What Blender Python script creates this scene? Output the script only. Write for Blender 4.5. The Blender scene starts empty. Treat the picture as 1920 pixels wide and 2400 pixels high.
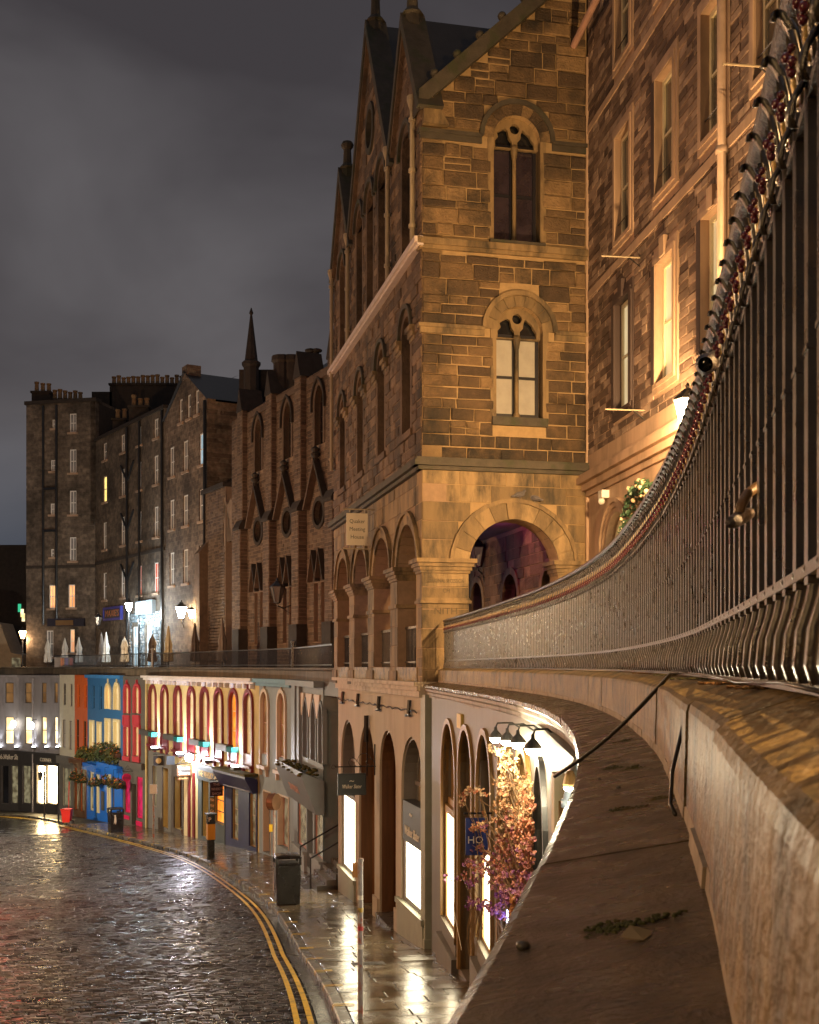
import bpy, bmesh, math, random
import numpy as np
from mathutils import Vector, geometry

SC = bpy.context.scene
COL = SC.collection
# ------------------------------------------------------------------ camera
FPX, CX, HY = 2800.0, 960.0, 1562.0          # focal length and horizon in photo pixels (1920 x 2400)
cam_d = bpy.data.cameras.new('camera'); cam = bpy.data.objects.new('camera', cam_d); COL.objects.link(cam)
cam_d.sensor_fit = 'HORIZONTAL'; cam_d.sensor_width = 24.0; cam_d.lens = 24.0 * FPX / 1920.0
cam_d.shift_y = (HY - 1200.0) / 1920.0
cam_d.clip_start = 0.05; cam_d.clip_end = 3000
cam_d.dof.use_dof = True; cam_d.dof.focus_distance = 22.0; cam_d.dof.aperture_fstop = 16.0
cam.location = (0, 0, 0); cam.rotation_euler = (math.radians(90), 0, 0)
SC.camera = cam
# ------------------------------------------------------------------ world: overcast night sky lit by the town
W = bpy.data.worlds.new('World'); SC.world = W; W.use_nodes = True
nt = W.node_tree; nt.nodes.clear()
def wn(t): return nt.nodes.new(t)
wo = wn('ShaderNodeOutputWorld'); bg1 = wn('ShaderNodeBackground'); bg2 = wn('ShaderNodeBackground'); addw = wn('ShaderNodeAddShader')
sky = wn('ShaderNodeTexSky'); sky.sky_type = 'NISHITA'; sky.sun_disc = False
sky.sun_elevation = math.radians(-4); sky.sun_rotation = math.radians(200)
bg1.inputs[1].default_value = 0.05
nt.links.new(sky.outputs[0], bg1.inputs[0])
tcw = wn('ShaderNodeTexCoord'); mapw = wn('ShaderNodeMapping'); mapw.inputs['Scale'].default_value = (1.6, 1.6, 3.0); mapw.inputs['Rotation'].default_value = (.3, .55, 0)
nzw = wn('ShaderNodeTexNoise'); nzw.inputs['Scale'].default_value = 1.7; nzw.inputs['Detail'].default_value = 5; nzw.inputs['Roughness'].default_value = .45
nzw.inputs['Distortion'].default_value = .4
rmpw = wn('ShaderNodeValToRGB')
rmpw.color_ramp.elements[0].position = .36; rmpw.color_ramp.elements[0].color = (.036, .032, .035, 1)
rmpw.color_ramp.elements[1].position = .70; rmpw.color_ramp.elements[1].color = (.098, .091, .095, 1)
nt.links.new(tcw.outputs['Generated'], mapw.inputs[0]); nt.links.new(mapw.outputs[0], nzw.inputs['Vector'])
nt.links.new(nzw.outputs[0], rmpw.inputs[0]); 
sepw = wn('ShaderNodeSeparateXYZ'); nt.links.new(tcw.outputs['Generated'], sepw.inputs[0])
mrw = wn('ShaderNodeMapRange'); mrw.inputs[1].default_value = .02; mrw.inputs[2].default_value = .20; nt.links.new(sepw.outputs['Z'], mrw.inputs[0])
mixw = wn('ShaderNodeMix'); mixw.data_type = 'RGBA'; mixw.inputs['A'].default_value = (.034, .046, .066, 1); nt.links.new(mrw.outputs[0], mixw.inputs['Factor']); nt.links.new(rmpw.outputs[0], mixw.inputs['B']); nt.links.new(mixw.outputs['Result'], bg2.inputs[0])
bg2.inputs[1].default_value = 0.9
nt.links.new(bg1.outputs[0], addw.inputs[0]); nt.links.new(bg2.outputs[0], addw.inputs[1]); nt.links.new(addw.outputs[0], wo.inputs[0])
sun_d = bpy.data.lights.new('sun', 'SUN'); sun_d.energy = 0.05; sun_d.angle = math.radians(20); sun_d.color = (.9, .93, 1)
sun = bpy.data.objects.new('sun', sun_d); COL.objects.link(sun); sun.rotation_euler = (math.radians(25), 0, math.radians(200))
SC.view_settings.view_transform = 'Standard'; SC.view_settings.look = 'None'
SC.view_settings.exposure = 0.65; SC.view_settings.gamma = 1.0; SC.view_settings.use_curve_mapping = False
SC.render.engine = 'CYCLES'
cy = SC.cycles
cy.use_denoising = True
try: cy.denoiser = 'OPENIMAGEDENOISE'; cy.denoising_input_passes = 'RGB_ALBEDO_NORMAL'; cy.denoising_prefilter = 'ACCURATE'
except Exception: pass
cy.max_bounces = 5; cy.diffuse_bounces = 3; cy.glossy_bounces = 3; cy.transmission_bounces = 2; cy.transparent_max_bounces = 4
cy.sample_clamp_indirect = 4.0; cy.sample_clamp_direct = 0.0
cy.caustics_reflective = False; cy.caustics_refractive = False
cy.use_light_tree = True

RNG = random.Random(7)
def px(x, y, Y): return ((x - CX) / FPX * Y, Y, (HY - y) / FPX * Y)

# ------------------------------------------------------------------ materials
MATS = {}
def lin(h):
    c = [int(h[i:i + 2], 16) / 255 for i in (0, 2, 4)]
    return tuple(v / 12.92 if v <= .04045 else ((v + .055) / 1.055) ** 2.4 for v in c)
def mat(name, c=(.3, .3, .3), rough=.7, var=.2, ns=3.0, bump=.15, bs=25.0, metal=0.0, ramp=None, rnd=.0, dirt=None, ds=1.2, dlo=.5, dhi=.7,
        spec=.5, coat=0.0, emit=None, es=0.0, rvar=0.0, streak=False, bdist=.01):
    """one procedural surface: base colour (or a ramp over the per-piece attribute 'rnd'), mottling noise, dirt, fine bump"""
    if name in MATS: return MATS[name]
    m = bpy.data.materials.new(name); m.use_nodes = True; MATS[name] = m
    t = m.node_tree; N = t.nodes; L = t.links
    b = N['Principled BSDF']
    b.inputs['Roughness'].default_value = rough; b.inputs['Metallic'].default_value = metal
    b.inputs['Specular IOR Level'].default_value = spec
    if coat: b.inputs['Coat Weight'].default_value = coat; b.inputs['Coat Roughness'].default_value = .08
    if emit:
        b.inputs['Emission Color'].default_value = (*emit, 1); b.inputs['Emission Strength'].default_value = es
    g = N.new('ShaderNodeNewGeometry')
    pos = g.outputs['Position']
    nz = N.new('ShaderNodeTexNoise'); nz.inputs['Scale'].default_value = ns; nz.inputs['Detail'].default_value = 6; nz.inputs['Roughness'].default_value = .62
    if streak:
        mp = N.new('ShaderNodeMapping'); mp.inputs['Scale'].default_value = (1, 1, .12); L.new(pos, mp.inputs[0]); L.new(mp.outputs[0], nz.inputs['Vector'])
    else: L.new(pos, nz.inputs['Vector'])
    if ramp:
        at = N.new('ShaderNodeAttribute'); at.attribute_name = 'rnd'
        rp = N.new('ShaderNodeValToRGB'); cr = rp.color_ramp
        while len(cr.elements) < len(ramp): cr.elements.new(.5)
        for i, (p_, c_) in enumerate(ramp): cr.elements[i].position = p_; cr.elements[i].color = (*c_, 1)
        L.new(at.outputs['Fac'], rp.inputs[0]); base = rp.outputs[0]
    else:
        rg = N.new('ShaderNodeRGB'); rg.outputs[0].default_value = (*c, 1); base = rg.outputs[0]
    mr = N.new('ShaderNodeMapRange'); mr.inputs[1].default_value = .25; mr.inputs[2].default_value = .75
    mr.inputs[3].default_value = 1 - var; mr.inputs[4].default_value = 1 + var
    L.new(nz.outputs[0], mr.inputs[0])
    fac = mr.outputs[0]
    if rnd:
        at2 = N.new('ShaderNodeAttribute'); at2.attribute_name = 'rnd'
        mr2 = N.new('ShaderNodeMapRange'); mr2.inputs[3].default_value = 1 - rnd; mr2.inputs[4].default_value = 1 + rnd
        L.new(at2.outputs['Fac'], mr2.inputs[0])
        mu = N.new('ShaderNodeMath'); mu.operation = 'MULTIPLY'; L.new(fac, mu.inputs[0]); L.new(mr2.outputs[0], mu.inputs[1]); fac = mu.outputs[0]
    mx = N.new('ShaderNodeVectorMath'); mx.operation = 'SCALE'; L.new(base, mx.inputs[0]); L.new(fac, mx.inputs['Scale'])
    col = mx.outputs[0]
    if dirt:
        nd = N.new('ShaderNodeTexNoise'); nd.inputs['Scale'].default_value = ds; nd.inputs['Detail'].default_value = 8; nd.inputs['Roughness'].default_value = .65
        mpd = N.new('ShaderNodeMapping'); mpd.inputs['Scale'].default_value = (1, 1, .35 if streak else .8); L.new(pos, mpd.inputs[0]); L.new(mpd.outputs[0], nd.inputs['Vector'])
        md = N.new('ShaderNodeMapRange'); md.inputs[1].default_value = dlo; md.inputs[2].default_value = dhi; L.new(nd.outputs[0], md.inputs[0])
        mi = N.new('ShaderNodeMix'); mi.data_type = 'RGBA'; mi.inputs['B'].default_value = (*dirt, 1)
        L.new(md.outputs[0], mi.inputs['Factor']); L.new(col, mi.inputs['A']); col = mi.outputs['Result']
    L.new(col, b.inputs['Base Color'])
    if rvar:
        mrr = N.new('ShaderNodeMapRange'); mrr.inputs[1].default_value = .3; mrr.inputs[2].default_value = .7
        mrr.inputs[3].default_value = max(.02, rough - rvar); mrr.inputs[4].default_value = rough + rvar
        nr = N.new('ShaderNodeTexNoise'); nr.inputs['Scale'].default_value = ns * .7; nr.inputs['Detail'].default_value = 5; L.new(pos, nr.inputs['Vector'])
        L.new(nr.outputs[0], mrr.inputs[0]); L.new(mrr.outputs[0], b.inputs['Roughness'])
    if bump:
        nb = N.new('ShaderNodeTexNoise'); nb.inputs['Scale'].default_value = bs; nb.inputs['Detail'].default_value = 5; nb.inputs['Roughness'].default_value = .6; L.new(pos, nb.inputs['Vector'])
        bu = N.new('ShaderNodeBump'); bu.inputs['Strength'].default_value = bump; bu.inputs['Distance'].default_value = bdist
        L.new(nb.outputs[0], bu.inputs['Height']); L.new(bu.outputs[0], b.inputs['Normal'])
    return m
def glow(name, c, s, var=0.0, ns=2.0, c2=None):
    """something that gives off light: lamp glass, lit shop window, lit room behind a pane"""
    if name in MATS: return MATS[name]
    m = bpy.data.materials.new(name); m.use_nodes = True; MATS[name] = m
    N = m.node_tree.nodes; L = m.node_tree.links; b = N['Principled BSDF']
    b.inputs['Base Color'].default_value = (*[v * .5 for v in c], 1); b.inputs['Roughness'].default_value = .15
    b.inputs['Emission Strength'].default_value = s; b.inputs['Emission Color'].default_value = (*c, 1)
    if c2:
        g = N.new('ShaderNodeNewGeometry'); nz = N.new('ShaderNodeTexNoise'); nz.inputs['Scale'].default_value = ns; nz.inputs['Detail'].default_value = 3
        L.new(g.outputs['Position'], nz.inputs['Vector'])
        rp = N.new('ShaderNodeValToRGB'); rp.color_ramp.elements[0].position = .38; rp.color_ramp.elements[0].color = (*c2, 1)
        rp.color_ramp.elements[1].position = .62; rp.color_ramp.elements[1].color = (*c, 1)
        L.new(nz.outputs[0], rp.inputs[0]); L.new(rp.outputs[0], b.inputs['Emission Color'])
    return m

# ------------------------------------------------------------------ mesh builder
WL = {}
def wl(o): return WL[o.name]
class MB:
    def __init__(s): s.v = []; s.f = []; s.r = []; s.cur = .5
    def add(s, vs, fs):
        o = len(s.v); s.v.extend(tuple(p) for p in vs); s.f.extend(tuple(i + o for i in f) for f in fs); s.r.extend([s.cur] * len(vs)); return s
    def build(s, name, m, parent=None, smooth=False, origin=None):
        v = np.array(s.v, dtype=float)
        if origin is None:
            lo, hi = v.min(0), v.max(0); origin = ((lo[0] + hi[0]) / 2, (lo[1] + hi[1]) / 2, lo[2])
        origin = Vector(origin)
        me = bpy.data.meshes.new(name)
        me.from_pydata((v - np.array(origin)).tolist(), [], s.f); me.update()
        a = me.attributes.new('rnd', 'FLOAT', 'POINT'); a.data.foreach_set('value', np.array(s.r, dtype=np.float32))
        me.materials.append(m)
        if smooth: me.polygons.foreach_set('use_smooth', [True] * len(me.polygons))
        o = bpy.data.objects.new(name, me); COL.objects.link(o)
        if parent is not None: o.parent = parent; o.location = origin - wl(parent)
        else: o.location = origin
        WL[o.name] = origin
        return o
def link_copy(o, parent=None, loc=None, rotz=None, scale=None):
    c = o.copy(); COL.objects.link(c)
    if parent is not None: c.parent = parent
    if loc is not None:
        c.location = Vector(loc) - (wl(parent) if parent is not None else Vector((0, 0, 0))); WL[c.name] = Vector(loc)
    if rotz is not None: c.rotation_euler = (c.rotation_euler[0], c.rotation_euler[1], rotz)
    if scale is not None: c.scale = scale
    return c
def thing(name, label, cat, loc, group=None, kind=None):
    o = bpy.data.objects.new(name, None); COL.objects.link(o); o.location = loc; o.empty_display_size = .2
    WL[o.name] = Vector(loc); o['label'] = label
    if cat: o['category'] = cat
    if group: o['group'] = group
    if kind: o['kind'] = kind
    return o
def tag(o, label, cat, group=None, kind=None):
    o['label'] = label
    if cat: o['category'] = cat
    if group: o['group'] = group
    if kind: o['kind'] = kind
    return o
def struct(o, label=None):
    o['kind'] = 'structure'
    if label: o['label'] = label
    return o

BOXF = [(0, 1, 2, 3), (7, 6, 5, 4), (0, 4, 5, 1), (1, 5, 6, 2), (2, 6, 7, 3), (3, 7, 4, 0)]
def box(mb, x0, x1, y0, y1, z0, z1):
    return mb.add([(x0, y0, z0), (x0, y1, z0), (x1, y1, z0), (x1, y0, z0), (x0, y0, z1), (x0, y1, z1), (x1, y1, z1), (x1, y0, z1)], BOXF)
def obox(mb, c, ux, hx, hy, z0, z1):
    """box with plan axis ux (unit 2-vector), half sizes hx along it and hy across"""
    vx, vy = ux[0], ux[1]; wx, wy = -vy, vx
    P = [(c[0] + a * hx * vx + b * hy * wx, c[1] + a * hx * vy + b * hy * wy) for a, b in ((-1, -1), (-1, 1), (1, 1), (1, -1))]
    return mb.add([(p[0], p[1], z0) for p in P] + [(p[0], p[1], z1) for p in P], BOXF)
def tube(mb, pts, r, n=8, cap=True):
    P = [Vector(p) for p in pts]; k = len(P); rr = r if isinstance(r, (list, tuple)) else [r] * k
    vs = []; prev = None
    for i in range(k):
        t = (P[min(i + 1, k - 1)] - P[max(i - 1, 0)]);
        t = t.normalized() if t.length > 1e-9 else Vector((0, 0, 1))
        if prev is None:
            a = Vector((0, 0, 1)) if abs(t.z) < .9 else Vector((1, 0, 0)); e1 = t.cross(a).normalized()
        else:
            e1 = (prev - t * prev.dot(t)); e1 = e1.normalized() if e1.length > 1e-6 else t.orthogonal().normalized()
        prev = e1; e2 = t.cross(e1)
        for j in range(n):
            a = 2 * math.pi * j / n; vs.append(P[i] + e1 * (math.cos(a) * rr[i]) + e2 * (math.sin(a) * rr[i]))
    fs = [(i * n + j, i * n + (j + 1) % n, (i + 1) * n + (j + 1) % n, (i + 1) * n + j) for i in range(k - 1) for j in range(n)]
    if cap: fs += [tuple(range(n - 1, -1, -1)), tuple((k - 1) * n + j for j in range(n))]
    return mb.add(vs, fs)
def lathe(mb, c, prof, n=12, rot=0.0):
    vs = [(c[0] + r * math.cos(2 * math.pi * j / n + rot), c[1] + r * math.sin(2 * math.pi * j / n + rot), c[2] + z) for r, z in prof for j in range(n)]
    k = len(prof)
    fs = [(i * n + j, i * n + (j + 1) % n, (i + 1) * n + (j + 1) % n, (i + 1) * n + j) for i in range(k - 1) for j in range(n)]
    fs += [tuple(range(n - 1, -1, -1)), tuple((k - 1) * n + j for j in range(n))]
    return mb.add(vs, fs)
def ball(mb, c, r, nu=8, nv=5, sc=(1, 1, 1)):
    vs = [(c[0], c[1], c[2] - r * sc[2])]
    for i in range(1, nv):
        p = -math.pi / 2 + math.pi * i / nv
        for j in range(nu):
            a = 2 * math.pi * j / nu; vs.append((c[0] + r * sc[0] * math.cos(p) * math.cos(a), c[1] + r * sc[1] * math.cos(p) * math.sin(a), c[2] + r * sc[2] * math.sin(p)))
    vs.append((c[0], c[1], c[2] + r * sc[2])); T = len(vs) - 1
    fs = [(0, 1 + (j + 1) % nu, 1 + j) for j in range(nu)]
    fs += [(1 + i * nu + j, 1 + i * nu + (j + 1) % nu, 1 + (i + 1) * nu + (j + 1) % nu, 1 + (i + 1) * nu + j) for i in range(nv - 2) for j in range(nu)]
    fs += [(T, 1 + (nv - 2) * nu + j, 1 + (nv - 2) * nu + (j + 1) % nu) for j in range(nu)]
    return mb.add(vs, fs)

class Fr:
    """a facade plane: A and B are plan points, A on the left and B on the right for someone facing it; d points out of the wall"""
    def __init__(s, A, B):
        s.A = Vector(A); s.B = Vector(B); e = s.B - s.A; s.len = e.length; s.u = e / s.len; s.n = Vector((s.u.y, -s.u.x))
    def p(s, u, z, d=0.0):
        q = s.A + s.u * u + s.n * d; return (q.x, q.y, z)
    def at(s, x, y=None, d=0.0):
        t = (x - CX) / FPX; a = s.A + s.n * d
        u = (t * a.y - a.x) / (s.u.x - t * s.u.y); Y = a.y + u * s.u.y
        return u if y is None else (u, (HY - y) / FPX * Y)
    def Y(s, u): return s.A.y + s.u.y * u
    def side(s, u, d0, d1):
        """frame of a face perpendicular to this one at u, running from depth d0 to d1"""
        return Fr(s.p(u, 0, d0)[:2], s.p(u, 0, d1)[:2])
def fbox(mb, F, u0, u1, z0, z1, d0, d1):
    return mb.add([F.p(u0, z0, d0), F.p(u0, z0, d1), F.p(u1, z0, d1), F.p(u1, z0, d0), F.p(u0, z1, d0), F.p(u0, z1, d1), F.p(u1, z1, d1), F.p(u1, z1, d0)],
                  [tuple(reversed(f)) for f in BOXF])
def tess(loops):
    pl = [[Vector((p[0], p[1], 0)) for p in l] for l in loops]
    return geometry.tessellate_polygon(pl)
def fwall(mb, F, outline, holes=(), d0=0.0, d1=-.3, back=False):
    loops = [outline] + list(holes); flat = [p for l in loops for p in l]; n = len(flat)
    tr = tess(loops)
    vs = [F.p(u, z, d0) for u, z in flat] + [F.p(u, z, d1) for u, z in flat]
    fs = []
    for t in tr:
        a, b, c = (flat[i] for i in t)
        ar = (b[0] - a[0]) * (c[1] - a[1]) - (c[0] - a[0]) * (b[1] - a[1])
        f = tuple(t) if ar > 0 else tuple(reversed(t))
        fs.append(f)
        if back: fs.append(tuple(i + n for i in reversed(f)))
    o = 0
    for l in loops:
        k = len(l)
        for i in range(k): j = (i + 1) % k; fs.append((o + i, o + n + i, o + n + j, o + j))
        o += k
    return mb.add(vs, fs)
def fprism(mb, F, loop, d0, d1): return fwall(mb, F, loop, (), d0, d1, True)
def fring(mb, F, pin, pout, d0, d1, closed=False):
    """band between two matching paths, from depth d0 (back) to d1 (front)"""
    k = len(pin); vs = [F.p(u, z, d1) for u, z in pin] + [F.p(u, z, d1) for u, z in pout] + [F.p(u, z, d0) for u, z in pin] + [F.p(u, z, d0) for u, z in pout]
    fs = []
    for i in range(k if closed else k - 1):
        j = (i + 1) % k
        fs += [(i, k + i, k + j, j), (2 * k + i, i, j, 2 * k + j), (k + i, 3 * k + i, 3 * k + j, k + j)]
    if not closed: fs += [(0, 2 * k, 3 * k, k), (k - 1, 2 * k - 1, 4 * k - 1, 3 * k - 1)]
    return mb.add(vs, fs)
def arch(uc, hw, z0, zs, kind='round', c=None, n=14, legs=True):
    """path from bottom left over the head to bottom right"""
    P = [(uc - hw, z0)] if legs else []
    if kind == 'rect': return P + [(uc - hw, zs), (uc + hw, zs)] + ([(uc + hw, z0)] if legs else [])
    if kind == 'round':
        P += [(uc + hw * math.cos(math.pi - math.pi * i / n), zs + hw * math.sin(math.pi * i / n)) for i in range(n + 1)]
    else:
        c = hw * .7 if c is None else c; R = hw + c; am = math.acos(c / R); h = n // 2
        P += [(uc + c - R * math.cos(am * i / h), zs + R * math.sin(am * i / h)) for i in range(h + 1)]
        P += [(uc - c + R * math.cos(am * (h - i) / h), zs + R * math.sin(am * (h - i) / h)) for i in range(1, h + 1)]
    if legs: P.append((uc + hw, z0))
    return P
def grow(loop, e):
    us = [p[0] for p in loop]; z_ = [p[1] for p in loop]; uc = (min(us) + max(us)) / 2; zc = (min(z_) + max(z_)) / 2; a = (max(us) - min(us)) / 2; b = (max(z_) - min(z_)) / 2
    return [(uc + (u - uc) * (1 + e / a), zc + (z - zc) * (1 + e / b)) for u, z in loop]
def circ(uc, zc, r, n=20, sx=1.0): return [(uc + r * sx * math.cos(2 * math.pi * i / n), zc + r * math.sin(2 * math.pi * i / n)) for i in range(n)]
def rect(u0, u1, z0, z1): return [(u0, z0), (u0, z1), (u1, z1), (u1, z0)]
def pane(F, loop, d, m, parent, name='pane'):
    mb = MB(); tr = tess([loop]); mb.cur = RNG.random()
    mb.add([F.p(u, z, d) for u, z in loop] + [F.p(u, z, d - .012) for u, z in loop], [tuple(t) for t in tr] + [tuple(i + len(loop) for i in t) for t in tr] +
           [(i, (i + 1) % len(loop), (i + 1) % len(loop) + len(loop), i + len(loop)) for i in range(len(loop))])
    return mb.build(name, m, parent)

_fc = {}
def text(F, s, uc, zc, h, d, m, parent, name='lettering', w=None, shear=0.0, flip=False, thick=.006):
    cu = bpy.data.curves.new('t', 'FONT'); cu.body = s; cu.size = h; cu.align_x = 'CENTER'; cu.align_y = 'CENTER'; cu.extrude = thick; cu.shear = shear; cu.space_line = 1.0
    cu.resolution_u = 2
    o = bpy.data.objects.new('t', cu); COL.objects.link(o)
    me = bpy.data.meshes.new_from_object(o.evaluated_get(bpy.context.evaluated_depsgraph_get()))
    bpy.data.objects.remove(o); bpy.data.curves.remove(cu)
    vs = [tuple(v.co) for v in me.vertices]; fs = [tuple(p.vertices) for p in me.polygons]; bpy.data.meshes.remove(me)
    if not vs: return None
    wd = max(v[0] for v in vs) - min(v[0] for v in vs); k = (w / wd) if w else 1.0
    mb = MB(); mb.add([F.p(uc + v[0] * k, zc + v[1], d + v[2]) for v in vs], fs)
    return mb.build(name, m, parent)

def window(F, parent, loop, depth, fm, pm, t=.05, bars=(0, 1), sill=None, surround=None, d=0.0, fr_d=.05, name='window', barw=.03, bulge=None, panes=None):
    """frame following the opening loop (bottom-left .. bottom-right), glazing bars, pane; sill and surround as sub-parts"""
    us = [p[0] for p in loop]; zs_ = [p[1] for p in loop]; u0, u1, z0, z1 = min(us), max(us), min(zs_), max(zs_); uc = (u0 + u1) / 2; zc = (z0 + z1) / 2
    kx = max(.2, 1 - 2 * t / (u1 - u0)); kz = max(.2, 1 - 2 * t / (z1 - z0))
    inn = [(uc + (u - uc) * kx, zc + (z - zc) * kz) for u, z in loop]
    mb = MB(); fring(mb, F, inn, loop, d - depth - fr_d, d - depth + .01, closed=True)
    nx, nz = bars
    def top_at(u):
        best = z1
        for i in range(len(inn) - 1):
            a, b = inn[i], inn[i + 1]
            if a[0] != b[0] and min(a[0], b[0]) - 1e-6 <= u <= max(a[0], b[0]) + 1e-6 and max(a[1], b[1]) > zc:
                best = a[1] + (b[1] - a[1]) * (u - a[0]) / (b[0] - a[0])
        return best
    for i in range(nx):
        u = u0 + (u1 - u0) * (i + 1) / (nx + 1); fbox(mb, F, u - barw / 2, u + barw / 2, z0 + t * .9, top_at(u), d - depth - fr_d, d - depth - .005)
    for i in range(nz):
        z = z0 + (z1 - z0) * (i + 1) / (nz + 1); fbox(mb, F, u0 + t * .9, u1 - t * .9, z - barw * .6, z + barw * .6, d - depth - fr_d * 1.2, d - depth + .002)
    w = mb.build(name, fm, parent)
    pane(F, inn, d - depth - .03, pm, w)
    if sill:
        s = MB(); fbox(s, F, u0 - sill[0], u1 + sill[0], z0 - sill[1], z0, d - depth, d + sill[2]); s.build('sill', sill[3], w)
    return w

def stone_block(mb, F, u0, u1, z0, z1, dback, dfront, bev, jit, rng):
    j = lambda: rng.uniform(-jit, jit)
    c = [(u0 + j(), z0 + j()), (u1 + j(), z0 + j()), (u1 + j(), z1 + j()), (u0 + j(), z1 + j())]
    bu = min(bev, (u1 - u0) * .25); bz = min(bev, (z1 - z0) * .25)
    inn = [(c[0][0] + bu, c[0][1] + bz), (c[1][0] - bu, c[1][1] + bz), (c[2][0] - bu, c[2][1] - bz), (c[3][0] + bu, c[3][1] - bz)]
    tilt = rng.uniform(-.006, .006)
    vs = [F.p(u, z, dback) for u, z in c] + [F.p(u, z, dfront - bev * .8) for u, z in c] + [F.p(u, z, dfront + (tilt if i in (1, 2) else -tilt)) for i, (u, z) in enumerate(inn)]
    fs = [(8, 9, 10, 11)]
    for i in range(4):
        k = (i + 1) % 4; fs += [(i, k, 4 + k, 4 + i), (4 + i, 4 + k, 8 + k, 8 + i)]
    mb.add(vs, fs)
def masonry(F, parent, m, u0, u1, z0, z1, blocks=(), hr=(.2, .3), lr=(.3, .7), seed=1, d=0.0, proud=(.012, .03), gap=.014, name='stone', maxparts=300, bev=.012, jit=.004, minl=.1, group_parts=True, clipx=None):
    """coursed stones laid on a wall plane round its openings: the largest in view are objects, the rest one joined part"""
    rng = random.Random(seed); out = []; z = z0
    fu0 = u0 if callable(u0) else (lambda a, b: u0); fu1 = u1 if callable(u1) else (lambda a, b: u1)
    while z < z1 - .05:
        h = min(rng.uniform(*hr), z1 - z)
        if z1 - z - h < hr[0] * .6: h = z1 - z
        iv = [(fu0(z, z + h), fu1(z, z + h))]
        for bl in blocks:
            r = bl(z, z + h)
            if r is None: continue
            nv = []
            for a, b in iv:
                if r[1] <= a or r[0] >= b: nv.append((a, b)); continue
                if r[0] > a: nv.append((a, r[0]))
                if r[1] < b: nv.append((r[1], b))
            iv = nv
        for a, b in iv:
            u = a
            while u < b - minl * .5:
                l = rng.uniform(*lr)
                if b - u - l < lr[0] * .7: l = b - u
                # now and then two thin stones share a course height
                if hr[1] > .27 and h > .26 and l < .6 and rng.random() < .22:
                    zm = z + h * rng.uniform(.4, .6)
                    out.append((u, u + l, z, zm)); out.append((u, u + l, zm, z + h))
                else: out.append((u, u + l, z, z + h))
                u += l
        z += h
    g = gap / 2; items = []
    for (a, b, c, e) in out:
        if b - a < minl * .5: continue
        items.append(((b - a) * (e - c) / F.Y((a + b) / 2) ** 2 * (1 if clipx is None else clipx(a, b, c, e)), a + g, b - g, c + g, e - g))
    order = sorted(range(len(items)), key=lambda i: -items[i][0])
    rest = MB(); nr = 0
    for k, i in enumerate(order):
        _, a, b, c, e = items[i]
        mb = MB() if k < maxparts else rest
        mb.cur = rng.random()
        stone_block(mb, F, a, b, c, e, d - .02, d + rng.uniform(*proud), bev, jit, rng)
        if k < maxparts: mb.build(name, m, parent)
        else: nr += 1
    if nr:
        o = rest.build('stonework', m, parent); o['kind'] = 'stuff'
    return len(items)
def blk_rect(u0, u1, z0, z1): return lambda a, b: (u0, u1) if b > z0 + .02 and a < z1 - .02 else None
def blk_arch(uc, hw, z0, zs, kind='round', c=None):
    def f(a, b):
        if b <= z0 + .02: return None
        if a <= zs: return (uc - hw, uc + hw)
        if kind == 'round':
            q = hw * hw - (a - zs) ** 2
            if q <= 0: return None
            w = math.sqrt(q)
        else:
            cc = hw * .7 if c is None else c; R = hw + cc; q = R * R - (a - zs) ** 2
            if q <= 0: return None
            w = math.sqrt(q) - cc
        return (uc - w, uc + w) if w > .03 else None
    return f
def voussoirs(F, parent, m, uc, rin, rout, zs, n, d0, d1, gap=.007, name='arch_stone', rng=RNG, a0=0.0, a1=math.pi, key=0.0):
    for i in range(n):
        b0 = a0 + (a1 - a0) * i / n; b1 = a0 + (a1 - a0) * (i + 1) / n; ro = rout + (key if i == n // 2 and n % 2 else 0); dd = d1 + (.03 if key and i == n // 2 else 0)
        mb = MB(); mb.cur = rng.random(); k = 4
        g = gap / 2 / rin
        pin = [(uc - rin * math.cos(b0 + g + (b1 - b0 - 2 * g) * j / k), zs + rin * math.sin(b0 + g + (b1 - b0 - 2 * g) * j / k)) for j in range(k + 1)]
        po = [(uc - ro * math.cos(b0 + g + (b1 - b0 - 2 * g) * j / k), zs + ro * math.sin(b0 + g + (b1 - b0 - 2 * g) * j / k)) for j in range(k + 1)]
        fring(mb, F, pin, po, d0, dd + rng.uniform(-.004, .004)); mb.build(name, m, parent)

def point_light(name, loc, e, c, r=.06, parent=None, spot=None, aim=None, blend=.5):
    d = bpy.data.lights.new(name, 'SPOT' if spot else 'POINT'); d.energy = e; d.color = c; d.shadow_soft_size = r
    o = bpy.data.objects.new(name, d); COL.objects.link(o)
    if spot:
        d.spot_size = math.radians(spot); d.spot_blend = blend
        o.rotation_euler = (Vector(aim) - Vector(loc)).to_track_quat('-Z', 'Y').to_euler()
    if parent is not None: o.parent = parent; o.location = Vector(loc) - wl(parent)
    else: o.location = loc
    return o

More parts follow.
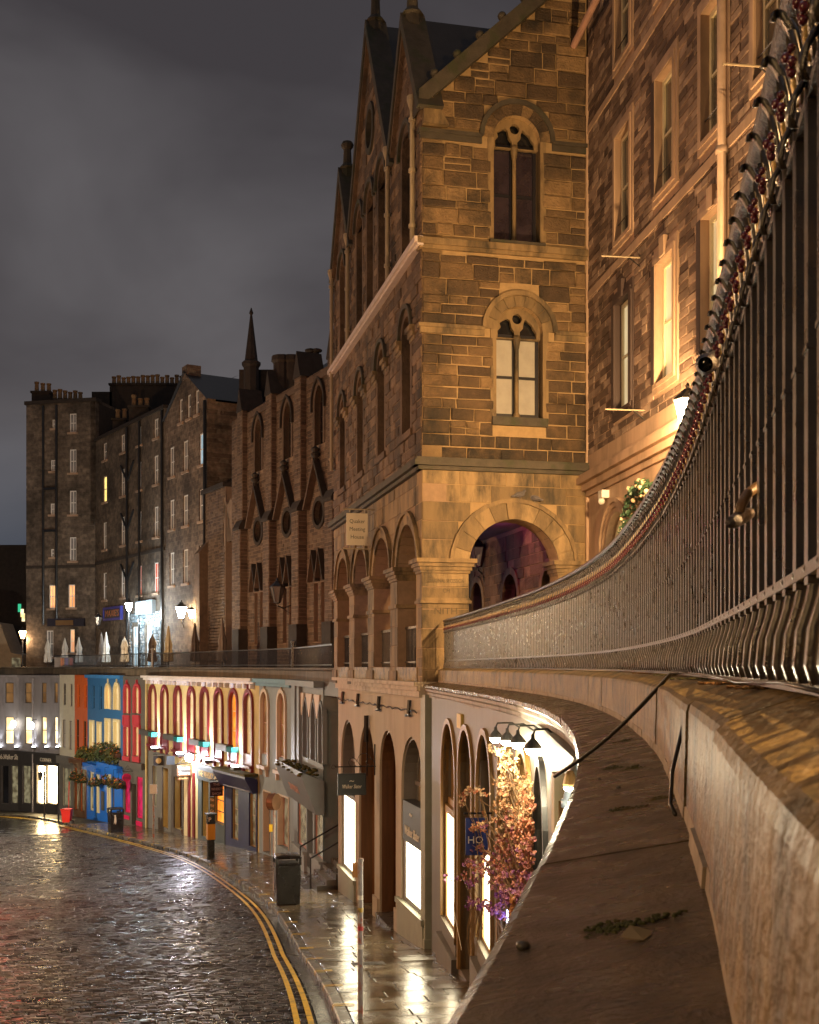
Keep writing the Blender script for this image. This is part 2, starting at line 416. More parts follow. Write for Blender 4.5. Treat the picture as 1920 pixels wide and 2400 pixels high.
# ------------------------------------------------------------------ plan curves
class Curve:
    def __init__(s, pts, step=.05):
        P = [Vector(p) for p in pts]; P = [P[0] * 2 - P[1]] + P + [P[-1] * 2 - P[-2]]; q = []
        for i in range(1, len(P) - 2):
            a, b, c, d = P[i - 1:i + 3]; n = max(4, int((c - b).length / step))
            for k in range(n):
                t = k / n; q.append(.5 * ((2 * b) + (c - a) * t + (2 * a - 5 * b + 4 * c - d) * t * t + (3 * b - a - 3 * c + d) * t ** 3))
        q.append(P[-2]); s.q = np.array([tuple(v) for v in q])
        s.s = np.concatenate([[0], np.cumsum(np.linalg.norm(np.diff(s.q, axis=0), axis=1))]); s.L = s.s[-1]
    def p(s, t): return np.array([np.interp(t, s.s, s.q[:, 0]), np.interp(t, s.s, s.q[:, 1])])
    def fr(s, t):
        a = s.p(max(0, t - .3)); b = s.p(min(s.L, t + .3)); e = (b - a) / np.linalg.norm(b - a); return s.p(t), e, np.array([e[1], -e[0]])   # position, tangent, right-hand normal
    def off(s, t, o): p, e, n = s.fr(t); return p + n * o
    def s_at_y(s, y): return float(np.interp(y, s.q[:, 1], s.s))
def sweep(mb, C, s0, s1, prof, step=.25, zf=None, closed=True, cap=True):
    """profile [(offset to the right, z)] swept along a plan curve"""
    n = max(1, int(math.ceil((s1 - s0) / step))); k = len(prof); vs = []
    for i in range(n + 1):
        t = s0 + (s1 - s0) * i / n; p, e, r = C.fr(t); dz = zf(t) if zf else 0
        for o, z in prof: q = p + r * o; vs.append((q[0], q[1], z + dz))
    m = k if closed else k - 1
    fs = [(i * k + j, (i + 1) * k + j, (i + 1) * k + (j + 1) % k, i * k + (j + 1) % k) for i in range(n) for j in range(m)]
    if closed and cap: fs += [tuple(range(k)), tuple(n * k + j for j in range(k - 1, -1, -1))]
    return mb.add(vs, fs)
# rail line of the terrace, kerb line of the street
M = Curve([(-.35, -3), (.17, -.2), (.41, 1.0), (.57, 1.77), (.80, 3), (1.03, 4.3), (1.25, 5.83), (1.47, 7.8), (1.64, 10), (1.70, 12.6), (1.61, 15.5), (1.42, 18.1), (1.12, 21.5), (.72, 25.45)])
K = Curve([(.3, -6), (.25, 0), (.05, 5), (-.3, 10), (-.91, 15.9), (-1.97, 23.3), (-3.58, 32.2), (-5.57, 39.6), (-8.56, 48.3), (-12.2, 56), (-18.1, 67), (-22.6, 75.2), (-27, 80), (-34, 82), (-50, 83)])
def zs(Y): return float(np.interp(Y, [-6, 0, 10, 18.7, 25.5, 37, 50.6, 62, 73, 83, 100], [-2.3, -2.9, -4.0, -5.1, -6.05, -6.96, -7.9, -8.7, -9.5, -10.1, -10.6]))
def zk(s): return zs(K.p(s)[1])
# ================================================================== surfaces
m_ground = mat('ground_earth', (.03, .03, .03), .9)
m_tar = mat('wet_tarmac', (.022, .021, .022), .22, var=.35, ns=1.5, bump=.6, bs=60, rvar=.12, bdist=.006)
m_patch = mat('wet_patch', (.04, .036, .032), .33, var=.4, ns=3, bump=.9, bs=14, rvar=.12, bdist=.02)
m_sett = mat('wet_sett', rough=.31, var=.3, ns=2.0, bump=.22, bs=30, ramp=[(0, (.018, .016, .017)), (.5, (.035, .030, .030)), (1, (.06, .052, .048))], rvar=.14, spec=.6, bdist=.008)
m_slab = mat('wet_paving', rough=.2, var=.28, ns=2.2, bump=.35, bs=30, ramp=[(0, (.085, .066, .040)), (.6, (.125, .098, .060)), (1, (.17, .135, .082))], rvar=.12, spec=.6, dirt=(.035, .03, .025), ds=1.0, dlo=.5, dhi=.75, bdist=.006)
m_kerb = mat('wet_kerb', rough=.3, var=.3, ns=3, bump=.4, ramp=[(0, (.05, .047, .042)), (1, (.11, .1, .085))], rvar=.12)
m_yellow = mat('yellow_paint', (.55, .36, .03), .35, var=.35, ns=7, bump=.3, dirt=(.06, .05, .03), ds=5, dlo=.55, dhi=.68)
m_iron = mat('black_iron', (.019, .0155, .012), .32, var=.5, ns=22, bump=.6, bs=110, metal=.0, spec=.8, dirt=(.055, .035, .016), ds=9, dlo=.54, dhi=.72, rvar=.1, bdist=.003)
m_iron2 = mat('black_paint', (.012, .012, .013), .35, var=.3, bump=.2, spec=.6)
m_leafiron = mat('gold_lit_iron', (.42, .27, .07), .28, var=.6, ns=60, bump=.5, bs=150, metal=.35, spec=.8)  # gold of the lamplit cresting put into the bud colour
m_berry = mat('red_lit_iron', (.10, .008, .02), .25, var=.3, ns=40, bump=.2, spec=.8)  # red light on the berries put into their colour
m_rail = mat('rail_paint', (.016, .012, .018), .36, var=.4, ns=25, bump=.6, bs=90, spec=.7, dirt=(.1, .08, .07), ds=20, dlo=.62, dhi=.7)
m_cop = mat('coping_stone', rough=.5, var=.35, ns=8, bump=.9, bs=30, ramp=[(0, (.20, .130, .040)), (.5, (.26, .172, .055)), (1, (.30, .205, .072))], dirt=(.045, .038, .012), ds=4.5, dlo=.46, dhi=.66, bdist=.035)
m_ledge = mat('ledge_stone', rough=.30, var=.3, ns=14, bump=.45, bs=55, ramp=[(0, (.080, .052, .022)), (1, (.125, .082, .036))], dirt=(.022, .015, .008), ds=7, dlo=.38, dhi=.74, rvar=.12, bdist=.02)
m_mortar = mat('pale_mortar', (.34, .27, .2), .8, var=.3, ns=9, bump=.6, dirt=(.12, .09, .05), ds=6)
m_moss = mat('moss', (.05, .055, .010), .9, var=.5, ns=25, bump=.9, bs=120, dirt=(.16, .08, .02), ds=9)
m_rmoss = mat('dry_moss', (.2, .09, .025), .9, var=.5, ns=25, bump=.9, bs=120, dirt=(.07, .07, .015), ds=9)
m_cable = mat('black_cable', (.02, .016, .012), .4, bump=.2)

# ================================================================== ground, road, kerb, pavement
mb = MB(); mb.add([(-1500, -600, -12), (1500, -600, -12), (1500, 2500, -12), (-1500, 2500, -12)], [(0, 1, 2, 3)])
struct(mb.build('ground', m_ground), 'dark open ground under the town')
RW = 9.5
mb = MB(); n = 220
for i in range(n + 1):
    s = K.L * i / n; p, e, r = K.fr(s); z = zk(s) - .135
    for o in (0.0, -RW): q = p + r * o; mb.v.append((q[0], q[1], z)); mb.r.append(.5)
mb.f = [(2 * i, 2 * i + 1, 2 * i + 3, 2 * i + 2) for i in range(n)]
road = struct(mb.build('road', m_tar, origin=(0, 0, -6)), 'wet dark road curving downhill past the shops')
# stone setts in rows across the street
rg = random.Random(3); setts = []
s = K.s_at_y(14.5); s_end = K.s_at_y(66)
row = 0
while s < s_end:
    dp = rg.uniform(.10, .125) * (1.0 if s < 45 else 1.35); p, e, r = K.fr(s); z = zk(s) - .135
    lim = (p[0] + .343 * p[1]) * 1.06 + 1.6
    t = .28 + rg.uniform(0, .15)
    while t < min(RW, lim):
        l = rg.uniform(.15, .25) * (1.0 if s < 45 else 1.4); setts.append((s, s + dp, t, t + l, z)); t += l
    s += dp
setts.sort(key=lambda a: a[0])
def sett(mb, a):
    s0, s1, t0, t1, z = a; g = .011
    s0 += g; s1 -= g; t0 += g; t1 -= g; h = z + .026 + rg.uniform(-.008, .008); b = .016
    p0, e0, r0 = K.fr(s0); p1, e1, r1 = K.fr(s1); mb.cur = rg.random()
    z1_ = zk(s1) - zk(s0)
    tl = [rg.uniform(-.007, .007) for _ in range(4)]
    def P(p, r, t, zz): q = p - r * t; return (q[0], q[1], zz)
    vs = [P(p0, r0, t0, z - .01), P(p0, r0, t1, z - .01), P(p1, r1, t1, z - .01 + z1_), P(p1, r1, t0, z - .01 + z1_)]
    q0, q1 = p0 + (p1 - p0) * (b / (s1 - s0)), p1 - (p1 - p0) * (b / (s1 - s0))
    vs += [P(p0, r0, t0, h - .012), P(p0, r0, t1, h - .012), P(p1, r1, t1, h - .012 + z1_), P(p1, r1, t0, h - .012 + z1_)]
    vs += [P(q0, r0, t0 + b, h + tl[0]), P(q0, r0, t1 - b, h + tl[1]), P(q1, r1, t1 - b, h + tl[2] + z1_), P(q1, r1, t0 + b, h + tl[3] + z1_)]
    fs = [(8, 9, 10, 11)]
    for i in range(4): k = (i + 1) % 4; fs += [(i, k, 4 + k, 4 + i), (4 + i, 4 + k, 8 + k, 8 + i)]
    mb.add(vs, fs)
rest = MB(); cnt = 0
for a in setts:
    p, e, r = K.fr(a[0]); q = p - r * a[2]; vis = q[1] > 15.6 and q[0] > -.343 * q[1] - .1 and (HY - FPX * a[4] / q[1]) < 2405
    if vis and cnt < 300:
        mb = MB(); sett(mb, a); mb.build('sett', m_sett, road, smooth=False); cnt += 1
    else: sett(rest, a)
o = rest.build('sett_paving', m_sett, road); o['kind'] = 'stuff'
# kerb stones, yellow lines, slabs
mb = MB(); sweep(mb, K, 0, K.L, [(0.0, -.3), (0.0, -.02), (.14, -.02), (.14, -.3)], .6, zk)
kerb = struct(mb.build('kerb', m_kerb, origin=(0, 0, -6)), 'wet stone kerb along the shop pavement')
s = K.s_at_y(13.5)
i = 0
while s < K.s_at_y(80):
    l = rg.uniform(.8, 1.2); mb = MB(); mb.cur = rg.random()
    sweep(mb, K, s + .006, s + l - .006, [(-.015, -.25), (-.015, -.018), (.0, .0), (.15, .002), (.15, -.25)], .3, zk); mb.build('kerb_stone', m_kerb, kerb); s += l
mb = MB(); sweep(mb, K, K.s_at_y(13), K.s_at_y(82), [(-.28, -.106), (-.02, -.124)], .4, zk, closed=False)
struct(mb.build('gutter', m_tar), 'smooth wet gutter channel beside the kerb')
for off in (-.33, -.52):
    mb = MB(); sweep(mb, K, K.s_at_y(13.5), K.s_at_y(82), [(off - .085, -.089), (off, -.089)], .3, zk, closed=False)
    struct(mb.build('yellow_line', m_yellow), 'yellow no parking line painted along the kerb')
# kerb tick marks (pairs of yellow dashes)
s = K.s_at_y(15.2)
while s < K.s_at_y(74):
    for k in (0, .13):
        mb = MB(); sweep(mb, K, s + k, s + k + .07, [(-.019, -.08), (-.019, -.016), (.0, .006), (.30, .008)], .1, zk, closed=False); mb.build('yellow_tick', m_yellow, kerb)
    s += 2.1
PW = 2.75
mb = MB(); sweep(mb, K, 0, K.L, [(.14, -.02), (PW + 1.2, -.02)], .6, zk, closed=False)
pav = struct(mb.build('pavement', mat('paving_bed', (.012, .010, .008), .7), origin=(0, 0, -6)), 'wet stone slab pavement in front of the shops')
s = K.s_at_y(13.5); npv = 0
while s < K.s_at_y(70):
    d = rg.uniform(.46, .62) * (1 if s < 55 else 1.6); t = .16
    while t < PW - .1:
        l = rg.uniform(.5, 1.0) * (1 if s < 55 else 1.5)
        if PW - t - l < .3: l = PW - t
        if npv < 300:
            mb = MB(); mb.cur = rg.random(); h = rg.uniform(-.003, .004)
            tl = rg.uniform(-.005, .005)
            sweep(mb, K, s + .009, s + d - .009, [(t + .008, -.02), (t + .008, h - .005), (t + .018, h + tl), (t + l - .018, h - tl), (t + l - .008, h - .005), (t + l - .008, -.02)], 1.0, zk)
            mb.build('paving_slab', m_slab, pav); npv += 1
        t += l
    s += d
# iron covers let into the pavement
def pave_pt(s, t): q = K.off(s, t); return q
def cover(y, t, ws, wt, lab, slots, m, dz=0.0):
    s = K.s_at_y(y); zk = lambda q: zs(K.p(q)[1]) + dz; mb = MB(); sweep(mb, K, s, s + ws, [(t, -.01), (t, .007), (t + wt, .007), (t + wt, -.01)], .3, zk)
    o = tag(mb.build('drain_cover', m), lab, 'drain cover')
    for k in range(slots):
        f = MB(); sweep(f, K, s + .05, s + ws - .05, [(t + .04 + k * (wt - .08) / slots, .006), (t + .04 + k * (wt - .08) / slots, .013), (t + .04 + (k + .5) * (wt - .08) / slots, .013), (t + .04 + (k + .5) * (wt - .08) / slots, .006)], .3, zk); f.build('grate_bar', m, o)
    return o
cover(22.2, .75, .45, .62, 'slotted iron drain grating set in the wet slabs', 9, mat('worn_iron', (.05, .042, .035), .5, metal=.3, bump=.5))
cover(22.6, 1.75, .6, .7, 'pale square inspection cover set in the wet slabs by the corner pilaster', 0, mat('pale_cover', (.22, .21, .16), .3, bump=.5, bs=60))

cover(34.2, -3.1, .7, .6, 'square iron manhole cover among the road setts', 5, MATS['worn_iron'], -.1)
cover(34.6, -2.1, .6, .5, 'small iron valve cover beside the manhole in the setts', 0, MATS['worn_iron'], -.1)
# ================================================================== terrace parapet with ledge, near curve
par = thing('parapet_wall', 'curved sandstone parapet with rounded coping and broad mossy ledge under the tall railing', 'wall', (0.9, 5, -.55))
SM1 = M.s_at_y(25.3)
def run(Cv, s0, s1, ln, prof, nm, m, parent, gap=.006, step=.22, rg_=rg):
    s = s0
    while s < s1 - .05:
        l = rg_.uniform(*ln)
        if s1 - s - l < ln[0] * .6: l = s1 - s
        b = MB(); b.cur = rg_.random(); dj = rg_.uniform(-.004, .004)
        sweep(b, Cv, s + gap / 2, s + l - gap / 2, [(o + dj, z + dj * .5) for o, z in prof], step); b.build(nm, m, parent); s += l
sM = M.s_at_y(-1.5)
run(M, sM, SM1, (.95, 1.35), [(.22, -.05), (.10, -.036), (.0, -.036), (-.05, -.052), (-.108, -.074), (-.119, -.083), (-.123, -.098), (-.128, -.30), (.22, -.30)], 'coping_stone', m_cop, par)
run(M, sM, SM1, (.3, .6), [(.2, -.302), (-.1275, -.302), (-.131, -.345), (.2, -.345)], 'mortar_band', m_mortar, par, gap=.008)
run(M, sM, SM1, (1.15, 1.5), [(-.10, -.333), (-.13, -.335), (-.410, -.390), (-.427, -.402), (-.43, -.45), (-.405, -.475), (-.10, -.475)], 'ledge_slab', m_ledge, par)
m_mould = mat('cornice_stone', (.27, .23, .19), .6, var=.25, ns=5, bump=.4, dirt=(.1, .08, .06), ds=3, dlo=.5, dhi=.75, streak=True)
b = MB(); sweep(b, M, sM, SM1 + .2, [(-.1, -.474), (-.40, -.474), (-.395, -.52), (-.365, -.55), (-.36, -.60), (-.345, -.62), (-.34, -.66), (-.1, -.66)], .25); b.build('cornice', m_mould, par)
# moss, a stone, a leaf and the loose cable on the ledge
def ledge_pt(Y, f, lift=0.0):
    """point on the sloping ledge: f = 0 at the wall, 1 at the outer edge"""
    s = M.s_at_y(Y); q = M.off(s, -.13 - .29 * f); return (q[0], q[1], -.335 - .058 * f + lift)
def moss(Y, f, w, l, lab, m=None, top=None):
    r_ = random.Random(int(Y * 97)); b = MB(); c = top if top else ledge_pt(Y, f)
    for k in range(170):
        a = r_.uniform(0, 6.28); q = r_.random() ** .8 * (1 + .5 * math.sin(3 * a + Y)); b.cur = r_.random()
        rr = r_.uniform(.0012, .0042)
        ball(b, (c[0] + math.cos(a) * q * w, c[1] + math.sin(a) * q * l, c[2] + .001 - .22 * math.cos(a) * q * w * -1 * (0 if top else 1)), rr, 5, 4, (1.2, 1.2, .8))
    tag(b.build('moss_clump', m or m_moss, smooth=True), lab, 'moss')
moss(1.6, .4, .06, .03, 'green moss clump on the ledge joint beside the dry leaf')
moss(2.95, .45, .05, .04, 'green moss clump on the ledge below the hanging wire')
moss(3.05, .12, .04, .03, 'small dark moss tuft at the foot of the parapet')
moss(4.25, .6, .05, .05, 'yellow green moss along the ledge joint under the crossing cable')
moss(4.1, .35, .04, .05, 'olive moss spread along the middle of the ledge joint')
moss(5.6, .3, .05, .06, 'moss tuft on the ledge where it narrows towards the shops')
for k, (Y, o_, lab, mm) in enumerate([(2.6, -.05, 'russet dry moss cushion on the coping by the railing foot', m_rmoss), (2.1, -.02, 'rusty moss cushion under the tall railing scrolls', m_rmoss), (3.6, -.06, 'green moss cushion on the coping arris', m_moss), (5.2, -.04, 'straggling green moss where the cable leaves the coping', m_moss), (6.5, -.05, 'orange moss streak on the far coping stones', m_rmoss)]):
    q = M.off(M.s_at_y(Y), o_); moss(Y, 0, .05, .07, lab, mm, (q[0], q[1], -.038))
lp = ledge_pt(1.50, .33); b = MB()
b.add([(lp[0] - .022, lp[1], lp[2] + .004), (lp[0] - .004, lp[1] + .03, lp[2] + .013), (lp[0] + .026, lp[1] + .022, lp[2] + .007), (lp[0] + .006, lp[1] - .014, lp[2] + .003), (lp[0] - .022, lp[1], lp[2] + .001), (lp[0] + .026, lp[1] + .022, lp[2] + .004)], [(0, 3, 1), (1, 3, 2), (4, 3, 5)])
tag(b.build('dry_leaf', mat('leaf_brown', (.3, .22, .1), .6)), 'curled dry leaf lying on the nearest ledge slab', 'leaf')
for Y, f, r_, lab in ((1.55, .86, .009, 'round grey pebble near the outer edge of the ledge'), (3.5, .5, .007, 'tiny dark pebble beside moss on the ledge'), (3.9, .72, .006, 'tiny pale pebble on the narrowing ledge')):
    b = MB(); c = ledge_pt(Y, f, r_ * .5); ball(b, c, r_, 7, 5, (1.2, 1, .8)); tag(b.build('pebble', m_kerb, smooth=True), lab, 'pebble')

# ------------------------------------------------------------------ the tall cast iron railing
H = 1.0; ZB = -.034
rail = thing('iron_railing', 'tall cast iron railing with leafy cresting and round handrail on the curved parapet', 'railing', (1.2, 6, ZB))
s0 = M.s_at_y(.6); s1 = M.s_at_y(25.35)
b = MB(); pts = []
k = int((s1 - s0) / .2)
for i in range(k + 1): q = M.p(s0 + (s1 - s0) * i / k); pts.append((q[0], q[1], ZB + H))
tube(b, pts, .024, 10); b.build('handrail', m_rail, rail, smooth=True)
b = MB(); sweep(b, M, s0, s1, [(-.014, ZB + .15), (-.014, ZB + .166), (.014, ZB + .166), (.014, ZB + .15)], .2); b.build('lower_rail', m_rail, rail)
b = MB(); sweep(b, M, s0, s1, [(-.012, ZB + .76), (-.012, ZB + .775), (.012, ZB + .775), (.012, ZB + .76)], .2); b.build('upper_rail', m_rail, rail)
b = MB(); sweep(b, M, s0, s1, [(-.02, ZB + .0), (-.02, ZB + .012), (.02, ZB + .012), (.02, ZB)], .2); b.build('foot_rail', m_rail, rail)
def proto(fn, nm, m, smooth=False):
    b = MB(); b.cur = .5; fn(b); o = b.build(nm, m, None, smooth, origin=(0, 0, 0)); return o
def f_bar(b):
    box(b, -.019, .019, -.012, .012, .14, .80)
    box(b, -.021, .021, -.014, .014, .44, .447)
def f_curl(b):
    # bowed bar of the lower panel with a collar and a rolled foot
    pr = [(0, .0), (-.014, .010), (-.022, .035), (-.018, .08), (-.006, .12), (0, .152)]; w = .017; vs = []
    for y, z in pr: vs += [(-w, y - .006, z), (w, y - .006, z), (w, y + .006, z), (-w, y + .006, z)]
    b.add(vs, [(i * 4 + j, i * 4 + (j + 1) % 4, (i + 1) * 4 + (j + 1) % 4, (i + 1) * 4 + j) for i in range(5) for j in range(4)])
    ball(b, (0, -.008, .012), .013, 6, 4, (1.2, 1, .8)); ball(b, (0, -.006, .160), .012, 6, 4, (1.3, 1, .7))
def blade(b, P, t=.0035):
    """thin curled blade through (x, y, z, half width) stations"""
    vs = []
    for (x_, y_, z_, w_) in P: vs += [(x_ - w_, y_ + t, z_), (x_, y_ - t, z_), (x_ + w_, y_ + t, z_), (x_, y_ + 2 * t, z_)]
    b.add(vs, [(i * 4 + j, i * 4 + (j + 1) % 4, (i + 1) * 4 + (j + 1) % 4, (i + 1) * 4 + j) for i in range(len(P) - 1) for j in range(4)] + [(3, 2, 1, 0), tuple(4 * (len(P) - 1) + q for q in range(4))])
def f_leaf(b):
    # upper acanthus leaf curling out under the handrail, lower leaf drooping over the bar head, joined by a stem
    blade(b, [(0, .002, .765, .010), (0, 0, .80, .006), (0, 0, .90, .006), (0, .0, .985, .008)], .005)
    blade(b, [(0, 0, .885, .006), (0, -.016, .915, .020), (0, -.030, .940, .022), (0, -.040, .950, .012), (0, -.043, .938, .004)])
    blade(b, [(0, 0, .80, .006), (0, -.018, .788, .020), (0, -.030, .765, .022), (0, -.034, .742, .012), (0, -.028, .730, .003)])
    for q in (-1, 1):
        blade(b, [(0, 0, .80, .005), (q * .022, -.008, .835, .009), (q * .034, -.014, .875, .008), (q * .026, -.020, .91, .003)])
        blade(b, [(0, 0, .90, .005), (q * .024, -.006, .935, .009), (q * .040, -.010, .960, .004)])
def f_bud(b):
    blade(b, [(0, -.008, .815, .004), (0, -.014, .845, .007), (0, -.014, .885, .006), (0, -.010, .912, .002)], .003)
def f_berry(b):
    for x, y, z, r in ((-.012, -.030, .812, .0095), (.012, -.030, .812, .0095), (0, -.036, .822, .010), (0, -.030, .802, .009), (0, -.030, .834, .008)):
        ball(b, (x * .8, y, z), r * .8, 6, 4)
pb = {'bar': proto(f_bar, 'bar', m_iron), 'scroll_panel': proto(f_curl, 'scroll_panel', m_iron), 'leaf_spray': proto(f_leaf, 'leaf_spray', m_iron), 'gold_lit_bud': proto(f_bud, 'gold_lit_bud', m_leafiron), 'berry_cluster': proto(f_berry, 'berry_cluster', m_berry)}
for o in pb.values():
    o.data.polygons.foreach_set('use_smooth', [o.name != 'bar'] * len(o.data.polygons))
def put_bars(Cv, s0, s1, sp, parent, zb, kinds, sc=1.0, off=0.0):
    n = int((s1 - s0) / sp)
    for i in range(n + 1):
        s = s0 + i * sp; p, e, r = Cv.fr(s); p = p + r * off; a = math.atan2(e[1], e[0])
        a += math.pi     # local -y faces the street
        for k in kinds:
            o = link_copy(pb[k], parent, (p[0], p[1], zb), a, (1, 1, sc)); o.name = k
put_bars(M, s0 + .05, s1 - .05, .13, rail, ZB, ('bar', 'scroll_panel', 'leaf_spray', 'gold_lit_bud', 'berry_cluster'))

# fittings tied to the railing: two swan neck floodlight brackets, cable
def bracket(nm, lab, pts, r, head=None):
    t = thing(nm, lab, 'bracket', pts[0]); b = MB(); tube(b, pts, r, 8); b.build('arm', mat('bronze_paint', (.13, .075, .03), .35, bump=.4, bs=60, var=.4), t, smooth=True)
    if head:
        b = MB(); tube(b, head, [.010, .0135, .0135, .011], 10); b.build('lamp_head', m_rail, t, smooth=True)
    return t
Yb = 3.25; q = M.p(M.s_at_y(Yb)); P0 = (q[0], q[1], ZB + H)
b = MB(); c1 = px(1655, 855, 3.05); 
t = thing('pipe_bracket', 'open ended pipe clamp fixed across the railing handrail with a thin curved conduit', 'bracket', P0)
tube(b, [px(1690, 842, 3.3), px(1676, 842, 3.2), px(1655, 853, 3.02)], [.022, .024, .026], 12, cap=False)
tube(b, [px(1655, 853, 3.02), px(1653.4, 854, 3.005)], [.027, .019], 12, cap=False); b.build('pipe', m_rail, t, smooth=True)
b = MB(); tube(b, [px(1690, 842, 3.3), px(1722, 855, 3.35)], [.022, .024], 10); b.build('clamp', mat('pale_clamp', (.3, .29, .22), .3, bump=.3), t, smooth=True)
b = MB(); tube(b, [px(1728, 872, 3.3), px(1700, 872, 3.25), px(1683, 882, 3.2), px(1676, 905, 3.2), px(1668, 930, 3.25), px(1658, 965, 3.4)], .008, 6); b.build('conduit', MATS['bronze_paint'] if 'bronze_paint' in MATS else mat('bronze_paint', (.13, .075, .03), .35, bump=.4, bs=60, var=.4), t, smooth=True)
bracket('flood_lamp', 'swan neck flood lamp on a curved arm clipped between the near railing bars', [px(1800, 1133, 2.32), px(1775, 1140, 2.24), px(1752, 1158, 2.2), px(1737, 1185, 2.18), px(1728, 1212, 2.18)], .0095,
        [px(1712, 1225, 2.14), px(1722, 1222, 2.16), px(1745, 1208, 2.2), px(1757, 1203, 2.22)])
b = MB(); e0 = M.off(M.s_at_y(4.2), -.03); pts = [px(1900, 1578, 1.9)]
A = Vector(px(1575, 1576, 4.55)); Cc = Vector(px(1300, 1820, 5.1))
pts = [tuple(Vector((e0[0] + .1, e0[1], -.02)))] + [tuple(A)]
for i in range(1, 9):
    tt = i / 8; v = A.lerp(Cc, tt); v.z -= .035 * math.sin(math.pi * tt); pts.append(tuple(v))
tube(b, pts, .0085, 8); tag(b.build('sagging_cable', m_cable, smooth=True), 'black cable sagging from the coping across the ledge to the shop lamps', 'cable')
b = MB(); k = []
for i in range(40):
    s = M.s_at_y(1.2) + i * .55; q = M.off(s, -.035 + .012 * math.sin(i * 1.9)); k.append((q[0], q[1], -.026 + .004 * math.sin(i * 2.3)))
tube(b, k, .003, 6); tag(b.build('string_wire', m_cable, smooth=True), 'thin wire lying along the coping at the railing foot', 'wire')
b = MB(); k = [ledge_pt(2.75, -.05, .22), ledge_pt(2.7, .06, .1), ledge_pt(2.66, .08, .03), ledge_pt(2.6, .05, .012)]
tube(b, k, .005, 6); tag(b.build('hanging_wire', m_cable, smooth=True), 'short black wire hanging down the parapet face onto the ledge', 'wire')
# ================================================================== shops along the lower street
m_dark = mat('dark_glass', (.012, .012, .014), .08, var=.4, ns=1.5, bump=.04, bs=3, spec=.8)
m_dim = glow('dim_room', (.32, .17, .06), .35, c2=(.05, .03, .015), ns=1.3)
m_cream_lit = glow('cream_lit_room', (1, .82, .5), 1.4, c2=(.55, .38, .16), ns=1.1)
m_white_lit = glow('bright_display', (1, .87, .58), 8.5)
m_warm_lit = glow('warm_display', (1, .78, .42), 24, c2=(.85, .55, .22), ns=2.2)
m_orange_lit = glow('orange_lit_room', (1, .33, .04), 1.0, c2=(.6, .12, .01), ns=2.0)
m_shopdim = glow('dim_display', (.30, .27, .16), .42, c2=(.03, .03, .022), ns=3.2)
m_blind = mat('grey_blind', (.34, .32, .29), .35, var=.15, bump=.05)
m_curtain = glow('blind_with_light', (.8, .66, .38), .45, c2=(.6, .45, .24), ns=1.0)
m_cream_f = mat('cream_paint', (.66, .55, .3), .5, var=.12, bump=.1)
m_grey_f = mat('grey_frame', (.16, .15, .14), .5, var=.15, bump=.1)
m_brown_f = mat('brown_wood', (.11, .05, .022), .4, var=.35, ns=8, bump=.25, bs=20, streak=True)
m_gold_wood = mat('golden_wood', (.30, .17, .05), .4, var=.3, ns=8, bump=.2, streak=True)
m_beige = mat('beige_render', (.40, .34, .26), .75, var=.14, ns=1.4, bump=.25, bs=16, dirt=(.24, .19, .13), ds=1.0, dlo=.5, dhi=.8, streak=True)
m_sage = mat('sage_paint', (.27, .28, .22), .55, var=.12, bump=.15, dirt=(.16, .16, .12), ds=1.5, dlo=.5, dhi=.85)
m_slatesign = mat('slate_sign', (.035, .042, .045), .5, bump=.1)
m_letter = mat('pale_letters', (.75, .7, .58), .5, var=.05, bump=0)
m_gilt = mat('gilt_letters', (.75, .55, .22), .4, var=.05, bump=0)
m_greyr = mat('grey_wall_paint', (.25, .24, .25), .7, var=.16, ns=2, bump=.3, bs=14, dirt=(.14, .13, .14), ds=1.2, dlo=.5, dhi=.75, streak=True)
m_charc = mat('charcoal_paint', (.045, .042, .04), .45, var=.2, bump=.15)
def RP(F, xL, xR, yT, yB, d=0.0):
    xc = (xL + xR) / 2; uc, zT = F.at(xc, yT, d); zB = F.at(xc, yB, d)[1]
    return F.at(xL, None, d), F.at(xR, None, d), zB, zT
def fpart(F, nm, m, parent, xL, xR, yT, yB, d0, d1):
    u0, u1, z0, z1 = RP(F, xL, xR, yT, yB); b = MB(); fbox(b, F, u0, u1, z0, z1, d0, d1); return b.build(nm, m, parent)
def winloop(F, w):
    u0, u1, z0, z1 = RP(F, *w[:4]); k = w[4]; uc = (u0 + u1) / 2; hw = (u1 - u0) / 2
    if k == 'rect': return rect(u0, u1, z0, z1), (uc, hw, z0, z1, z1)
    if k == 'round': zsp = z1 - hw; return arch(uc, hw, z0, zsp), (uc, hw, z0, zsp, z1)
    c = hw * .8; R = hw + c; h = math.sqrt(R * R - c * c); zsp = z1 - h
    return arch(uc, hw, z0, zsp, 'pointed', c), (uc, hw, z0, zsp, z1)
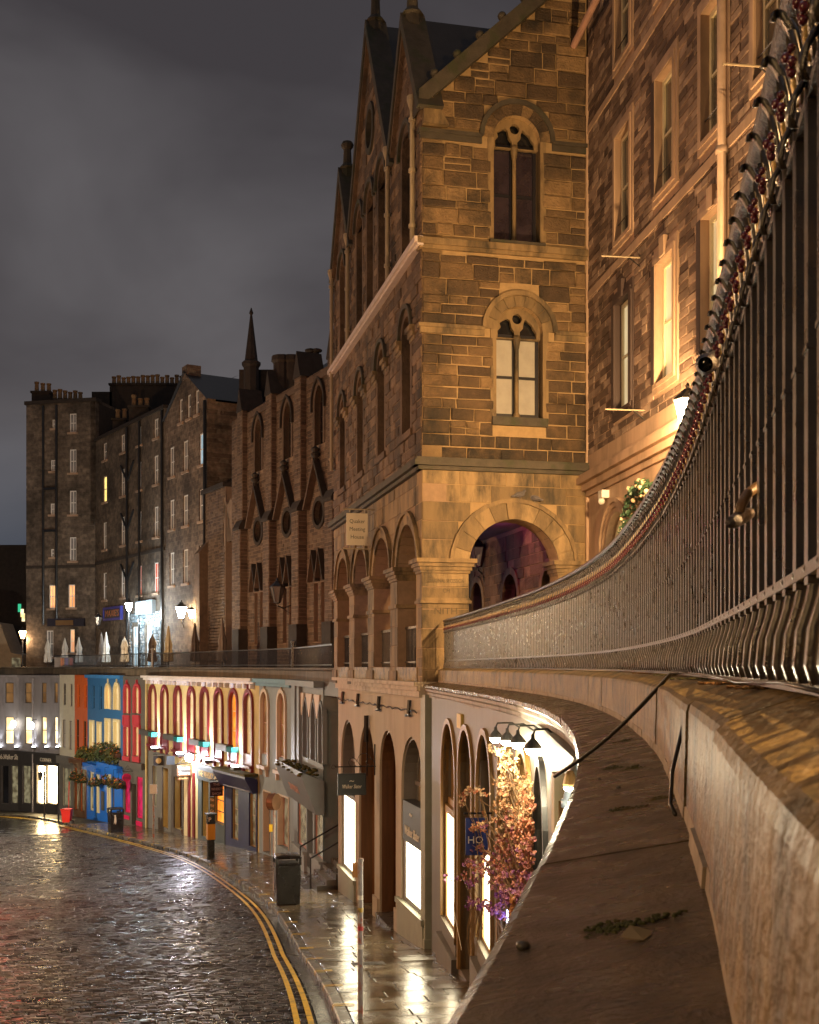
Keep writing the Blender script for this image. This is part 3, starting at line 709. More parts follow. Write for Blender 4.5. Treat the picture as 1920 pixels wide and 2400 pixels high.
def shop(name, label, F, wm, wins, ztop=-.55, cat='shop', u0=None, u1=None, thick=.5, zbot=None):
    u0 = 0 if u0 is None else u0; u1 = F.len if u1 is None else u1
    base = F.p((u0 + u1) / 2, zs(F.Y((u0 + u1) / 2))); T = thing(name, label, cat, base)
    zb = min(zs(F.Y(u0)), zs(F.Y(u1))) - .5 if zbot is None else zbot
    loops = []
    for w in wins: loops.append(winloop(F, w))
    b = MB(); fwall(b, F, rect(u0, u1, zb, ztop), [grow(l, .012) for l, _ in loops], 0, -thick); b.build('wall', wm, T)
    for w, (l, (uc, hw, z0, zsp, z1)) in zip(wins, loops):
        o_ = w[5]; dp = o_.get('depth', .07)
        W_ = window(F, T, l, dp, o_.get('fm', m_grey_f), o_.get('pm', m_dark), t=o_.get('t', .05), bars=o_.get('bars', (0, 1)), name=o_.get('name', 'window'), sill=o_.get('sill'))
        sr = o_.get('surround')
        if sr:
            wd, pj, sm = sr; zlow = z0 - o_.get('drop', 0)
            if w[4] == 'rect': pi = [(uc - hw, zlow), (uc - hw, z1), (uc + hw, z1), (uc + hw, zlow)]; po = [(uc - hw - wd, zlow), (uc - hw - wd, z1 + wd), (uc + hw + wd, z1 + wd), (uc + hw + wd, zlow)]
            elif w[4] == 'round': pi = arch(uc, hw, zlow, zsp); po = arch(uc, hw + wd, zlow, zsp)
            else: c = hw * .8; pi = arch(uc, hw, zlow, zsp, 'pointed', c); po = arch(uc, hw + wd, zlow, zsp, 'pointed', c)
            b = MB(); fring(b, F, pi, po, -dp, pj)
            if o_.get('hood'): fprism(b, F, [(uc - .05, z1 + wd * .6), (uc + .05, z1 + wd * .6), (uc + .04, z1 + wd + o_['hood']), (uc - .04, z1 + wd + o_['hood'])], 0, pj)
            b.build('surround', sm, W_)
    return T
def pane_behind(F, parent, w, d, m, nm='display'):
    u0, u1, z0, z1 = RP(F, *w); return pane(F, rect(u0, u1, z0, z1), d, m, parent, nm)

# ---------------------------------------------------------------- yellow building with crimson arched windows
F4 = Fr((-14.5, 66.2), (-6.3, 50.1))
m_yel = mat('yellow_render', (.50, .41, .17), .7, var=.12, ns=2, bump=.2, dirt=(.34, .27, .11), ds=1.5, dlo=.5, dhi=.8)
m_crim = mat('crimson_paint', (.15, .008, .014), .32, var=.2, bump=.1, spec=.6)
m_wcorn = mat('white_cornice', (.62, .60, .60), .6, var=.15, bump=.2)
m_teal = mat('teal_shop', (.055, .075, .075), .4, var=.2, bump=.1)
m_navy = mat('navy_shop', (.02, .025, .10), .35, var=.3, bump=.15)
m_stonegrey = mat('grey_stone_paint', (.13, .125, .115), .7, var=.15, bump=.3, bs=12)
xs8 = [(352, 366), (380, 394), (411, 425), (443, 457), (473, 489), (506, 522), (540, 557), (575, 592)]
W4 = []
for i, (a, b_) in enumerate(xs8):
    F_ = F4; uc = F_.at((a + b_) / 2); Y = F_.Y(uc); yT = HY + FPX * 1.12 / Y; yB = HY + FPX * 3.75 / Y
    W4.append((a, b_, yT, yB, 'round', dict(depth=.08, fm=m_cream_f, pm=m_orange_lit if i == 6 else m_curtain, bars=(0, 2), surround=(.15, .09, m_crim), hood=.34, drop=.75, t=.07)))
G4 = [(359, 369, 1795, 1892, 'rect', dict(pm=m_shopdim, bars=(0, 1), name='shop_window')), (382, 396, 1800, 1940, 'rect', dict(pm=m_dim, depth=.5, name='doorway')),
      (409, 428, 1822, 1944, 'rect', dict(pm=m_dark, depth=.3, fm=m_brown_f, bars=(1, 1), name='door')),
      (475, 491, 1812, 1962, 'rect', dict(pm=m_dim, depth=.45, fm=m_teal, name='doorway')), (504, 527, 1824, 1930, 'rect', dict(pm=m_orange_lit, fm=m_charc, bars=(0, 3), depth=.08, name='shop_window')),
      (545, 561, 1828, 1968, 'rect', dict(pm=m_shopdim, fm=m_gold_wood, bars=(0, 3), depth=.08, name='shop_window')), (586, 602, 1840, 1985, 'rect', dict(pm=m_shopdim, fm=m_gold_wood, bars=(1, 3), depth=.08, name='shop_window'))]
T4 = shop('yellow_building', 'yellow two storey building with eight crimson arched windows under a white cornice', F4, m_yel, W4 + G4, cat='building')
b = MB(); fbox(b, F4, 0, F4.len, -.62, -.5, -.1, .42); fbox(b, F4, 0, F4.len, -.74, -.62, -.1, .28); b.build('cornice', m_wcorn, T4)
k = .3
while k < F4.len:
    b = MB(); fbox(b, F4, k, k + .16, -.95, -.745, -.05, .2); b.build('cornice_bracket', m_wcorn, T4); k += .85
for i, (a, b_) in enumerate(xs8):     # bracketed sills and impost band
    uc = F4.at((a + b_) / 2); hw = .52
    b = MB(); fbox(b, F4, uc - hw - .12, uc + hw + .12, -4.36, -4.24, 0, .22)
    for s_ in (-1, 1): fbox(b, F4, uc + s_ * hw - .07, uc + s_ * hw + .07, -4.62, -4.36, 0, .13)
    fbox(b, F4, uc - hw + .1, uc + hw - .1, -4.24, -3.76, -.05, .06); b.build('sill', m_crim, T4)
lamps4 = []
m_lampw = glow('white_lamp_glass', (.92, .93, 1), 25)
for i in range(4):                    # between each pair: uplight on a bracket, dark trough planters either side
    u = (F4.at(sum(xs8[2 * i]) / 2) + F4.at(sum(xs8[2 * i + 1]) / 2)) / 2
    t = thing('uplight', 'white wall uplight between crimson windows, %s pair from the drainpipe' % ('first', 'second', 'third', 'fourth')[i], 'lamp', F4.p(u, -4.5, .1), 'uplights on the yellow wall')
    b = MB(); fbox(b, F4, u - .2, u + .2, -4.5, -4.36, 0, .42); b.build('housing', m_charc, t)
    b = MB(); fbox(b, F4, u - .17, u + .17, -4.36, -4.30, .1, .40); b.build('lens', m_lampw, t)
    for e_, dd in ((900, .30),): point_light('uplight_beam', F4.p(u, -4.25, dd), e_, (.86, .84, 1), .05, t, 62, F4.p(u, -.6, .02), .6)
for i, (a, b_) in enumerate(((340, 362), (397, 422), (459, 482), (523, 548))):
    u0 = F4.at(a); u1 = F4.at(b_)
    o = thing('trough_planter', 'long dark trough planter on brackets below the crimson windows, %s along' % ('first', 'second', 'third', 'fourth')[i], 'planter', F4.p((u0 + u1) / 2, -3.95, .3), 'trough planters on the yellow wall')
    b = MB(); fbox(b, F4, u0, u1, -3.78, -3.5, .02, .36); b.build('trough', m_charc, o)
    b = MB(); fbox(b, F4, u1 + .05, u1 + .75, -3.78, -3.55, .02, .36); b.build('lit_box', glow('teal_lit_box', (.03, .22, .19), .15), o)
b = MB(); lathe(b, F4.p(.22, -8.9, .14), [(.07, 0), (.07, 8.2)], 8); b.build('drainpipe', m_yel, T4)
b = MB(); fbox(b, F4, -.02, F4.at(403), -12, -4.62, -.3, .035); 
# ground floor fronts of that building
def gfront(nm, m, xa, xb, holes, z1=-4.62, d1=.05):
    u0, u1 = F4.at(xa), F4.at(xb); L_ = []
    for h in holes:
        a, b2, z0_, z1_ = RP(F4, *h); L_.append(rect(max(a, u0 + .02), min(b2, u1 - .02), z0_, z1_))
    b = MB(); fwall(b, F4, rect(u0, u1, -12, z1), L_, d1, -.02); return b.build(nm, m, T4)
gfront('grey_front', m_stonegrey, 345, 404, [g[:4] for g in G4[:2]])
gfront('door_front', mat('dark_oak', (.075, .06, .05), .5, var=.2), 404.5, 432, [G4[2][:4]], -5.0)
gfront('teal_front', m_teal, 466, 529, [g[:4] for g in G4[3:5]], -4.72)
gfront('navy_front', m_navy, 531, 604, [g[:4] for g in G4[5:7]], -4.85)
for xa, xb, m_ in ((443, 447, m_crim), (454, 458, m_crim)):
    u0, u1 = F4.at(xa), F4.at(xb); b = MB(); fbox(b, F4, u0, u1, -12, -5.2, 0, .08); b.build('pilaster', m_, T4)
b = MB(); u0, u1 = F4.at(433), F4.at(442); fbox(b, F4, u0, u1, -12, -5.4, 0, .04); b.build('cream_panel', m_cream_f, T4)
b = MB(); u0, u1 = F4.at(465), F4.at(530); fbox(b, F4, u0, u1, -4.80, -4.66, .05, .2); fbox(b, F4, u0, u1, -5.42, -4.80, .05, .12); fa = b.build('fascia', m_teal, T4)
text(F4, 'THE WHISKY SHOP', (u0 + u1) / 2, -5.12, .42, .13, m_gilt, fa, w=(u1 - u0) * .8)
b = MB(); u0, u1 = F4.at(528), F4.at(606)
fprism(b, F4.side(u0, .05, .6), [(0, -5.35), (0, -4.75), (.55, -4.62), (.55, -4.72), (.2, -5.35)], 0, -(u1 - u0)); fb = b.build('fascia', m_navy, T4)
b = MB(); fbox(b, F4, u0 + .5, u1 - .3, -5.3, -5.0, .26, .3); b.build('fascia_panel', mat('mauve_panel', (.16, .13, .15), .5), T4)
b = MB(); fbox(b, F4, u0, u1, -4.62, -4.52, .0, .62); b.build('fascia_top', m_moss, T4)

# ---------------------------------------------------------------- blue grey building, two cream arched windows
F3 = Fr((-6.3, 50.1), (-4.4, 45.3)); F3.A += F3.u * .004
m_blue3 = mat('blue_grey_render', (.20, .25, .28), .65, var=.1, ns=2, bump=.2, dirt=(.14, .17, .19), ds=1.2, dlo=.5, dhi=.8)
m_pinkcream = mat('pink_cream', (.55, .47, .36), .55, var=.1, bump=.1)
W3 = [(613, 629, 1622, 1768, 'round', dict(depth=.08, fm=mat('pink_frame', (.42, .24, .18), .5), pm=m_dim, bars=(0, 1), surround=(.16, .07, m_pinkcream), hood=.3, drop=.5)),
      (653, 669, 1624, 1776, 'round', dict(depth=.08, fm=MATS['pink_frame'], pm=m_dim, bars=(0, 1), surround=(.16, .07, m_pinkcream), hood=.3, drop=.5)),
      (618, 634, 1856, 2000, 'rect', dict(depth=.25, fm=m_blue3, pm=mat('taupe_door', (.19, .16, .14), .5), bars=(0, 0), name='door', surround=(.05, .02, m_pinkcream))),
      (653, 677, 1868, 1987, 'rect', dict(depth=.2, fm=MATS['pink_frame'], pm=m_shopdim, bars=(0, 0), name='shop_window', surround=(.06, .03, m_pinkcream)))]
T3 = shop('blue_grey_building', 'pale blue grey building with two cream arched windows and bracketed sills', F3, m_blue3, W3, cat='building')
b = MB(); fbox(b, F3, 0, F3.len, -.66, -.5, -.1, .34); fbox(b, F3, 0, F3.len, -.8, -.66, -.1, .18); b.build('cornice', mat('blue_cornice', (.10, .25, .36), .6, var=.15), T3)
for xc in (621, 661):
    u = F3.at(xc); b = MB(); fbox(b, F3, u - .68, u + .68, -4.22, -4.08, 0, .2)
    for s_ in (-1, 1): fbox(b, F3, u + s_ * .5 - .06, u + s_ * .5 + .06, -4.5, -4.22, 0, .12)
    b.build('sill', m_pinkcream, T3)
# ---------------------------------------------------------------- slate blue shop with three pointed windows and mossy canopy
F2 = Fr((-4.4, 45.25), (-2.84, 39.2))
m_slate2 = mat('slate_blue_paint', (.15, .19, .215), .5, var=.1, bump=.15)
W2 = [(712, 723, 1640, 1775, 'pointed', dict(depth=.12, fm=m_slate2, pm=m_dark, bars=(0, 1), surround=(.08, .05, m_slate2))), (731, 742, 1644, 1782, 'pointed', dict(depth=.12, fm=m_slate2, pm=m_dark, bars=(0, 1), surround=(.08, .05, m_slate2))), (749, 758, 1648, 1790, 'pointed', dict(depth=.12, fm=m_slate2, pm=m_dark, bars=(0, 1), surround=(.08, .05, m_slate2))),
      (698, 718, 1852, 1985, 'rect', dict(depth=.06, fm=mat('salmon_frame', (.42, .2, .16), .5), pm=m_shopdim, bars=(0, 0), name='shop_window')), (720, 733, 1862, 2036, 'rect', dict(depth=.3, fm=m_navy, pm=m_shopdim, bars=(0, 2), name='door')), (737, 756, 1868, 2012, 'rect', dict(depth=.06, fm=MATS['salmon_frame'], pm=m_shopdim, bars=(0, 0), name='shop_window'))]
T2 = shop('slate_blue_shop', 'slate blue shop with three narrow pointed windows above a moss topped sign canopy', F2, m_slate2, W2)
b = MB(); fbox(b, F2, 0, F2.len, -.7, -.5, -.1, .32); b.build('cornice', m_slate2, T2)
for xa, xb in ((690, 698), (703, 708)):
    u0, u1 = F2.at(xa), F2.at(xb); b = MB(); fbox(b, F2, u0, u1, -4.3, -.7, 0, .12); b.build('pilaster', m_slate2, T2)
for a, c in ((707, 712), (723, 731), (742, 749)):
    u0, u1 = F2.at(a), F2.at(c); um = (u0 + u1) / 2; b = MB(); fprism(b, F2, [(u0 - .3, -.95), (u1 + .3, -.95), (um + .04, -1.75), (um - .04, -1.75)], .0, .055); b.build('cream_spandrel', m_pinkcream, T2)
u0, u1 = F2.at(690) - .02, F2.at(760); b = MB(); Fs = F2.side(u0, 0, 1.0)
fprism(b, Fs, [(0, -3.75), (.75, -3.45), (.75, -3.62), (.25, -4.85), (0, -4.85)], 0, -(u1 - u0)); cn = b.build('sign_canopy', m_slate2, T2)
b = MB(); rg2 = random.Random(5)
for k in range(70): ball(b, F2.p(rg2.uniform(u0, u1), -3.6 + .12 * rg2.random(), rg2.uniform(.05, .8)), rg2.uniform(.05, .12), 6, 4, (1, 1, .5))
b.build('mossy_top', m_moss, T2, smooth=True)
# sloping sign face frame
class Tilt:
    def __init__(s, F, za, da, zb, db): s.F = F; s.za, s.da, s.zb, s.db = za, da, zb, db; s.l = math.hypot(za - zb, da - db)
    def p(s, u, z, d=0.0):
        t = z / s.l; return s.F.p(u, s.za + (s.zb - s.za) * t, s.da + (s.db - s.da) * t + d)
text(Tilt(F2, -4.85, .25, -3.62, .75), 'SWISH', (u0 + u1) / 2, .62, .42, .02, mat('salmon_letters', (.6, .36, .28), .5), cn, w=2.0)
for xa, xb, yT in ((692, 719, 1990), (736, 758, 2016)):
    q0, q1 = F2.at(xa), F2.at(xb); zt = F2.at((xa + xb) / 2, yT)[1]; b = MB(); fbox(b, F2, q0, q1, -9, zt, 0, .1); fbox(b, F2, q0 - .02, q1 + .02, zt, zt + .09, -.1, .16); b.build('stall_riser', mat('pale_blue_riser', (.24, .29, .32), .5), T2)

# ---------------------------------------------------------------- dark alley between the shops: stone, niche, steps, handrail
FA = Fr((-2.3, 41.0), (-1.4, 38.4)); T = thing('stone_alley', 'rough stone alley wall with a lamp lit niche beside the steps', 'wall', FA.p(1.2, -7.4))
FA = Fr((-2.84 + .9, 40.6), (-2.2 + 1.1, 37.9))
m_rub = mat('amber_rubble', rough=.8, var=.3, ns=4, bump=.8, ramp=[(0, (.12, .07, .03)), (.6, (.3, .19, .09)), (1, (.4, .27, .13))], bdist=.03)
b = MB(); fbox(b, FA, -1.5, FA.len + 1.5, -9, -.4, -.3, 0); b.build('wall', mat('rubble_mortar', (.1, .07, .04), .9), T)
masonry(FA, T, m_rub, -.6, FA.len + .4, -7.6, -.6, [], (.25, .42), (.35, .8), 41, maxparts=120, proud=(.02, .08), bev=.03, jit=.02)
b = MB(); fbox(b, Fr((-2.84, 39.15), (-2.2, 36.95)), 0, 2.2, -.95, -.5, -.6, -.05); b.build('lintel', m_charc, T)
FG = Fr((-2.84, 39.2), (-2.2, 36.9)); st = thing('stone_steps', 'worn stone steps with iron handrails rising into the alley', 'steps', FG.p(1.1, -7.1, .6))
for i in range(5):
    b = MB(); b.cur = RNG.random(); fbox(b, FG, .15, FG.len - .1, -8, -6.95 + .17 * i, -.3 - .3 * i if i else -.3, .95 - .3 * i); b.build('step', m_kerb, st)
for u, h in ((.25, 1.05), (FG.len - .35, .95)):
    b = MB(); P = [FG.p(u, -6.9, .8), FG.p(u, -6.9 + h, .8), FG.p(u, -6.0 + h, -.9)]; tube(b, P, .03, 6); b.build('handrail', m_iron2, st)
lt = thing('alley_lamp', 'small amber bulkhead lamp high in the alley niche', 'lamp', FA.p(.9, -2.0, .12)); b = MB(); ball(b, FA.p(.9, -2.0, .14), .1, 8, 6); b.build('globe', glow('amber_globe', (1, .55, .12), 14), lt)
point_light('alley_glow', FA.p(.9, -2.0, .35), 38, (1, .58, .18), .1, lt)

# ---------------------------------------------------------------- beige shop under the meeting house
F1 = Fr((-2.2, 36.9), (.27, 25.5))
AR1 = [(800, 832, 1689), (842, 878, 1699), (890, 928, 1711), (941, 991, 1725)]
T1 = thing('beige_shop', 'beige rendered shop with four tall round arches and lit display windows', 'shop', F1.p(F1.len / 2, -6.9))
holes = []; info = []
for xa, xb, yt in AR1:
    u0, u1 = F1.at(xa), F1.at(xb); uc = (u0 + u1) / 2; hw = (u1 - u0) / 2; holes.append(None); zz = -1.57; z0 = zs(F1.Y(uc)) + (.0 if xa in (842, 890) else .75)
    info.append((uc, hw, z0, zz - hw)); holes[-1] = arch(uc, hw, z0 if xa not in (842, 890) else z0 - .3, zz - hw)
b = MB(); fwall(b, F1, rect(0, F1.len, -8.2, -.45), holes, 0, -.9); b.build('wall', m_beige, T1)
b = MB()
for z0, z1, d1 in ((-.33, -.42, .2), (-.42, -.52, .14), (-.52, -.66, .09), (-.95, -.99, .03)): fbox(b, F1, -.06, F1.len + .1, z1, z0, -.3, d1)
b.build('cornice', mat('beige_stone', (.42, .35, .27), .7, var=.2, bump=.3, dirt=(.2, .16, .11), ds=2), T1)
for i, (uc, hw, z0, zsp) in enumerate(info):
    b = MB(); fring(b, F1, arch(uc, hw - .06, z0, zsp), arch(uc, hw, z0, zsp), -.35, -.05); b.build('arch_moulding', m_grey_f if i in (0, 3) else m_brown_f, T1)
    if i in (1, 2):
        dq = 1.3
        b = MB(); l = arch(uc, hw - .02, z0 - .3, zsp)
        fring(b, F1, l, arch(uc, hw + .1, z0 - .3, zsp), -dq, -.35); b.build('doorway_lining', mat('russet_paint', (.20, .075, .025), .4, var=.2), T1)
        d_ = MB(); fprism(d_, F1, arch(uc, hw - .02, z0 - .3, zsp), -dq, -dq - .06); dd = d_.build('door', m_brown_f, T1)
        for k in range(4): pane(F1, rect(uc - hw * .6, uc + hw * .1, z0 + .5 + k * .55, z0 + .95 + k * .55), -dq + .03, m_cream_lit if i == 1 else m_dim, dd)
    else:
        dq = .35; w_ = MB(); fring(w_, F1, arch(uc, hw - .14, z0, zsp), arch(uc, hw - .04, z0, zsp), -dq - .06, -dq)
        zt = -4.05 if i == 0 else -4.12
        for z_, t_ in ((zt + .25, .07), (zsp, .05)): fbox(w_, F1, uc - hw + .06, uc + hw - .06, z_ - t_, z_ + t_, -dq - .06, -.3)
        for q in (-.33, .33): fbox(w_, F1, uc + q * hw - .03, uc + q * hw + .03, zt + .3, zsp + hw * .85, -dq - .06, -.31)
        ww = w_.build('window', m_grey_f, T1)
        pane(F1, arch(uc, hw - .1, zt + .25, zsp), -dq - .03, m_dim if i == 3 else m_dark, ww)
        pane(F1, rect(uc - hw + .3, uc + hw - .14, z0 + .12, zt + .18 if i == 0 else -4.0), -.06, m_white_lit, ww, 'display')
        b = MB(); fring(b, F1, rect(uc - hw + .3, uc + hw - .14, z0 + .12, zt + .18 if i == 0 else -4.0), rect(uc - hw + .02, uc + hw - .02, z0, zt + .3), -.34, -.04, True); b.build('display_frame', m_grey_f, ww)
b = MB(); uc, hw, z0, zsp = info[3]; fbox(b, F1, uc - hw + .1, uc + hw - .02, -3.97, -3.06, -.3, -.01); sg = b.build('shop_sign', m_slatesign, T1)
text(F1, 'Walker Slater', uc, -3.72, .3, .0, m_letter, sg, w=1.5, shear=.15)
text(F1, '~', uc - .1, -3.3, .5, .0, m_letter, sg)
for i in (0, 3):
    uc, hw, z0, zsp = info[i]; b = MB(); fbox(b, F1, uc - hw - .25, uc + hw + .2, -8.2, z0 - .02, -.3, .06); fbox(b, F1, uc - hw - .3, uc + hw + .25, z0 - .1, z0 + .02, -.32, .1); b.build('stall_riser', m_sage, T1)
for u in ((info[1][0] + info[2][0]) / 2, (info[2][0] + info[3][0]) / 2 - .05):
    b = MB(); fbox(b, F1, u - .33, u + .33, -8.2, zs(F1.Y(u)) + .55, -.2, .05); b.build('plinth', m_beige, T1)
b = MB(); u = info[2][0]; fbox(b, F1, u - 1, u + 1.0, -8, zs(F1.Y(u)) + .14, -1.2, .12); b.build('doorstep', m_kerb, T1)
b = MB(); fbox(b, F1, F1.len - .02, F1.len + .40, -8.2, -.6, -.4, .03); fbox(b, F1, F1.len - .04, F1.len + .42, -8.2, -5.75, -.4, .05); b.build('corner_pilaster', m_sage, T1)
# cable run with small lamps under the cornice
b = MB(); rg5 = random.Random(9); P = [F1.p(u, -.98 + .03 * math.sin(u * 7) - .0 * u, .05 + .02 * math.sin(u * 3)) for u in np.linspace(.1, F1.len - .3, 40)]; tube(b, P, .014, 5); b.build('cable_run', m_iron2, T1)
for u in (1.2, 3.9, 7.0, 10.6):
    b = MB(); tube(b, [F1.p(u, -.75, .05), F1.p(u, -1.05, .07)], .05, 6); tube(b, [F1.p(u - .3, -1.1, .07), F1.p(u + .1, -1.08, .07)], .035, 6); b.build('cable_clip', m_iron2, T1)
b = MB(); tube(b, [F1.p(5.35, -1.3, .08), F1.p(5.35, -2.0, .08)], .07, 6); tube(b, [F1.p(5.35, -2.0, .06), F1.p(5.3, -2.9, .05)], .02, 5); b.build('junction_box', m_iron2, T1)
# hanging sign on scrolled bracket
uh = F1.at(881); FH = F1.side(uh, 1.05, 0.0)
hs = thing('hanging_sign', 'black hanging shop sign with cursive white lettering on a scrolled iron bracket', 'sign', F1.p(uh, -3.3, .5))
zT, zB = -2.75, -3.29
b = MB(); fbox(b, FH, .06, .78, zB, zT, -.025, .025); bd = b.build('board', m_slatesign, hs)
b = MB(); fring(b, FH, rect(.09, .75, zB + .03, zT - .03), rect(.05, .79, zB - .01, zT + .01), -.03, .035, True); b.build('board_edge', m_iron2, hs)
text(FH, 'Walker Slater', .42, (zT + zB) / 2 - .06, .14, .03, m_letter, bd, w=.5, shear=.15); text(FH, '~', .42, (zT + zB) / 2 + .09, .22, .03, m_letter, bd)
b = MB(); tube(b, [FH.p(-.02, zT + .18, 0), FH.p(1.05, zT + .18, 0)], .016, 6); tube(b, [FH.p(1.02, zT - .05, 0), FH.p(1.02, zT + .75, 0)], .02, 6)
for cx_, r_ in ((.75, .17), (.45, .11), (.9, .1), (-.05, .05)):
    tube(b, [FH.p(cx_ + r_ * math.cos(a), zT + .18 + (r_ if cx_ > 0 else 0) + r_ * math.sin(a), 0) for a in np.linspace(0, 5.6, 16)], .009, 5)
for q in (.2, .65): tube(b, [FH.p(q, zT, 0), FH.p(q, zT + .18, 0)], .008, 5)
b.build('iron_bracket', m_iron2, hs)

# ---------------------------------------------------------------- near curved shop below the ledge
def wp(Y, o=-.33): q = M.off(M.s_at_y(Y), o); return (q[0], q[1])
m_near = mat('taupe_front', (.13, .112, .085), .5, var=.15, ns=2, bump=.25, dirt=(.09, .08, .07), ds=1.2, dlo=.5, dhi=.8, streak=True)
T0 = thing('curved_shop', 'curved taupe shop front with golden arched windows under the stone ledge', 'shop', (1.0, 17, -5.2))
FRS = [Fr(wp(25.1), wp(18.6)), Fr(wp(18.6), wp(13.0)), Fr(wp(13.0), wp(6.5))]
FRS[0].A += FRS[0].u * .35
spec0 = [[(1038, 1071, -1.05, 1), (1079, 1110, -1.05, 0)], [(1122, 1156, -1.0, 1), (1174, 1200, -1.0, 0), (1217, 1243, -1.0, 0)], [(1258, 1287, -.97, 2), (1308, 1330, -.97, 0)]]
for F_, sp in zip(FRS, spec0):
    holes = []; inf = []
    for xa, xb, zt, kd in sp:
        u0, u1 = F_.at(xa), F_.at(xb); uc = (u0 + u1) / 2; hw = min((u1 - u0) / 2, .95); zg = zs(F_.Y(uc)); z0 = zg + (.7 if kd == 1 else .05); zsp = zt - hw
        inf.append((uc, hw, z0, zsp, kd)); holes.append(arch(uc, hw, z0, zsp))
    b = MB(); fwall(b, F_, rect(0, F_.len, -8, -.6), holes, 0, -.6); b.build('wall', m_near, T0)
    for uc, hw, z0, zsp, kd in inf:
        b = MB(); fring(b, F_, arch(uc, hw, z0, zsp), arch(uc, hw + .1, z0, zsp), -.1, .05); b.build('arch_moulding', m_gold_wood if kd < 2 else m_charc, T0)
        w_ = MB()
        for st_ in (0, 1): fring(w_, F_, arch(uc, hw - .1 - .08 * st_, z0, zsp), arch(uc, hw - .01 - .08 * st_, z0, zsp), -.3 - .08 * st_, -.16 - .08 * st_)
        for z_ in ((-2.55,) if kd == 1 else (-3.0,)): fbox(w_, F_, uc - hw, uc + hw, z_ - .06, z_ + .06, -.32, -.1)
        fbox(w_, F_, uc - .025, uc + .025, -2.55 if kd == 1 else -3.0, zsp + hw - .1, -.34, -.26)
        ww = w_.build('window', m_gold_wood if kd < 2 else m_charc, T0)
        pane(F_, arch(uc, hw - .12, -2.6 if kd == 1 else -3.0, zsp), -.36, m_dim if kd == 1 else m_dark, ww)
        if kd == 1:
            pane(F_, rect(uc - hw + .25, uc + hw - .15, z0 + .15, -2.75), -.06, m_white_lit, ww, 'display')
            b = MB(); fring(b, F_, rect(uc - hw + .25, uc + hw - .15, z0 + .15, -2.75), rect(uc - hw + .02, uc + hw - .02, z0, -2.62), -.3, -.03, True); b.build('display_frame', m_gold_wood, ww)
            s_ = MB(); fbox(s_, F_, uc - hw - .1, uc + hw + .1, z0 - .02, z0 + .09, -.3, .06); fbox(s_, F_, uc - hw - .2, uc + hw + .2, -8, z0 - .25, -.3, .12); fbox(s_, F_, uc - hw, uc + hw, z0 - .25, z0 - .02, -.3, .02); s_.build('stall_riser', m_near, T0)
        else:
            pane(F_, rect(uc - hw + .1, uc + hw - .1, z0 - .4, -3.0), -.45, m_dark if kd == 2 else m_dim, ww)
# drain pipe and flood lamp at the far end of the ledge
pq = M.off(M.s_at_y(7.6), -.41); eq = M.off(M.s_at_y(7.25), -.37)
dp_ = thing('drainpipe', 'grey swept drainpipe on the taupe shop wall beneath the ledge', 'pipe', (pq[0], pq[1], -5))
b = MB(); tube(b, [(eq[0] + .03, eq[1], -.55), (eq[0], eq[1] + .05, -.62), (eq[0] * .5 + pq[0] * .5, eq[1] * .4 + pq[1] * .6, -.72), (pq[0], pq[1], -.84), (pq[0], pq[1], -4.4)], .06, 12); b.build('pipe', mat('grey_pipe', (.2, .23, .24), .35, bump=.2), dp_, smooth=True)
for z in (-.9, -1.05): b = MB(); lathe(b, (pq[0], pq[1], z), [(.075, 0), (.075, .05)], 12); b.build('collar', MATS['grey_pipe'], dp_, smooth=True)
# ---------------------------------------------------------------- dark grey building with coral double height windows
F5 = Fr((-16.6, 69.2), (-14.5, 66.2)); F5.B -= F5.u * .003
m_umber = mat('umber_render', (.085, .078, .068), .7, var=.12, bump=.2)
m_coral = mat('coral_paint', (.42, .045, .06), .42, var=.12, bump=.08)
W5 = []
for xa, xb in ((292, 304), (315, 328)):
    W5 += [(xa + 2, xb, 1608, 1672, 'round', dict(depth=.08, fm=m_cream_f, pm=m_curtain, bars=(0, 1), surround=(.16, .1, m_coral), hood=.2)), (xa + 2, xb, 1704, 1772, 'rect', dict(depth=.08, fm=m_cream_f, pm=m_curtain, bars=(0, 1), surround=(.14, .1, m_coral)))]
m_pinkshop = mat('pink_shop_paint', (.55, .012, .09), .4, var=.1)
W5 += [(293, 305, 1816, 1905, 'rect', dict(depth=.06, fm=m_pinkshop, pm=glow('pink_display', (.6, .02, .12), .5, c2=(.04, .02, .02), ns=2.5), bars=(0, 0), t=.12, name='shop_window')), (309, 319, 1838, 1934, 'rect', dict(depth=.3, fm=m_umber, pm=m_shopdim, bars=(0, 0), name='door')), (321, 334, 1822, 1918, 'rect', dict(depth=.06, fm=m_pinkshop, pm=MATS['pink_display'], bars=(0, 0), t=.12, name='shop_window'))]
T5 = shop('umber_building', 'dark umber building with two coral double height window bays and pink shop windows', F5, m_umber, W5, cat='building')
for xa, xb in ((290, 305.5), (313, 329.5)):
    u0, u1 = F5.at(xa), F5.at(xb); z1, z0 = F5.at((xa + xb) / 2, 1676)[1], F5.at((xa + xb) / 2, 1701)[1]; b = MB(); fbox(b, F5, u0, u1, z0, z1, -.1, .07); fring(b, F5, rect(u0 + .12, u1 - .12, z0 + .1, z1 - .1), rect(u0 + .02, u1 - .02, z0 + .02, z1 - .02), .07, .1, True); b.build('spandrel_panel', m_coral, T5)
    z1, z0 = F5.at((xa + xb) / 2, 1773)[1], F5.at((xa + xb) / 2, 1786)[1]; b = MB(); fbox(b, F5, u0, u1, z0, z1, 0, .1); b.build('apron', m_coral, T5)
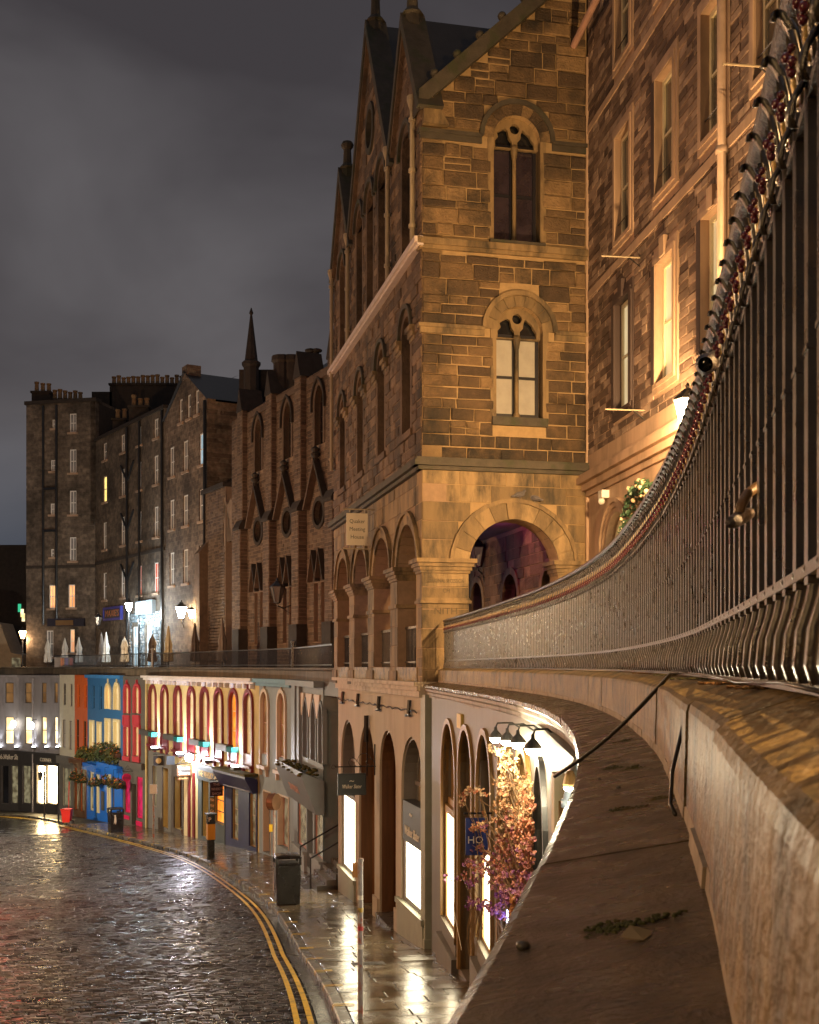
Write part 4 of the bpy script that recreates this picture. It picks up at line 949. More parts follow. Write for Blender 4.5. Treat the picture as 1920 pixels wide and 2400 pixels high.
for xa, xb, ya, yb in ((290, 304, 1911, 1920), (320, 334, 1925, 1936)): fpart(F5, 'pink_panel', m_pinkshop, T5, xa, xb, ya, yb, 0, .04)
fpart(F5, 'fascia', m_umber, T5, 288, 341, 1786, 1800, 0, .25)
# ---------------------------------------------------------------- blue building
F6 = Fr((-20.3, 75.3), (-16.6, 69.2)); F6.B -= F6.u * .003
m_blu = mat('blue_render', (.022, .12, .30), .6, var=.1, bump=.15); m_blu2 = mat('bright_blue_paint', (.01, .14, .60), .45, var=.1, bump=.08)
m_crm6 = mat('primrose_paint', (.68, .60, .34), .5, var=.08, bump=.08)
W6 = [(215.5, 221.5, 1606, 1662, 'rect', dict(pm=m_dark, fm=m_blu)), (232.5, 238.5, 1607, 1664, 'rect', dict(pm=m_dark, fm=m_blu)),
      (211.5, 220.5, 1692, 1757, 'rect', dict(pm=m_curtain, fm=m_crm6, surround=(.12, .05, m_crm6))), (229, 237.5, 1696, 1760, 'rect', dict(pm=m_curtain, fm=m_crm6, surround=(.12, .05, m_crm6))),
      (249, 259.5, 1606, 1662, 'round', dict(pm=glow('peach_lit_room', (1, .5, .18), .7, c2=(.7, .4, .18)), fm=m_crm6, surround=(.16, .08, m_crm6), hood=.25)), (269, 280.5, 1604, 1664, 'round', dict(pm=m_curtain, fm=m_crm6, surround=(.16, .08, m_crm6), hood=.25)),
      (249, 259.5, 1690, 1748, 'rect', dict(pm=m_curtain, fm=m_crm6, surround=(.16, .08, m_crm6), bars=(0, 1))), (269, 280.5, 1692, 1752, 'rect', dict(pm=m_curtain, fm=m_crm6, surround=(.16, .08, m_crm6))),
      (210.5, 221.5, 1809, 1900, 'rect', dict(pm=m_shopdim, fm=m_crm6, t=.12, bars=(0, 0), name='shop_window')), (223.5, 229.5, 1815, 1916, 'rect', dict(pm=m_dark, fm=m_blu2, depth=.3, name='door')), (264, 270, 1822, 1895, 'rect', dict(pm=m_shopdim, fm=m_gold_wood, name='shop_window'))]
T6 = shop('blue_building', 'deep blue building with primrose windows above a bright blue shop front', F6, m_blu, W6, cat='building')
b = MB(); fbox(b, F6, 0, F6.len, -.72, -.52, -.1, .2); b.build('cornice', mat('blue_cornice_paint', (.04, .2, .5), .5), T6)
L_ = []
for w in W6[8:]: a, c, z0, z1 = RP(F6, *w[:4]); L_.append(rect(a, c, z0, z1))
b = MB(); fwall(b, F6, rect(.02, F6.len - .05, -12, -6.0), L_, .06, -.02); b.build('shop_front', m_blu2, T6)
for xa, xb in ((231, 236), (255, 258), (260, 263)): fpart(F6, 'primrose_pilaster', m_crm6, T6, xa, xb, 1815, 1905, .05, .12)
for xa, xb in ((206, 238), (239, 287)): fpart(F6, 'fascia', m_blu2, T6, xa, xb, 1790, 1806, .05, .35)
sg = fpart(F6, 'menu_board', m_charc, T6, 240.5, 247, 1855, 1899, .06, .1)
m_fol = mat('dark_foliage', (.03, .05, .012), .6, var=.5, ns=8, bump=0); m_fol2 = mat('olive_foliage', (.075, .085, .02), .6, var=.5, ns=8, bump=0)
m_flow = mat('orange_flowers', rough=.6, var=.2, ns=12, bump=0, ramp=[(0, (.5, .08, .02)), (.5, (.7, .2, .02)), (1, (.6, .4, .05))])
def leaves(b, c, rx, ry, rz, n, size, rng, droop=0.0):
    for _ in range(n):
        while True:
            v = [rng.uniform(-1, 1) for _ in range(3)]
            if .25 < sum(q * q for q in v) < 1: break
        p = Vector((c[0] + v[0] * rx, c[1] + v[1] * ry, c[2] + v[2] * rz - droop * (v[0] ** 2 + v[1] ** 2)))
        a = Vector([rng.gauss(0, 1) for _ in range(3)]).normalized(); e = a.orthogonal().normalized() * size * rng.uniform(.6, 1.2); f = a.cross(e).normalized() * size * rng.uniform(.3, .6)
        b.cur = rng.random(); b.add([p - e, p + f, p + e, p - f], [(0, 1, 2, 3)])
for i, (x, y, w, h) in enumerate(((208, 1764, .8, .6), (229, 1768, .9, .7), (246, 1762, 1.1, .95), (264, 1762, 1.2, 1.0), (279, 1768, .9, 1.0))):
    u, z = F6.at(x, y); t = thing('window_box', 'overflowing window box of trailing greenery on the blue front, %s from the orange wall' % ('first', 'second', 'third', 'fourth', 'fifth')[i], 'planter', F6.p(u, z - .3, .3), 'window boxes on the blue front')
    b = MB(); fbox(b, F6, u - w * .55, u + w * .55, z - .15, z + .08, .05, .4); b.build('trough', m_brown_f, t)
    b = MB(); leaves(b, F6.p(u, z + .05, .35), w * .62, w * .62, h * .62, 420, .1, random.Random(50 + i), .25); b.build('greenery', m_fol if i % 2 else m_fol2, t)
    b = MB(); leaves(b, F6.p(u, z + .3, .4), w * .5, w * .5, h * .35, 40, .06, random.Random(60 + i)); b.build('blossoms', m_flow, t)
for i, (x, y) in enumerate(((221, 1833), (246, 1829), (266, 1835), (278, 1838), (174, 1820), (190, 1825))):
    F_ = F6 if x > 206 else Fr((-21.7, 77.4), (-20.3, 75.3)); u, z = F_.at(x, y, .6)
    t = thing('hanging_basket', ('round hanging flower basket on the bright blue shop front, %s from its door' % ('first', 'second', 'third', 'fourth')[i]) if i < 4 else ('hanging basket of dry orange flowers by the old lantern' if i == 4 else 'dark hanging basket over the brown shop front'), 'flower basket', F_.p(u, z - .2, .6), 'hanging baskets over the shop fronts')
    b = MB(); lathe(b, F_.p(u, z - .28, .6), [(.05, 0), (.22, .1), (.3, .26)], 10); b.build('basket', m_brown_f, t)
    b = MB(); leaves(b, F_.p(u, z + .05, .6), .38, .38, .3, 200, .09, random.Random(i), .2); b.build('greenery', m_fol, t)
    b = MB(); leaves(b, F_.p(u, z + .1, .6), .36, .36, .25, 50, .07, random.Random(i + 9), .1); b.build('blossoms', m_flow, t)
    b = MB(); tube(b, [F_.p(u, z + .2, .6), F_.p(u, z + .75, .6), F_.p(u, z + .8, .0)], .012, 5); b.build('bracket', m_iron2, t)
# ---------------------------------------------------------------- orange and cream buildings
F7 = Fr((-21.7, 77.4), (-20.3, 75.3)); m_org = mat('orange_render', (.52, .10, .012), .6, var=.1, bump=.15); F7.B -= F7.u * .003
W7 = [(182, 187, 1604, 1658, 'rect', dict(pm=m_dark, fm=m_org)), (198, 203, 1605, 1660, 'rect', dict(pm=m_dark, fm=m_org)), (178, 185, 1686, 1764, 'rect', dict(pm=m_dark, fm=m_brown_f)), (195, 202, 1690, 1768, 'rect', dict(pm=m_dark, fm=m_brown_f)),
      (177, 186, 1800, 1898, 'rect', dict(pm=m_shopdim, fm=m_brown_f, name='shop_window')), (190, 200, 1803, 1902, 'rect', dict(pm=m_shopdim, fm=m_brown_f, name='shop_window'))]
T7 = shop('orange_building', 'narrow vivid orange building with a dark brown shop front', F7, m_org, W7, cat='building')
L_ = [rect(*RP(F7, *w[:4])[:2], *RP(F7, *w[:4])[2:]) for w in W7[4:]]
b = MB(); fwall(b, F7, rect(.02, F7.len - .02, -12, -6.0), L_, .06, -.02); b.build('shop_front', m_brown_f, T7); fpart(F7, 'fascia', m_brown_f, T7, 175, 205, 1779, 1790, .05, .4)
F8 = Fr((-23.2, 79.2), (-21.7, 77.4)); m_crm8 = mat('cream_render', (.50, .48, .38), .65, var=.1, bump=.15); F8.B -= F8.u * .003
W8 = [(147.5, 154, 1602, 1653, 'rect', dict(pm=m_dark)), (164, 169.5, 1603, 1656, 'rect', dict(pm=m_dark)), (146, 153.5, 1687, 1752, 'rect', dict(pm=m_blind)), (161.5, 168.5, 1690, 1757, 'rect', dict(pm=m_blind)), (148, 168, 1800, 1890, 'rect', dict(pm=m_shopdim, fm=m_stonegrey, bars=(1, 0), name='shop_window'))]
T8 = shop('cream_building', 'narrow cream building with a grey shop front beside the orange one', F8, m_crm8, W8, cat='building')
L_ = [rect(*RP(F8, *w[:4])[:2], *RP(F8, *w[:4])[2:]) for w in W8[4:]]
b = MB(); fwall(b, F8, rect(.02, F8.len - .02, -12, -6.0), L_, .06, -.02); b.build('shop_front', m_stonegrey, T8); fpart(F8, 'fascia', m_stonegrey, T8, 141, 173, 1772, 1790, .05, .3)
# ---------------------------------------------------------------- grey corner shop at the bend
PTS9 = [(-33, 84.5), (-27.6, 82.7), (-24.9, 81.05), (-23.2, 79.2)]
T9 = thing('grey_corner_shop', 'grey curved corner shop with glowing first floor windows and black fascia', 'shop', (-27, 83, -10.2))
segs = [Fr(PTS9[i], PTS9[i + 1]) for i in range(3)]
rows = [[], [(13, 21, 1600, 1648, 0)], []]
wdefs = [(14, 32), (59, 74), (99, 109), (128, 136)]
ups = {0: [], 1: [], 2: []}
# cut points in pixels between the three facets: 24, 99
cuts = [-400, 24, 99, 141]
def seg_of(x):
    return 0 if x < 24 else (1 if x < 99 else 2)
pts_px = [-133, 22, 94, 140]
segs = [Fr(px(-133, 0, 84.5)[:2], px(44, 0, 82.6)[:2]), Fr(px(44, 0, 82.6)[:2], px(86, 0, 81.2)[:2]), Fr(px(86, 0, 81.2)[:2], px(140.5, 0, 79.25)[:2])]
dat = [[(12, 32)], [(58, 74)], [(97, 109), (126.5, 135.5)]]
for i, F9 in enumerate(segs):
    L_ = []; WW = []
    for xa, xb in dat[i]:
        for ya, yb, pm in ((1600, 1648, m_dim), (1680, 1744, m_cream_lit)):
            WW.append((rect(*RP(F9, xa, xb, ya, yb)[:2], *RP(F9, xa, xb, ya, yb)[2:]), pm, 'window'))
    for xa, xb, pm in ((((4, 21, m_dark), (26, 43, m_shopdim)), ((53, 73, m_shopdim),), ((88, 108, m_warm_lit), (111, 135, m_warm_lit)))[i]):
        WW.append((rect(*RP(F9, xa, xb, 1794, 1884)[:2], *RP(F9, xa, xb, 1794, 1884)[2:]), pm, 'shop_window'))
    b = MB(); fwall(b, F9, rect(0, F9.len, -12, -.62), [w[0] for w in WW], 0, -.4); b.build('wall', m_greyr, T9)
    for l, pm, nm in WW: window(F9, T9, l, .06, m_charc, pm, bars=(0, 1 if nm == 'window' else 0), name=nm)
    z1 = -5.95; b = MB(); fbox(b, F9, 0, F9.len, -6.56, -5.95, 0, .12); fbox(b, F9, 0, F9.len, -5.95, -5.8, 0, .25); fa = b.build('fascia', m_charc, T9)
    if i == 0:
        text(F9, '16.', F9.at(4), -6.27, .45, .13, m_letter, fa); text(F9, 'Walker Slater', F9.at(32), -6.28, .5, .13, m_letter, fa, shear=.15, w=1.5)
    if i == 2: text(F9, 'CORNER', F9.at(111), -6.3, .36, .13, m_letter, fa)
    L2 = [w[0] for w in WW if w[2] == 'shop_window']
    b = MB(); fwall(b, F9, rect(0, F9.len, -12, -6.565), L2, .05, -.02); b.build('shop_front', m_charc, T9)
    b = MB(); fbox(b, F9, 0, F9.len, -.74, -.6, -.1, .15); b.build('cornice', m_greyr, T9)
for i, x in enumerate((2, 41, 83, 113, 139)):
    F9 = segs[0] if x < 44 else segs[1] if x < 86 else segs[2]; u = F9.at(x); z = F9.at(x, 1752)[1]
    t = thing('uplight', 'small white uplight on the grey corner shop ledge, %s from the cream building' % ('fifth', 'fourth', 'third', 'second', 'first')[i], 'lamp', F9.p(u, z, .2), 'uplights on the grey corner shop')
    b = MB(); fbox(b, F9, u - .1, u + .1, z - .1, z + .05, .02, .24); b.build('housing', m_charc, t); b = MB(); fbox(b, F9, u - .08, u + .08, z + .05, z + .08, .06, .22); b.build('lens', m_lampw, t)
    point_light('uplight_beam', F9.p(u, z + .15, .2), 90, (.9, .93, 1), .04, t, 50, F9.p(u, z + 3.5, .02), .7)
for i, (x, y) in enumerate(((31, 1697), (74, 1701))):
    F9 = segs[0] if x < 44 else segs[1]; u, z = F9.at(x, y, .4)
    t = thing('globe_lamp', 'white globe lamp on a bracket between upper windows, %s' % ('beside the drainpipe' if i else 'left of the drainpipe'), 'lamp', F9.p(u, z, .4)); b = MB(); ball(b, F9.p(u, z, .4), .2, 10, 8, (1, 1, 1.3)); b.build('globe', glow('globe_white', (1, .92, .75), 8), t, smooth=True)
    b = MB(); tube(b, [F9.p(u, z + .2, .4), F9.p(u, z + .4, .3), F9.p(u, z + .4, 0)], .025, 6); b.build('bracket', m_iron2, t)
F9 = segs[1]; u = F9.at(80); b = MB(); tube(b, [F9.p(u, -.8, .1), F9.p(u, -10.5, .1)], .07, 8); b.build('drainpipe', m_greyr, T9)
# ================================================================== the meeting house over the terrace
C0 = Vector((.27, 25.5)); UE = Vector((.975, .2222)).normalized(); UL = Vector((-UE.y, UE.x)); LL = 11.7
FE = Fr(C0, C0 + UE * 3.72); FL = Fr(C0 + UL * LL, C0)
m_stE = mat('ochre_sandstone', rough=.8, var=.3, ns=4.5, bump=.9, bs=22, ramp=[(0, (.060, .038, .023)), (.35, (.110, .069, .036)), (.75, (.158, .098, .048)), (1, (.25, .16, .078))], dirt=(.022, .017, .012), ds=.9, dlo=.46, dhi=.66, bdist=.05)
m_stA = mat('ashlar_sandstone', rough=.75, var=.28, ns=3.5, bump=.6, bs=30, ramp=[(0, (.15, .102, .050)), (.5, (.22, .148, .072)), (1, (.29, .20, .10))], dirt=(.040, .030, .018), ds=2.2, dlo=.45, dhi=.66, streak=True, bdist=.012)
m_stL = mat('red_sandstone', rough=.8, var=.3, ns=4.5, bump=.9, bs=22, ramp=[(0, (.075, .045, .028)), (.5, (.14, .086, .052)), (1, (.24, .158, .098))], dirt=(.024, .017, .013), ds=1.0, dlo=.47, dhi=.68, bdist=.05)
m_mtE = mat('ochre_mortar', (.31, .21, .105), .85, var=.2, ns=6, bump=.3)
m_mtL = mat('rose_mortar', (.25, .165, .105), .85, var=.2, ns=6, bump=.3)
m_black_stone = mat('sooty_stone', (.055, .045, .033), .75, var=.4, ns=4, bump=.6, dirt=(.03, .038, .012), ds=2.5, dlo=.5, dhi=.7)
m_slateroof = mat('slate_roof', (.018, .017, .02), .5, var=.3, ns=3, bump=.4)
m_palemetal = mat('pale_lead', (.55, .46, .42), .45, var=.15, bump=.2)
m_pipe = mat('buff_pipe', (.34, .27, .18), .45, var=.15, bump=.2)
MH = thing('meeting_house', 'gothic sandstone meeting house with gabled front carried over the terrace on round arches', 'building', (C0.x, C0.y, -.4))
ZSP, RI, RO = 2.17, 1.02, 1.40; UC = 2.05
zr = lambda u: 12.05 + .93 * u
E_W = [(FE.at(1217.5), 5.40, 7.30), (FE.at(1211.5), 9.22, 11.45)]     # centre, sill, springing
RW_ = .53
holes = [arch(u, RW_, z0, z1) for u, z0, z1 in E_W]
b = MB(); ol = [(0, 4.2), (0, zr(0)), (FE.len, zr(FE.len)), (FE.len, 4.2)]
fwall(b, FE, ol, holes, 0, -.4); b.build('end_wall', m_mtE, MH)
b = MB(); ol = [(0, -.5), (0, 4.2), (FE.len, 4.2), (FE.len, -.5), (UC + RI, -.5)] + list(reversed(arch(UC, RI, -.5, ZSP)))[1:-1] + [(UC - RI, -.5)]
fwall(b, FE, ol, (), -.01, -.55, True); b.build('arch_wall', m_mtE, MH)
wblk = [blk_arch(u, .80, z0 - .22, z1) for u, z0, z1 in E_W]
wblk2 = [blk_rect(0, 9, 8.92, 9.16), blk_rect(-1, E_W[0][0] - .5, 7.13, 7.33), blk_rect(E_W[0][0] + .5, 9, 7.13, 7.33), blk_rect(-1, E_W[1][0] - .5, 11.2, 11.48), blk_rect(E_W[1][0] + .5, 9, 11.2, 11.48), blk_rect(-1, .42, 4.4, 4.5)]
wblk = [blk_arch(u, .80, z1, z1) for u, z0, z1 in E_W] + [blk_rect(u - RW_ - .06, u + RW_ + .06, z0 - .2, z1) for u, z0, z1 in E_W]
def rake_u0(a, b_): return max(0.0, (b_ - 12.05) / .93)
nE = masonry(FE, MH, m_stE, rake_u0, FE.len - .02, 4.46, 14.6, wblk + wblk2, (.17, .36), (.28, .8), 11, proud=(.015, .06), bev=.024, jit=.010, maxparts=300, gap=.022)
masonry(FE, MH, m_stA, 0, FE.len - .02, ZSP + .14, 4.22, [blk_arch(UC, RO - .04, -1, ZSP)], (.36, .46), (.6, 1.15), 12, d=-.01, proud=(.008, .02), bev=.008, jit=.002, name='ashlar_block', maxparts=60)
masonry(FE, MH, m_stA, 0, UC - RI, -.5, ZSP - .17, [], (.4, .5), (.9, 1.3), 13, d=-.01, proud=(.012, .022), bev=.008, jit=.002, name='ashlar_block', maxparts=60)
masonry(FE, MH, m_stA, UC + RI, FE.len, -.5, ZSP - .17, [], (.4, .5), (.9, 1.3), 14, d=-.01, proud=(.012, .022), bev=.008, jit=.002, name='ashlar_block', maxparts=60)
voussoirs(FE, MH, m_stA, UC, RI, RO - .02, ZSP, 11, -.3, .05, key=.05)
b = MB(); fring(b, FE, arch(UC, RO - .02, ZSP, ZSP, legs=False), arch(UC, RO + .07, ZSP, ZSP, legs=False), -.02, .1); b.build('hood_mould', m_stA, MH)
def capital(F, u0, u1, z, nm='capital', m=m_stA, dd=0.0, back=-.55):
    b = MB()
    for z0, z1, e in ((-.17, -.11, .03), (-.11, -.03, .06), (-.03, .05, .10), (.05, .14, .15)): fbox(b, F, u0 - e, u1 + e, z + z0, z + z1, back - e, dd + e)
    b.build(nm, m, MH)
capital(FE, 0.0, UC - RI, ZSP, back=-.5)
capital(FE, UC + RI, FE.len + .0, ZSP, back=-.5)
b = MB()
for z0, z1, e in ((1.35, 1.42, .05), (1.42, 1.47, .02)): fbox(b, FE, -e, UC - RI + e, z0, z1, -.5, e + .012)
b.build('pier_band', m_stA, MH)
m_carve = mat('carved_letters', (.10, .075, .045), .8, bump=0)
text(FE, 'ORIGINAL SECESSION', .53, 1.83, .12, .014, m_carve, MH, w=.78, thick=.002); text(FE, 'CH', .53, 1.62, .12, .014, m_carve, MH, thick=.002); text(FE, 'NITH', .52, 1.18, .2, .014, m_carve, MH, w=.5, thick=.002)
# string courses and cornices round the corner
def course(nm, m, zz, F_list):
    b = MB()
    for F_, u0, u1 in F_list:
        for z0, z1, e in zz: fbox(b, F_, u0 - (e if F_ is FE else 0), u1 + (e - .004 if F_ is FL else 0), z0, z1, -.2, e)
    return b.build(nm, m, MH)
course('cornice', m_black_stone, ((4.20, 4.28, .1), (4.28, 4.40, .2), (4.40, 4.46, .15)), [(FE, 0, FE.len), (FL, 0, LL)])
course('cap_course', m_stA, ((8.92, 9.0, .08), (9.0, 9.14, .13)), [(FE, 0, FE.len)])
b = MB(); fbox(b, FL, -.1, LL + .13, 8.96, 9.02, 0, .14); fbox(b, FL, -.1, LL + .13, 9.02, 9.14, .06, .2); fbox(b, FL, -.1, LL + .13, 9.10, 9.15, 0, .08); b.build('gutter', m_palemetal, MH)
for u, z0, z1 in E_W:
    m_ = m_stA if z0 < 8 else m_black_stone
    for a, c in ((0, u - .80), (u + .80, FE.len)):
        b = MB()
        for q0, q1, e in ((-.17, -.05, .05), (-.05, .03, .09)): fbox(b, FE, a - (e if a == 0 else 0), c, z1 + q0, z1 + q1, -.1, e)
        b.build('impost_course', m_, MH)
    voussoirs(FE, MH, m_stE if z0 > 8 else m_stA, u, RW_, .76, z1, 9, -.25, .03)
    b = MB(); fring(b, FE, arch(u, .76, z1, z1, legs=False), arch(u, .86, z1, z1, legs=False), -.02, .09); b.build('hood_mould', m_black_stone if z0 > 8 else m_stA, MH)
    # jambs, tracery, mullion, sashes
    for s_ in (-1, 1): b = MB(); fbox(b, FE, *(sorted((u + s_ * RW_, u + s_ * (RW_ + .13)))), z0, z1, -.25, .03); b.build('jamb', m_stA, MH)
    W_ = MB(); zt = z1 - .02
    outer = arch(u, RW_ + .01, zt - .12, z1)
    hs = [circ(u, z1 + .30, .11, 14)]
    for s_ in (-1, 1):
        c_ = u + s_ * .255; hs.append([(c_ - .19, zt - .10), (c_ - .19, z1 + .02), (c_ - .12, z1 + .10), (c_ - .13 + (.02 * s_), z1 + .2), (c_ - .02 - .05 * s_, z1 + .30), (c_ + .09, z1 + .22 - .04 * s_), (c_ + .13, z1 + .10), (c_ + .19, z1 + .02), (c_ + .19, zt - .10)])
    fwall(W_, FE, outer, hs, -.16, -.26, True); ww = W_.build('window', m_stA, MH)
    b = MB(); lathe(b, FE.p(u, z0 - .02, -.2), [(.085, 0), (.085, .12), (.05, .18), (.045, z1 - z0 - .35), (.06, z1 - z0 - .3), (.09, z1 - z0 - .12), (.09, z1 - z0 - .05)], 10); b.build('mullion', m_stA, ww, smooth=True)
    b = MB(); m_sash = mat('black_sash', (.012, .011, .016), .4)
    for s_ in (-1, 1):
        c_ = u + s_ * .265
        fring(b, FE, rect(c_ - .19, c_ + .19, z0 + .14, zt - .12), rect(c_ - .262, c_ + .262, z0, zt + .0), -.34, -.27, True); fbox(b, FE, c_ - .2, c_ + .2, (z0 + zt) / 2 - .03, (z0 + zt) / 2 + .03, -.34, -.28)
    b.build('sash', m_sash, ww)
    for s_ in (-1, 1):
        c_ = u + s_ * .265
        for za, zb in ((z0 + .13, (z0 + zt) / 2), ((z0 + zt) / 2, zt - .1)): pane(FE, rect(c_ - .2, c_ + .2, za, zb), -.31, m_blind if z0 < 8 else mat('mauve_glass', (.03, .022, .032), .05, var=.5, ns=2, bump=.02, spec=.9), ww)
    pane(FE, arch(u, RW_, zt - .1, z1), -.33, m_dark, ww)
    b = MB(); fbox(b, FE, u - RW_ - .1, u + RW_ + .1, z0 - .18, z0, -.3, .1); b.build('sill', m_black_stone, ww)
# raking coping with crockets, gable over the end wall
b = MB(); q = 3.72
pr = [(-.12, zr(-.12) - .12), (q, zr(q) - .12), (q, zr(q) + .28), (-.12, zr(-.12) + .28)]
fprism(b, FE, pr, .22, -.6); b.build('raking_coping', m_black_stone, MH)
for u in (.25, .75, 1.25, 1.75, 2.25):
    b = MB(); c = FE.p(u, zr(u) + .36, .1); ball(b, c, .1, 8, 6, (1, 1, 1)); ball(b, (c[0] + .05, c[1], c[2] - .1), .09, 6, 5); b.build('crocket', m_black_stone, MH, smooth=True)
b = MB(); fprism(b, FE, [(0, 11.55), (.55, 11.55), (.25, 12.05), (0, 12.3)], 0, .18); b.build('kneeler', m_stA, MH)

# ---- street face: arcade, first floor windows, gables
BAY = [1.70, 4.55, 7.40, 10.25]
b = MB(); al = [(0, -.5), (0, 4.2), (LL, 4.2), (LL, -.5)]
top = [(0, 4.2), (LL, 4.2)]
ol = [(0, -.5), (0, 4.2), (LL, 4.2), (LL, -.5)]
for u in reversed(BAY): ol += [(u + RI, -.5)] + list(reversed(arch(u, RI, -.5, ZSP)))[1:-1] + [(u - RI, -.5)]
fwall(b, FL, ol, (), -.01, -.6, True); b.build('arcade_wall', m_mtL, MH)
for u in BAY:
    voussoirs(FL, MH, m_stA, u, RI, 1.25, ZSP, 9, -.3, .04)
    b = MB(); fring(b, FL, arch(u, 1.25, ZSP, ZSP, legs=False), arch(u, 1.32, ZSP, ZSP, legs=False), -.02, .09); b.build('hood_mould', m_stA, MH)
piers = [(0, BAY[0] - RI)] + [(BAY[i] + RI, BAY[i + 1] - RI) for i in range(3)] + [(BAY[3] + RI, LL)]
for i, (a, c) in enumerate(piers):
    if i < 4: capital(FL, a, c, ZSP, back=-.62)
    masonry(FL, MH, m_stA, a, c, -.5, ZSP - .17, [], (.4, .5), (.9, 1.3), 20 + i, d=-.01, proud=(.012, .022), bev=.008, jit=.002, name='ashlar_block', maxparts=20)
    if i < 4:
        for q0, q1, nm_ in ((1.36, 1.45, 'pier_band'), (-.5, -.1, 'pier_base')):
            b = MB(); fbox(b, FL, a - .05, c + .05, q0, q1, -.64, .05); b.build(nm_, m_stA, MH)
masonry(FL, MH, m_stA, 0, LL, ZSP + .14, 4.2, [blk_arch(u, 1.24, -1, ZSP) for u in BAY], (.36, .46), (.6, 1.1), 26, d=-.01, proud=(.008, .02), bev=.008, jit=.002, name='ashlar_block', maxparts=60)
for a, c in ((BAY[i] - RI, BAY[i] + RI) for i in range(4)):
    b = MB(); fbox(b, FL, a, c, -.5, -.02, -.5, .02); b.build('arcade_plinth', m_cop, MH)
LW = [(u, .42, 5.25, 7.45) for u in BAY]; UW = [(10.25, .42, 9.3, 11.6), (1.7, .42, 9.3, 11.6)] + [(u, .42, 9.3, 12.0) for u in (4.45, 5.97, 7.5)]
gab = [(10.25, 14.3), (5.97, 16.4), (1.70, 14.3)]; SL = 1.64
def ztop(u): return max([12.0] + [g - SL * abs(u - c) for c, g in gab])
ol = [(0, 4.2)] + [(0, 12.0)]
for c, g in sorted(gab): w_ = (g - 12.0) / SL; ol += [(max(0.01, c - w_), 12.0), (c, g), (min(LL - .01, c + w_), 12.0)]
ol += [(LL, 12.0), (LL, 4.2)]
b = MB(); fwall(b, FL, ol, [grow(arch(*w), .012) for w in LW + UW] + [circ(5.97, 14.0, .51, 20, .8)], 0, -.45); b.build('street_wall', m_mtL, MH)
lim = lambda c, g, s: (lambda a, b_: c + s * max(0.0, (g - b_) / SL))
lb = [blk_arch(u, h + .16, z0 - .15, z1) for u, h, z0, z1 in LW + UW] + [blk_rect(-1, 20, 8.95, 9.15)]
nL = masonry(FL, MH, m_stL, 0, LL - .0, 4.46, 12.0, lb, (.16, .27), (.3, .7), 31, proud=(.015, .05), bev=.022, jit=.008, gap=.02, maxparts=300)
for c, g in gab: masonry(FL, MH, m_stL, lim(c, g, -1), lim(c, g, 1), 12.0, g - .3, [blk_rect(5.97 - .52, 5.97 + .52, 13.35, 14.65)] + [blk_arch(u, h + .16, z0, z1) for u, h, z0, z1 in UW], (.22, .3), (.35, .7), 32, maxparts=0, bev=.018, jit=.006)
for u, h, z0, z1 in LW + UW:
    b = MB(); fring(b, FL, arch(u, h, z0, z1), arch(u, h + .18, z0, z1), -.35, .03); b.build('surround', m_stL, MH)
    b = MB(); fring(b, FL, arch(u, h + .18, z1, z1, legs=False), arch(u, h + .27, z1, z1, legs=False), -.02, .1); b.build('hood_mould', m_black_stone, MH)
    W_ = window(FL, MH, arch(u, h, z0, z1), .36, m_brown_f, m_dark, bars=(0, 2))
    b = MB(); fbox(b, FL, u - h - .2, u + h + .2, z0 - .15, z0, -.3, .08); b.build('sill', m_stL, W_)
    if z0 < 8:
        for s_ in (-1, 1):
            b = MB(); a = u + s_ * (h + .02); c = u + s_ * (h + .5); a, c = min(a, c), max(a, c)
            for q0, q1, e in ((-.3, -.22, .05), (-.22, -.1, .1), (-.1, 0, .16)): fbox(b, FL, a, c, z1 + q0, z1 + q1, -.3, e)
            b.build('impost', m_stA, MH)
b = MB(); fring(b, FL, circ(5.97, 14.0, .5, 20, .8), circ(5.97, 14.0, .66, 20, .8), -.3, .06, True); b.build('oculus_ring', m_black_stone, MH)
pane(FL, circ(5.97, 14.0, .5, 20, .8), -.3, m_dark, MH, 'oculus_pane')
for c, g in gab:
    w_ = (g - 11.85) / SL
    for s_ in (-1, 1):
        b = MB(); fprism(b, FL, [(c + s_ * (w_ + .05), 11.85), (c, g + .05), (c, g + .42), (c + s_ * (w_ + .28), 11.85)], .16, -.4); b.build('gable_coping', m_black_stone, MH)
        b = MB(); fprism(b, FL, [(c + s_ * (w_ - .12), 11.9), (c, g - .14), (c, g + .04), (c + s_ * (w_ + .04), 11.85)], .12, 0); b.build('gable_moulding', m_stL, MH)
    dep = (g - 12.0) / .93
    b = MB(); b.add([FL.p(c - w_, 11.9, -.3), FL.p(c, g + .3, -.3), FL.p(c + w_, 11.9, -.3), FL.p(c, g + .3, -dep - .3), FL.p(c - w_, 11.9, -.35), FL.p(c + w_, 11.9, -.35)], [(0, 1, 3, 4), (1, 2, 5, 3)]); b.build('gable_roof', m_slateroof, MH)
    b = MB(); lathe(b, FL.p(c, g + .1, -.12), [(.22, 0), (.2, .25), (.26, .3), (.13, .45), (.11, .85), (.17, .92), (.19, 1.0), (.15, 1.08), (.05, 1.1)], 8); b.build('finial', m_black_stone, MH)
b = MB(); b.add([FL.p(-.3, 11.95, 0), FL.p(LL, 11.95, 0), FL.p(LL, 11.95 + .93 * 6, -6), FL.p(-.3, 11.95 + .93 * 6, -6)], [(0, 1, 2, 3)]); b.build('roof', m_slateroof, MH)
